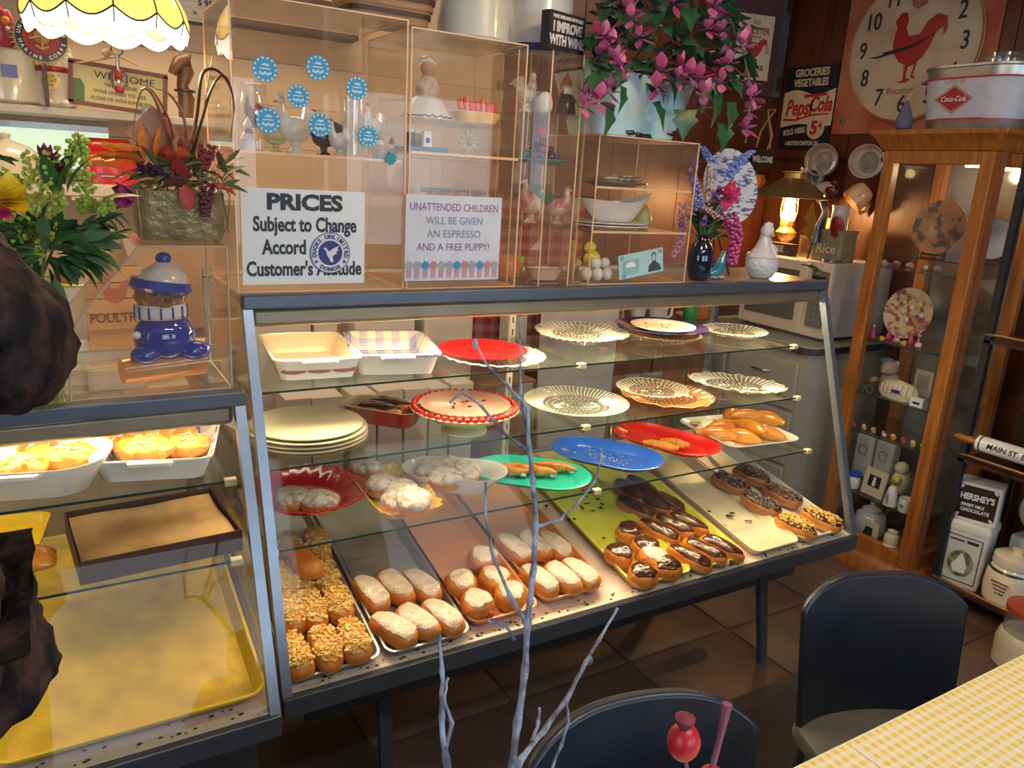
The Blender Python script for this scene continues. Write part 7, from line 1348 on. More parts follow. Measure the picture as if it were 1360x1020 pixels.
O('painted_bottle', MB().front([(-w_ * .95, -h_ * .9), (-w_ * .72, -h_ * .9), (-w_ * .72, -h_ * .1), (-w_ * .80, h_ * .2), (-w_ * .95, h_ * .2)], .001, (0, -.006, 0)), mat('painted_green', (.10, .22, .06), .5), ws); O('raffia', MB().tube([(-w_ * .9, -.012, h_ * .9), (-w_ * .3, -.02, h_ * 1.35), (0, -.02, h_ * 1.6), (w_ * .4, -.02, h_ * 1.3)], .003, 5), mat('raffia', (1, 1, 1)), ws)
O('cork', MB().cyl((-w_ * .34, -.02, h_ * 1.55), (-w_ * .22, -.02, h_ * 1.75), .012, n=10), mat('cork', (.55, .38, .2), .7), ws)
cs = T('corkscrew', 'wing corkscrew hanging in front of the welcome sign', 'corkscrew', P(157, 95, y=1.09)); k_ = K(cs.location)
O('handle', MB().tube([(7 * k_ * cos(a), 0, 26 * k_ + 6 * k_ * sin(a)) for a in [2 * pi * i / 16 for i in range(17)]], .0035, 6).cyl((0, 0, 20 * k_), (0, 0, -14 * k_), .005), chrome, cs)
for s in (-1, 1): O('wing', MB().tube([(s * 4 * k_, 0, 2 * k_), (s * 9 * k_, 0, -4 * k_), (s * 8 * k_, 0, -18 * k_)], .005, 6), chrome, cs)
O('red_bead', MB().ell((0, -.006, -4 * k_), (.010, .008, .016), 8, 6).ell((0, -.004, -22 * k_), (.014, .010, .012), 8, 6), redc, cs)
hr = T('horse_figurine', 'brown wooden horse head figurine beside the welcome sign', 'figurine', (LX_(246, 1.16), 1.17, SZ + .0005)); hz = P(246, 85, y=1.17)[2] - SZ
bm2 = wood('horse_wood', (.26, .12, .045), (.14, .06, .02), 10, (3, 3, 1), .3); O('body', MB().tube([(0, 0, 0), (.004, 0, hz * .35), (-.006, 0, hz * .6), (.006, 0, hz * .85), (.0, 0, hz * 1.02)], [.022, .026, .018, .026, .022], 12), bm2, hr); O('head', MB().tube([(.008, -.005, hz * 1.06), (-.015, -.015, hz * 1.0), (-.034, -.022, hz * .84), (-.038, -.022, hz * .78)], [.024, .022, .014, .013], 10), bm2, hr)
for s in (-1, 1): O('ear', MB().cyl((.006 + s * .010, 0, hz * 1.10), (.008 + s * .018, 0, hz * 1.22), .007, .001), bm2, hr); O('eye', MB().ell((-.012, -.03 + .0 * s, hz * 1.03 + s * .002), (.003, .003, .003), 6, 4), white, hr)
O('harness', MB().tube([(.0, 0, hz * .48)] + [(.03 * cos(a), .03 * sin(a), hz * .5) for a in [2 * pi * i / 12 for i in range(13)]], .004, 6), charcoal, hr)
t = T('glass_bottle', 'clear bottle with a green stopper right of the horse figurine', 'bottle', (LX_(290, 1.14), 1.14, lowz + .0005)); O('bottle_body', MB().lathe([(.03, 0), (.034, .01), (.034, .16), (.012, .22), (.012, .27)], 20), gcl, t); O('stopper', MB().ell((0, 0, .19), (.016, .016, .014), 10, 6), mat('painted_green', (1, 1, 1)), t)
t = T('small_sign', 'grey little sign lettered WINE low beside the welcome sign', 'sign', P(200, 149, y=1.12)); O('board', MB().box((0, 0, 0), (.05, .006, .028)), grey, t); text('WINE', .014, white, t, (0, -.0035, .004))
rj = T('rooster_plaque', 'red and orange rooster plaque at the upper left corner', 'plaque', P(8, 38, y=1.12)); O('body', MB().ell((0, 0, 0), (.03, .012, .05), 14, 8, noise=.06).ell((-.02, 0, .045), (.02, .012, .022), 12, 8, noise=.1), redc, rj); O('eye', MB().ell((.004, -.013, -.0), (.006, .004, .006), 8, 6), white, rj); O('beak', MB().ell((-.0, -.012, .02), (.012, .006, .012), 8, 6), orange, rj)
# menu board
mb_ = P(256, 15, y=1.0); t = T('menu_board', 'cream letter board with prices hanging at the top left', 'sign', mb_ + Vector((.02, 0, .04))); hh3 = 15 * K(mb_); O('board', MB().box((0, 0, 0), (.17, .012, .14)), mat('letterboard', (.70, .60, .46), .6), t)
for i in range(9): O('groove', MB().box((0, -.0062, -.06 + i * .0155), (.165, .001, .0015)), mat('letterboard_shadow', (.5, .42, .3), .6), t)
text('BEARCLAWS', .02, ink, t, (.0, -.007, .045), xs=.6); text('S 95', .024, ink, t, (.015, -.007, -.015), al='CENTER', bold=.0006); text('X', .018, ink, t, (-.015, -.007, -.045))
O('board_frame', MB().box((0, -.002, -.073), (.18, .018, .008)).box((.088, -.002, 0), (.008, .018, .14)), dwood, t)
# lower ledge items
def LZ(px, y=1.12): return Vector((P(px, 200, y=y)[0], y, lowz + .0005))
rb = T('bread_box', 'glossy red domed bread box behind the flowers', 'bread box', LZ(143, 1.18)); kk = K(rb.location); rw = 31 * kk
O('box_body', MB().rl([(rw, .07, 0, .01), (rw, .07, .07, .01), (rw * .99, .066, .10, .02), (rw * .93, .055, .125, .03), (rw * .8, .035, .14, .03)], 4), red, rb); O('handle', MB().tube([(-.03, -.072, .03), (-.03, -.082, .03), (.03, -.082, .03), (.03, -.072, .03)], .004, 6), chrome, rb)
dg_ = T('dog_figurine', 'glossy black dog figurine on the kitchen ledge', 'figurine', LZ(62, 1.10)); bk = mat('black_glaze', (.012, .012, .012), .08, coat=.6)
O('body', MB().ell((0, 0, .045), (.055, .022, .022), 14, 8, rot=(0, .15, 0)).tube([(.04, 0, .05), (.065, 0, .08), (.08, -.005, .10)], [.020, .014, .015], 10).ell((.09, -.008, .098), (.018, .012, .011), 10, 6).tube([(-.05, 0, .05), (-.03, 0, .082), (-.005, 0, .085)], [.007, .006, .004], 6), bk, dg_)
for x in (-.035, .035):
    for y in (-.012, .012): O('leg', MB().cyl((x, y, .04), (x, y, 0), .009, .007, 8), bk, dg_)
tu = T('tureen', 'cream lidded ceramic tureen at the left edge', 'tureen', LZ(8, 1.05)); O('bowl', MB().lathe([(.05, 0), (.075, .015), (.085, .05), (.082, .07)], 30), cream, tu); O('lid', MB().lathe([(.088, .07), (.085, .078), (.06, .10), (.02, .115), (.012, .12), (.016, .132), (0, .138)], 30), cream, tu)
t = T('price_card', 'row of cream cards along the ledge beneath the red box', 'card', LZ(130, 1.06)); O('card', MB().box((0, 0, -.02), (.16, .003, .05)), mat('card_cream', (1, 1, 1)), t); O('red_stripe', MB().box((0, -.002, -.03), (.16, .001, .006)), orange, t)
# counter items behind low case
def CZ(px, py, y): return Vector((P(px, py, y=y)[0], y, .9605))
bo = T('mixing_bowl', 'large white bowl with a lime green rim holding orange pots', 'bowl', CZ(115, 420, .88)); bh = P(115, 378, y=.80)[2] - .9605; br_ = 52 * K((bo.location[0], .88, 1.1))
O('bowl_body', MB().lathe([(br_ * .5, 0), (br_ * .6, .006), (br_ * .95, bh * .8), (br_, bh), (br_ * .97, bh), (br_ * .9, bh * .8), (br_ * .5, .012), (0, .01)], 36), mat('bowl_white', (.66, .66, .60), .3), bo); O('rim', MB().lathe([(br_ * 1.0, bh - .004), (br_ * 1.02, bh + .002), (br_ * .97, bh + .006)], 36, cap=False), mat('lime_rim', (.48, .56, .16), .3), bo)
for i, (dx, r) in enumerate(((-.04, .03), (.045, .045))):
    t = T('terracotta_pot', ('small orange pot at the left in the green-rimmed bowl', 'wider orange pot at the right in the green-rimmed bowl')[i], 'pot', bo.location + Vector((dx, 0, bh - .035))); O('pot_body', MB().lathe([(r * .7, 0), (r * 1.1, .055), (r * 1.15, .06), (r, .06), (r * .6, .01), (0, .01)], 24), mat('terracotta', (.55, .20, .06), .5), t)
po = T('poultry_crate', 'wooden crate panel lettered POULTRY with a painted hen', 'crate', P(153, 396, y=.62), R_(2)); k_ = K(po.location); w_ = 34 * k_; h_ = 42 * k_
pwd = wood('crate_wood', (.62, .40, .22), (.48, .29, .14), 6, (1, 4, 4)); 
for i in range(4): O('slat', MB().box((0, 0, -h_ + h_ * .25 + i * h_ * .5), (2 * w_, .012, h_ * .47)), pwd, po)
O('back_frame', MB().box((0, .012, 0), (2 * w_ * .9, .012, 2 * h_ + .0)), dwood, po); O('foot', MB().b2(-w_, w_, .0, .06, .9605 - po.location[2], -h_ + .01), pwd, po)
text('POULTRY', h_ * .42, mat('print_brown', (.2, .08, .08)), po, (0, -.0075, -h_ * .62), bold=.0008, xs=.85); O('painted_hen', MB().front([(x * w_ * 4.4, z * w_ * 4.4 + h_ * .15) for x, z in roo], .001, (0, -.007, 0)), mat('hen_print', (.42, .14, .12), .6), po)
for i, (px, wd, hh4) in enumerate(((100, .05, .12), (205, .06, .16), (262, .05, .10))):
    t = T('paper_stack', ('white paper packet leaning near the clear vase', 'cream paper packet behind the bear jar', 'small cream packet right of the bear jar')[i], 'paper', CZ(px, 460, .66 + i * .02)); O('packet', MB().box((0, 0, hh4 / 2), (wd * 2, .03, hh4)), (paper, creamw, cream)[i], t, bev=.002)
t = T('napkin_stack', 'stack of white napkins behind the bear jar log', 'napkins', CZ(152, 470, .62)); O('napkins', MB().box((0, 0, .03), (.14, .10, .06)), paper, t, bev=.004)
# ------------------------------------------------------------------ on the low case
LT = 1.1205
t = T('display_box', 'clear acrylic bin with a sloping left side holding a bear jar', 'display box', (0, -.06, LT)); bx2 = t
prof2 = [(-.325, .0), (-.038, .0), (-.038, .285), (-.195, .285), (-.318, .13)]
for y0_, y1_ in ((0, .0035), (.235, .2385)):
    m = MB(); n = len(prof2); m.add([(x, y0_, z) for x, z in prof2] + [(x, y1_, z) for x, z in prof2], [tuple(range(n)), tuple(range(n, 2 * n))[::-1]]); O('acrylic_panel', m, acry, t, smooth=0)
for i in (1, 2, 3, 4):
    a, b = prof2[i], prof2[(i + 1) % 5]; m = MB(); m.add([(a[0], 0, a[1]), (b[0], 0, b[1]), (b[0], .2385, b[1]), (a[0], .2385, a[1])], [(0, 1, 2, 3)]); O('acrylic_panel', m, acry, t, smooth=0)
m = MB()
for i in range(5):
    a, b = prof2[i], prof2[(i + 1) % 5]
    for y in (0, .2385): m.cyl((a[0], y, a[1]), (b[0], y, b[1]), .002, n=6)
    m.cyl((a[0], 0, a[1]), (a[0], .2385, a[1]), .002, n=6)
O('glued_edge', m, mat('acrylic_edge_pale', (.72, .62, .50), .2, trans=.3), t)
c = Vector((-.150, .045, LT + .0045)); be = T('bear_jar', 'ceramic bear cookie jar in a blue sweater and cap, sitting on a log', 'jar', c, R_(8))
kk = K(c); cob = mat('cobalt_glaze', (.02, .05, .42), .08, coat=.8); brn = mat('brown_glaze', (.24, .10, .05), .2, coat=.4, col2=(.34, .15, .07), scale=20)
logm = mat('log_glaze', (.36, .15, .05), .2, coat=.4, col2=(.55, .24, .07), scale=8)
O('log', MB().cyl((-.085, -.015, .026), (.075, -.005, .030), .026, .030, n=20), logm, be)
O('sweater', MB().ell((.005, .005, .085), (.060, .05, .058), 20, 14).ell((-.040, -.025, .058), (.030, .026, .020), 12, 8).ell((.055, -.022, .058), (.034, .026, .020), 12, 8), cob, be)
O('collar', MB().lathe([(.044, .126), (.050, .132), (.050, .150), (.044, .156)], 28, sy=.85), whitec, be)
m = MB()
for i in range(14): a = 2 * pi * i / 14; m.box((.0505 * cos(a), .043 * sin(a), .141), (.003, .003, .024), rz=a)
O('collar_stripe', m, cob, be); O('head', MB().ell((0, 0, .172), (.050, .042, .034), 18, 12).ell((0, -.036, .166), (.020, .016, .014), 10, 8), brn, be); O('nose', MB().ell((0, -.052, .170), (.007, .005, .005), 8, 6), charcoal, be)
for s in (-1, 1): O('eye', MB().ell((s * .018, -.038, .182), (.004, .004, .005), 8, 6), charcoal, be)
O('cap', MB().lathe([(.050, .190), (.052, .196), (.040, .222), (.016, .240), (0, .243)], 24, sy=.9), mat('cap_white', (.66, .70, .72), .15, coat=.5), be, rot=(0, R_(8), 0), loc=(-.02, 0, 0)); O('cap_band', MB().rl([(.054, .046, .182, .045), (.060, .052, .190, .05), (.056, .048, .206, .046)], 6), cob, be, rot=(0, R_(8), 0), loc=(-.025, 0, 0)); O('pompom', MB().ell((.010, 0, .246), (.016, .014, .013), 10, 8), cob, be); O('button', MB().ell((-.054, -.022, .098), (.008, .004, .008), 8, 6), whitec, be)
# brass embossed planter with autumn arrangement
c = Vector((P(238, 313, y=.06)[0], .065, LT + .289)); ap = T('autumn_planter', 'embossed brass-coloured planter with pumpkins, berries and dried grasses', 'planter', c)
kk = K(c); R1 = 52 * kk; H1 = 62 * kk; gold = mat('embossed_pot', (.42, .34, .19), .4, .4, col2=(.26, .20, .10), scale=24, bump=.8, bscale=50)
O('pot', MB().rl([(R1 * .92, .05, 0, .02), (R1 * .98, .056, H1 * .1, .025), (R1, .06, H1 * .9, .025), (R1 * 1.03, .062, H1, .025), (R1 * .98, .058, H1, .025), (R1 * .9, .05, H1 * .85, .02)], 4), gold, ap)
m = MB()
for x in (-R1, -R1 * .33, R1 * .33, R1): m.cyl((x * .93, -.052, .004), (x * .98, -.060, H1), .002, n=6)
O('seam', m, gold, ap)
def AL(px, py, y=.03): return P(px, py, y=y) - c
pk = mat('mini_pumpkin_red', (.42, .05, .03), .2, coat=.5)
for i, (px, py, s) in enumerate(((232, 205, 1.0), (240, 192, .7))): O('mini_pumpkin', MB().lathe([(.004, -.018 * s), (.02 * s, -.016 * s), (.028 * s, 0), (.02 * s, .015 * s), (.004, .017 * s)], 32, c=AL(px, py), wav=lambda r, z, a, j: (r * (1 + .08 * cos(8 * a)), z)), pk if i == 0 else mat('mini_pumpkin_plum', (.26, .07, .06), .2, coat=.5), ap)
O('pumpkin_stem', MB().tube([AL(233, 200, .01), AL(231, 190, .0), AL(236, 180, .0)], [.006, .005, .004], 8), mat('ochre_stem', (.40, .22, .05), .5), ap)
for nm, pts, w0, mt in (('curled_grass', [(250, 220), (262, 150), (268, 100), (285, 92), (303, 110), (310, 140), (306, 185)], .010, mat('dark_bronze_grass', (.10, .045, .035), .35)), ('curled_grass', [(252, 220), (268, 160), (282, 115), (297, 100), (308, 120), (312, 150)], .008, mat('dark_bronze_grass', (1, 1, 1))),
                        ('curled_grass', [(240, 225), (228, 190), (205, 130), (190, 118), (182, 140), (176, 175)], .009, mat('glitter_grass', (.22, .09, .06), .35, col2=(.40, .22, .14), scale=80)), ('curled_grass', [(235, 220), (228, 170), (215, 140), (200, 118), (178, 108)], .007, mat('orange_grass', (.50, .10, .03), .4)), ('curled_grass', [(248, 225), (245, 160), (225, 125), (205, 118)], .009, mat('glitter_grass', (1, 1, 1))),
                        ('curled_grass', [(256, 220), (270, 150), (279, 90), (290, 50), (293, 40)], .003, mat('glitter_grass', (1, 1, 1))), ('curled_grass', [(250, 215), (258, 170), (262, 140)], .010, mat('glitter_grass', (1, 1, 1)))):
    P_ = [AL(px, py, .05) for px, py in pts]; Q = []
    for i in range(len(P_) - 1):
        for k in range(4):
            f = k / 4; p0 = P_[max(i - 1, 0)]; p1 = P_[i]; p2 = P_[i + 1]; p3 = P_[min(i + 2, len(P_) - 1)]
            Q.append(.5 * ((2 * p1) + (p2 - p0) * f + (2 * p0 - 5 * p1 + 4 * p2 - p3) * f * f + (3 * p1 - p0 - 3 * p2 + p3) * f ** 3))
    Q.append(P_[-1]); O(nm, MB().tube(Q, [w0 * (.5 + .5 * sin(pi * min(1, .2 + i / len(Q)))) * (1 - .7 * (i / len(Q)) ** 3) for i in range(len(Q))], 8, flat=.35), mt, ap)
fl2 = leafm('leaf', .060, .014, mat('flame_leaf', (.78, .30, .03), .5, col2=(.60, .10, .02), scale=40), 'long', .3, .2); gl3 = leafm('leaf', .05, .012, mat('moss_leaf', (.14, .15, .06), .6), 'long', .3, .3); rd3 = leafm('leaf', .05, .03, mat('crimson_leaf', (.40, .02, .03), .5), 'oval', .3, .2)
for i in range(16): a = 2.6 + i * .06 + rn.uniform(-.1, .1); inst('flame_leaf', fl2, ap, AL(rn.uniform(165, 195), rn.uniform(198, 226), .02), (cos(a), -.2, sin(a) * .8 + .1), rn.uniform(-1, 1), rn.uniform(.8, 1.4))
for (px, py) in ((205, 185), (200, 195), (192, 200), (208, 200)): inst('flame_leaf', fl2, ap, AL(px, py + 12), (rn.uniform(-.3, .2), -.1, 1), rn.uniform(-1, 1), 1.1)
for i in range(90):
    a = rn.uniform(-.3, 3.5); px = rn.uniform(180, 300); inst('leaf', gl3, ap, AL(px, rn.uniform(215, 252), rn.uniform(.0, .08)), (cos(a), rn.uniform(-.8, .1), sin(a) - .2), rn.uniform(-1, 1), rn.uniform(.6, 1.2))
for (px, py, dx, dz) in ((245, 245, .1, -.9), (243, 240, -.2, .6), (270, 250, .8, .2), (280, 245, .9, -.2)): inst('crimson_leaf', rd3, ap, AL(px, py, -.01), (dx, -.3, dz), .3, 1)
spike(ap, 'berry_cluster', [AL(275, 195, .02), AL(270, 225, .02)], .014, mat('wine_berry', (.26, .05, .05), .3), 46, .0055); spike(ap, 'seed_cluster', [AL(275, 245, -.01), AL(273, 288, -.01)], .012, mat('wine_seed', (.16, .05, .05), .6), 50, .005)
spike(ap, 'dark_berry', [AL(195, 222, .0), AL(222, 235, .0)], .018, mat('dark_berry', (.05, .025, .05), .3), 40, .006); spike(ap, 'brown_pod', [AL(235, 232, .0), AL(228, 245, .0)], .02, mat('brown_pod', (.12, .04, .03), .5), 30, .008)
O('fine_twig', MB().tube([AL(290, 230, .0), AL(305, 260, -.03), AL(302, 300, -.03), AL(290, 322, -.04)], .0015, 5).tube([AL(285, 240, .0), AL(298, 275, -.03), AL(296, 310, -.04)], .0015, 5).tube([AL(290, 240, .0), AL(300, 280, -.02), AL(303, 310, -.03)], .0015, 5), mat('moss_leaf', (1, 1, 1)), ap)
tn = T('note_card', 'blank brown card tucked upright in the autumn planter', 'card', AL(206, 178, .07) + c); O('card', MB().box((0, 0, 0), (.075, .002, .075)), mat('brown_paper', (.46, .22, .14), .6), tn, rot=(0, R_(42), 0)); O('card_holder', MB().cyl((0, 0.002, -.02), (.02, .004, -.12), .0015, n=5), dwood, tn)
# clear vase with fresh flowers
c = Vector((P(52, 530, y=-.10)[0] , -.075, LT)); c[0] = P(55, 500, y=-.075)[0]; fv = T('flower_vase', 'clear glass vase of green sprays, yellow rose and eucalyptus by the dark sleeve', 'vase', c)
vh = P(55, 370, y=-.075)[2] - LT; O('vase_body', MB().lathe([(.034, 0), (.036, .004), (.030, vh * .5), (.040, vh * .95), (.042, vh), (.040, vh), (.028, vh * .5), (.033, .01), (0, .01)], 24), glass('vase_glass', (.86, .90, .72), .10, .01, milk=.08, milkcol=(.6, .62, .3)), fv)
O('water', MB().lathe([(.031, .011), (.027, vh * .5), (.030, vh * .62), (0, vh * .62)], 20), glass('vase_water', (.80, .84, .55), .03, .0), fv)
def FL(px, py, y=-.07): return P(px, py, y=y) - c
m = MB()
for i in range(16):
    a = i * .9; m.tube([(.018 * cos(a), .018 * sin(a), .012), (.012 * cos(a + 2), .012 * sin(a + 2), vh * .8), (.05 * cos(a), .04 * sin(a), vh * 1.35)], .0028, 6)
O('stem', m, mat('fresh_stem', (.20, .28, .05), .5), fv, kind='stuff')
lime = mat('lime_floret', (.42, .55, .07), .6, col2=(.28, .40, .05), scale=60); rn = random.Random(31)
for i, (px, py, r) in enumerate(((50, 225, 26), (95, 210, 22), (110, 240, 18), (60, 245, 22), (25, 275, 26), (70, 270, 18), (15, 300, 24), (30, 320, 20), (80, 300, 18), (60, 320, 14), (20, 345, 18), (115, 270, 14), (140, 275, 12), (105, 192, 14), (8, 240, 18), (45, 335, 12))):
    m = MB(); p0 = FL(px, py, -.10 + .02 * (i % 3)); rr = r * K(p0 + c)
    for j in range(46):
        d = Vector((rn.gauss(0, 1), rn.gauss(0, .8), rn.gauss(0, 1))).normalized() * rr * rn.random() ** .4; m.ell(p0 + d, (.0042, .0042, .0042), 5, 4)
    O('floret_spray', m, lime if i != 9 else mat('yellow_floret', (.62, .60, .04), .6), fv)
ry_ = leafm('petal', .045, .048, mat('rose_yellow', (.86, .62, .02), .45, col2=(.80, .52, .02), scale=20), 'heart', .35, -.5)
for i in range(14): a = i * 2.4; inst('petal', ry_, fv, FL(12, 268, -.13), (cos(a) * (.3 + .05 * i), -.7, sin(a) * (.3 + .05 * i)), 0, .7 + .03 * i)
pl2 = leafm('petal', .032, .026, mat('plum_petal', (.22, .03, .09), .45), 'heart', .35, -.5)
for q in ((62, 215), (72, 232)):
    for i in range(9): a = i * 2.4; inst('petal', pl2, fv, FL(*q, -.08), (cos(a), -.6, sin(a)), 0, .9)
tp = leafm('petal', .040, .030, mat('tulip_purple', (.30, .05, .17), .35), 'oval', .5, -.5)
for i in range(6): inst('petal', tp, fv, FL(182, 262, -.06) , (-.9, -.15 + .1 * sin(i), .05 + .1 * cos(i)), i * 1.05, 1)
for i in range(6): a = i * 1.05; inst('petal', leafm('petal', .02, .02, mat('pink_petal', (.70, .05, .2), .5), 'heart', .3, -.4), fv, FL(6, 284, -.14), (cos(a), -.6, sin(a)), 0, 1)
eu = leafm('leaf', .048, .026, mat('eucalyptus', (.10, .20, .09), .5, col2=(.06, .13, .06), scale=20), 'oval', .2, .3); eu2 = leafm('leaf', .048, .018, mat('deep_leaf', (.05, .14, .03), .5), 'long', .3, .3)
for i in range(190):
    px = rn.uniform(5, 150); py = 330 + rn.uniform(-28, 26) + max(0, (px - 90)) * -.15
    a = atan2(340 - py, px - 60) + rn.uniform(-.6, .6); inst('leaf', (eu, eu2)[i % 2], fv, FL(px * .8 + 12, py, -.10 + rn.uniform(-.03, .06)), (cos(a), rn.uniform(-.6, .2), sin(a) - .1), rn.uniform(-1, 1), rn.uniform(.6, 1.1))
for i in range(16): t_ = i / 15; inst('leaf', eu, fv, FL(95 + 60 * t_, 300 - 20 * t_ + 30 * (i % 2), -.08), (.8, -.2, (-.5, .5)[i % 2]), 0, .8)
for (px, py, dx, dz) in ((72, 372, .2, -1), (30, 365, -.3, -1), (130, 270, .9, .5), (25, 215, -.9, .2), (20, 220, -.8, .5), (80, 255, .2, 1), (70, 255, -.1, 1), (90, 255, .3, 1)): inst('leaf', eu2, fv, FL(px, py, -.11), (dx, -.2, dz), .3, 1.4)
# ------------------------------------------------------------------ stained glass lamp
c = P(141, 0, y=.35); c[2] = P(141, 44, y=.35)[2]; K1 = K(c)
sl_ = T('stained_glass_lamp', 'hanging stained glass lamp with amber panels and white scalloped edge', 'lamp', c); R2 = 100 * K1
amb = mat('amber_glass', (.9, .55, .12), .3, emit=(1.0, .62, .14), es=1.25); opal = mat('opal_glass', (.95, .9, .8), .3, emit=(1.0, .90, .74), es=1.9); lead = mat('lead_came', (.05, .045, .04), .4, .5)
NS = 12
for i in range(NS):
    a0 = 2 * pi * i / NS; a1 = 2 * pi * (i + 1) / NS
    def pt_(u, z, rr): a = a0 + (a1 - a0) * u; return (rr * cos(a), rr * sin(a), z)
    def amberf(u, v):
        z0 = .034 - .022 * sin(pi * u); z = z0 + (.17 - z0) * v; f = max(0, (z - .03) / .14); return pt_(u, z, R2 * (1 - .62 * f ** 1.6))
    def opalf(u, v):
        zt_ = .034 - .022 * sin(pi * u); s_ = .036 + .012 * 0; u2 = (u * 2) % 1 if u < 1 else 1; zb_ = .004 - .016 * sin(pi * min(1, max(0, u)))
        z = zb_ + (zt_ - zb_) * v; return pt_(u, z, R2 * (1.0 - .04 * (1 - v)))
    O('amber_pane', MB().grid(amberf, 8, 8), amb, sl_); O('opal_pane', MB().grid(opalf, 8, 3), opal, sl_)
    O('lead_strip', MB().tube([Vector(amberf(0, v / 8)) * 1.002 for v in range(9)], .0018, 5).tube([Vector(amberf(u / 8, 0)) * 1.002 for u in range(9)], .0018, 5).tube([Vector(opalf(0, v / 2)) * 1.002 for v in range(3)], .0015, 5), lead, sl_)
O('cap', MB().lathe([(R2 * .38, .168), (R2 * .30, .185), (.02, .20), (.01, .22)], 24), brass, sl_); O('chain', MB().cyl((0, 0, .2), (0, 0, 2.62 - c[2]), .005), brass, sl_)
O('bulb', MB().ell((0, 0, .08), (.025, .025, .035), 12, 8), mat('bulb_glow', (1, .9, .7), emit=(1, .8, .5), es=6), sl_)
point('stained_lamp_light', (0, 0, .01), 8, (1, .72, .38), .05, sl_)
dup(sl_, (.75, -.62, 2.15), None, 'stained glass lamp hanging over the dining side, left of two'); dup(sl_, (1.65, -.85, 2.15), None, 'stained glass lamp hanging over the dining side, right of two')
# ------------------------------------------------------------------ table, chairs, mat
cloth = gingham('yellow_gingham', (.78, .75, .62), (.74, .62, .24), 58, .5, (0, 1), (.74, .56, .08))
TZ = .75
tt = T('dining_table', 'wooden dining table hidden under the yellow checked cloth', 'table', (.95, -1.46, 0)); O('tabletop', MB().b2(-1.0, .85, -.38, .38, .715, .742), oak, tt, bev=.004)
for x in (-.92, .78):
    for y in (-.32, .32): O('leg', MB().b2(x - .03, x + .03, y - .03, y + .03, 0, .715), dwood, tt)
a0 = MB().grid(lambda u, v: (-.0 + .0, 0, 0), 1, 1)
def clothf(u, v):
    x = -1.12 + 2.10 * u; y = -.52 + 1.02 * v; ex = max(0, abs(x + .075) - .93); ey = max(0, abs(y) - .388); d = max(ex, ey)
    xx = min(max(x, -1.005), .855) + (0.012 * (1 if x > 0 else -1) if ex > 0 else 0); yy = min(max(y, -.388), .388) + (.012 * (1 if y > 0 else -1) if ey > 0 else 0)
    z = TZ - d + .0015 * sin(x * 9) * sin(y * 7); return (xx + (.01 * sin(y * 22) if ex > .02 else 0), yy + (.01 * sin(x * 20) if ey > .02 else 0), z)
co = O('tablecloth', MB().grid(clothf, 130, 64), cloth, loc=(.95, -1.46, 0)); tag(co, 'yellow and white checked cloth with fold creases on the dining table', 'tablecloth')
m = MB()
for y in (-.12, .14): m.tube([(-.95 + .15 * i, y + .004 * sin(i), TZ + .0005) for i in range(13)], .0022, 5)
m.tube([(.30, -.38 + .11 * i, TZ + .0005) for i in range(8)], .0022, 5); m.tube([(-.28, -.38 + .11 * i, TZ + .0005) for i in range(8)], .0022, 5)
O('fold_crease', m, mat('cloth_crease', (.80, .78, .66), .6), co)
blk = mat('black_leatherette', (.010, .016, .028), .30, col2=(.015, .022, .036), scale=8, bump=.05, bscale=200)  # blue cast in the black puts the chair backs' cool sheen into the colour
def chair(name, label, loc, rz, w=.43, top=.86):
    t = T(name, label, 'chair', loc, rz, 'black moulded dining chairs')
    def bk(u, v, off=0):
        x = (u - .5) * w * (.94 + .06 * v) ; z = .44 + (top - .44) * v; r = abs(u - .5) * 2
        z -= .055 * r ** 4 * v; return (x, .20 + .06 * v - .05 * r * r - off + .02 * (1 - v), z)
    m = MB(); nu, nv = 22, 14
    vs = [bk(i / nu, j / nv) for j in range(nv + 1) for i in range(nu + 1)] + [bk(i / nu, j / nv, .022) for j in range(nv + 1) for i in range(nu + 1)]; W1 = nu + 1; N1 = W1 * (nv + 1)
    fs = []
    for j in range(nv):
        for i in range(nu): a = j * W1 + i; fs += [(a, a + 1, a + W1 + 1, a + W1), (N1 + a, N1 + a + W1, N1 + a + W1 + 1, N1 + a + 1)]
    for i in range(nu): fs += [(i, N1 + i, N1 + i + 1, i + 1), (nv * W1 + i, nv * W1 + i + 1, N1 + nv * W1 + i + 1, N1 + nv * W1 + i)]
    for j in range(nv): a = j * W1; fs += [(a, a + W1, N1 + a + W1, N1 + a), (a + nu, N1 + a + nu, N1 + a + W1 + nu, a + W1 + nu)]
    o = O('backrest', m.add(vs, fs), blk, t, smooth=60, bev=.007)
    O('seat', MB().rl([(w * .47, .20, .415, .06), (w * .49, .215, .43, .07), (w * .48, .21, .455, .07), (w * .42, .17, .462, .06)], 6), mat('grey_cushion', (.11, .11, .10), .8, bump=.3), t)
    for x in (-1, 1):
        for y in (-1, 1): O('leg', MB().tube([(x * w * .40, y * .17, .42), (x * w * .44, y * .19, 0)], .011, 8), steel_d, t)
    return t
E1, E2, E3 = P(1075, 815, y=-.78), P(1275, 805, y=-.86), P(1170, 768, y=-.80)
chair('dining_chair', 'black moulded chair nearer the curio, tucked behind the checked table', (1.085, -.985, 0), R_(-22), .39, .775)
chair('dining_chair', 'black moulded chair left of the other, mostly below the frame', (.36, -1.10, 0), R_(-12), .40, .785)
t = T('floor_mat', 'dark grey rubber mat on the floor before the case', 'mat', (.85, -.66, .006)); O('mat_body', MB().rl([(1.05, .42, 0, .02), (1.05, .42, .010, .02)], 3), mat('rubber_mat', (.07, .065, .055), .85, bump=.4, bscale=90), t)
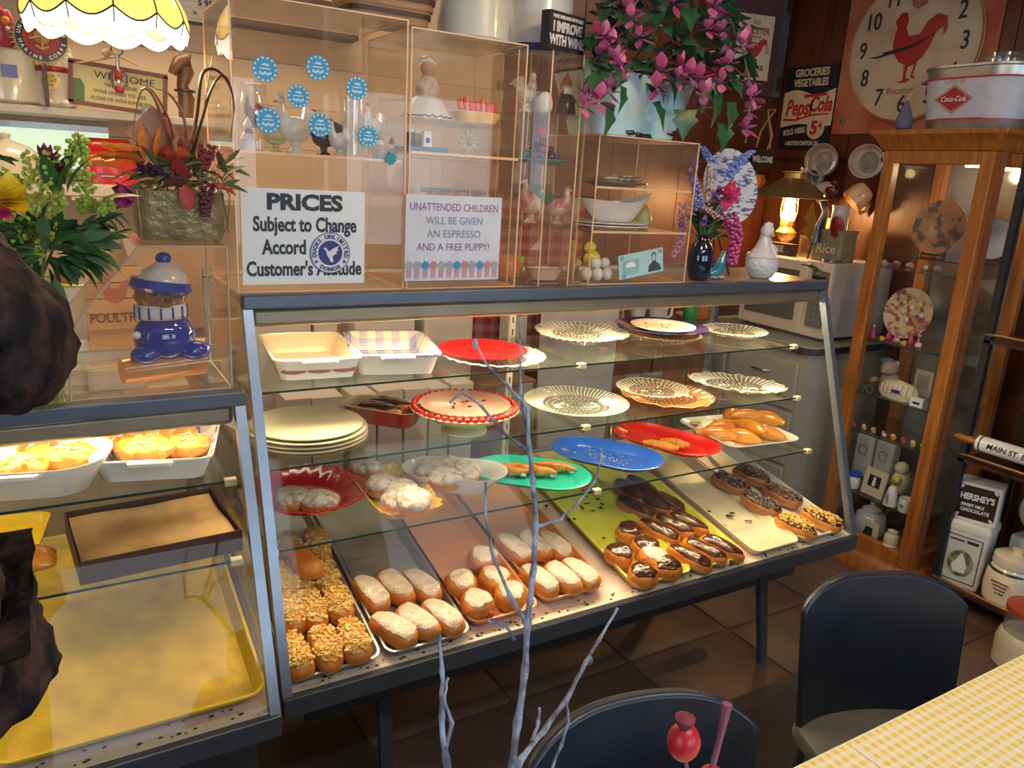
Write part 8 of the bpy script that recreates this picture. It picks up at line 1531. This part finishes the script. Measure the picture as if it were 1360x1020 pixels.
# ------------------------------------------------------------------ twig arrangement on the table
vb = Vector((.055, -1.19, TZ + .001)); tw = T('twig_arrangement', 'bare lichen-grey branches rising from a vase on the table, red rose hip beside', 'branches', vb)
bark = mat('lichen_bark', (.30, .35, .45), .7, col2=(.09, .09, .11), scale=60, detail=5, lo=.35, hi=.6, bump=.5)
O('vase', MB().lathe([(.03, 0), (.036, .004), (.04, .06), (.026, .11), (.024, .13), (.028, .135), (.022, .13), (0, .12)], 24), mat('small_vase', (.20, .22, .26), .2, coat=.4), tw)
def TW(px, py, y): return P(px, py, y=y) - vb
rn = random.Random(8)
def twig(pts, r0, r1, y0, y1, nm='branch'):
    N = len(pts); V = []
    for i, (px, py) in enumerate(pts): V.append(TW(px, py, y0 + (y1 - y0) * i / (N - 1)))
    Q = [];
    for i in range(N - 1):
        for k in range(4): Q.append(V[i].lerp(V[i + 1], k / 4) + Vector((rn.uniform(-1, 1), 0, rn.uniform(-1, 1))) * .0009)
    Q.append(V[-1]); r0 *= .72; r1 *= .75; n = len(Q); rad = [(r0 + (r1 - r0) * i / n) * (1.35 if i % 4 == 0 else 1.0) for i in range(n)]
    O(nm, MB().tube(Q, rad, 8), bark, tw)
base = (672, 1090)
twig([base, (680, 1020), (688, 960), (698, 890), (700, 830), (708, 760), (712, 700), (708, 640), (703, 590)], .0052, .0028, -1.17, -1.02)
twig([(703, 590), (700, 540), (672, 510), (650, 488), (632, 458)], .0028, .0014, -1.02, -.98)
twig([(703, 590), (698, 560), (690, 520), (692, 470), (690, 420)], .0024, .0012, -1.02, -.97)
twig([(704, 600), (670, 575), (640, 540), (615, 520), (597, 535)], .0024, .0013, -1.02, -1.0)
twig([(700, 830), (676, 790), (655, 740), (645, 690), (645, 640)], .0030, .0014, -1.08, -1.04)
twig([(712, 700), (745, 690), (765, 670), (790, 640), (798, 610)], .0024, .0013, -1.05, -1.0)
twig([(683, 850), (672, 830), (648, 825)], .0022, .0015, -1.08, -1.06)
twig([base, (690, 1010), (722, 970), (752, 930), (778, 880), (795, 850), (820, 808)], .0046, .0018, -1.16, -1.04)
twig([(706, 985), (715, 960), (716, 940)], .0026, .0015, -1.13, -1.11); twig([(752, 930), (755, 960), (745, 990), (732, 1025)], .0024, .0018, -1.10, -1.12)
twig([(605, 1095), (592, 1010), (586, 950), (588, 890), (583, 850)], .0048, .0018, -1.16, -1.08); twig([(590, 1000), (600, 960), (590, 930), (595, 900)], .0028, .0014, -1.13, -1.09); twig([base, (640, 1085), (605, 1095)], .005, .0048, -1.17, -1.16)
O('bud', MB().ell(TW(783, 877, -1.06), (.004, .004, .006), 8, 6).ell(TW(631, 457, -.98), (.003, .003, .006), 8, 6).ell(TW(798, 608, -1.0), (.003, .003, .006), 8, 6).ell(TW(583, 848, -1.08), (.003, .003, .006), 8, 6), bark, tw, kind='stuff')
rhy = -1.22
O('rose_hip', MB().ell(TW(908, 985, rhy), (.0155, .0155, .019), 16, 12), mat('rose_hip_red', (.55, .015, .03), .35), tw); O('rose_hip_crown', MB().lathe([(.006, .016), (.010, .026), (.004, .030)], 10, c=TW(906, 985, rhy)), mat('dried_crown', (.22, .02, .05), .6), tw)
O('berry_stem', MB().tube([TW(920, 1080, rhy), TW(912, 1020, rhy), TW(909, 1000, rhy)], .002, 6).tube([TW(935, 1060, rhy), TW(955, 985, rhy), TW(966, 935, rhy)], [.003, .003, .005], 8), mat('dusky_pink_stem', (.26, .08, .13), .6), tw)
O('rose_hip', MB().ell(TW(945, 1035, rhy), (.014, .014, .014), 12, 8), mat('rose_hip_red', (1, 1, 1)), tw); O('branch_base', MB().tube([TW(672, 1090, -1.17), Vector((0, 0, .12)), Vector((0, 0, .02))], [.006, .007, .006], 8).tube([TW(920, 1080, rhy), Vector((.02, 0, .13)), Vector((0, 0, .03))], [.003, .003, .003], 6), bark, tw)
# ------------------------------------------------------------------ customer in a dark patterned coat
camo = mat('camouflage_coat', (.060, .030, .027), .8, col2=(.007, .006, .010), scale=26, detail=8, bump=1.0, bscale=40, stretch=(1, 1, .55), lo=.42, hi=.62, spec=.25)
bx0, by0 = -.645, -.60
pr_ = T('person', 'customer in a dark brown patterned winter coat standing at the left edge', 'person', (bx0, by0, 0))
def skinned(name, m, pts, edges, par, root=0, lvl=2):
    me = bpy.data.meshes.new(name); me.from_pydata([p[:3] for p in pts], edges, []); me.materials.append(m)
    o = bpy.data.objects.new(name, me); COL.objects.link(o); o.parent = par
    if not me.skin_vertices: me.attributes if False else None
    md = o.modifiers.new('skin', 'SKIN')
    for i, p in enumerate(pts):
        s = me.skin_vertices[0].data[i]; s.radius = (p[3], p[4] if len(p) > 4 else p[3]); s.use_root = (i == root)
    md.use_smooth_shade = True; sb = o.modifiers.new('sub', 'SUBSURF'); sb.levels = lvl; sb.render_levels = lvl; return o
# body: pelvis root, spine, neck, head, legs, arms with hands
sk = mat('skin_tone', (.62, .38, .28), .5, sss=.1)
sh = Vector((.205, -.02, 1.44)); 
el = P(25, 505, y=-.60) - Vector((bx0, by0, 0)); wr_ = el + Vector((-.16, .18, .05))
B = [(0, 0, .95, .12, .09), (0, 0, 1.12, .11, .08), (0, .01, 1.30, .13, .09), (0, .0, 1.44, .10, .08), (0, .0, 1.53, .05, .05), (0, .015, 1.60, .06, .07), (0, .02, 1.68, .075, .09), (0, .02, 1.75, .055, .07),
     (.10, 0, .88, .085), (.11, .01, .50, .055), (.115, -.02, .09, .038), (.12, .10, .035, .035), (-.10, 0, .88, .085), (-.11, .01, .50, .055), (-.115, -.02, .09, .038), (-.12, .10, .035, .035),
     (.17, 0, 1.43, .055), (*el, .040), (*wr_, .027), (wr_[0] - .05, wr_[1] + .06, wr_[2], .030), (-.17, 0, 1.43, .055), (-.25, .0, 1.15, .040), (-.22, .16, 1.0, .027), (-.21, .23, .98, .030)]
Ed = [(0, 1), (1, 2), (2, 3), (3, 4), (4, 5), (5, 6), (6, 7), (0, 8), (8, 9), (9, 10), (10, 11), (0, 12), (12, 13), (13, 14), (14, 15), (3, 16), (16, 17), (17, 18), (18, 19), (3, 20), (20, 21), (21, 22), (22, 23)]
body = skinned('body', sk, B, Ed, pr_, 0)
for hand, d0 in ((Vector(B[19][:3]), Vector((-.6, .75, -.05))), (Vector(B[23][:3]), Vector((.1, .9, -.25)))):
    d0.normalize(); side = d0.cross(Vector((0, 0, 1))).normalized()
    for i in range(4):
        b0 = hand + side * (-.024 + .016 * i); L0 = (.068, .078, .073, .058)[i]; pts = [(*b0, .009), (*(b0 + d0 * L0 * .45), .0085), (*(b0 + d0 * L0 * .75 + Vector((0, 0, -.012))), .0078), (*(b0 + d0 * L0 * .95 + Vector((0, 0, -.026))), .0068)]
        skinned('finger', sk, pts, [(0, 1), (1, 2), (2, 3)], pr_, 0, 1)
    b0 = hand - d0 * .015 + side * -.026; skinned('thumb', sk, [(*b0, .010), (*(b0 - side * .022 + d0 * .022), .009), (*(b0 - side * .026 + d0 * .046), .0075)], [(0, 1), (1, 2)], pr_, 0, 1)
O('nose', MB().ell((0, .115, 1.655), (.012, .016, .018), 10, 8), sk, body); O('mouth', MB().ell((0, .100, 1.615), (.024, .008, .006), 10, 6), mat('lip', (.45, .18, .16), .5), body)
for s in (-1, 1): O('eye', MB().ell((s * .030, .098, 1.68), (.011, .006, .006), 10, 6), white, body); O('ear', MB().ell((s * .080, .02, 1.66), (.010, .018, .028), 10, 8), sk, body)
O('hair', MB().ell((0, .0, 1.725), (.086, .100, .075), 18, 12, noise=.03).ell((0, -.035, 1.66), (.078, .06, .08), 16, 10, noise=.03), mat('dark_hair', (.04, .022, .014), .7, bump=.5), pr_)
k2 = (el[0], el[1], el[2])
hx_ = P(57, 850, y=-.60)[0] - bx0; hemz = P(30, 903, y=-.60)[2]
coat = [(0, 0, 1.18, .225, .14), (0, .01, 1.32, .19, .15), (0, 0, 1.45, .12, .11), (0, 0, 1.51, .075, .075), (0, 0, 1.04, .255, .17), (0, 0, hemz + .03, .305, .18), (0, 0, hemz - .03, .305, .175),
        (.17, 0, 1.46, .095), ((.17 + el[0]) / 2 + .045, el[1] / 2, (1.46 + el[2]) / 2 - .02, .088), (*k2, .078), ((el[0] + wr_[0]) / 2, (el[1] + wr_[1]) / 2, (el[2] + wr_[2]) / 2, .062), (*wr_, .050),
        (-.17, 0, 1.46, .095), (-.25, .0, 1.15, .075), (-.22, .15, 1.01, .050)]
skinned('coat', camo, coat, [(0, 1), (1, 2), (2, 3), (0, 4), (4, 5), (5, 6), (2, 7), (7, 8), (8, 9), (9, 10), (10, 11), (2, 12), (12, 13), (13, 14)], pr_, 0, 4)
txr = bpy.data.textures.new('coat_folds', 'CLOUDS'); txr.noise_scale = .04; txr.noise_depth = 3
dmod = [o for o in pr_.children if o.name.startswith('coat')][0].modifiers.new('folds', 'DISPLACE'); dmod.texture = txr; dmod.strength = .030; dmod.texture_coords = 'LOCAL'
tr_ = mat('dark_trousers', (.02, .02, .028), .8)
skinned('trousers', tr_, [(0, 0, .93, .135, .105), (.10, 0, .85, .10), (.11, .01, .50, .075), (.115, -.01, .12, .06), (-.10, 0, .85, .10), (-.11, .01, .50, .075), (-.115, -.01, .12, .06)], [(0, 1), (1, 2), (2, 3), (0, 4), (4, 5), (5, 6)], pr_)
for s in (-1, 1): O('shoe', MB().rl([(.045, .13, 0, .04), (.048, .135, .025, .045), (.042, .11, .06, .04), (.036, .06, .10, .035)], 5, c=(s * .12, .04, 0)), black, pr_)
# ceiling lamp behind the viewer
t = T('ceiling_light', 'long fluorescent ceiling light above the dining tables', 'lamp', (.6, -2.0, 2.56)); O('housing', MB().b2(-.65, .65, -.09, .09, 0, .06), white, t); O('diffuser', MB().b2(-.62, .62, -.07, .07, -.03, 0), mat('diffuser_glow', (1, 1, 1), emit=(.9, .95, 1), es=3.5), t)
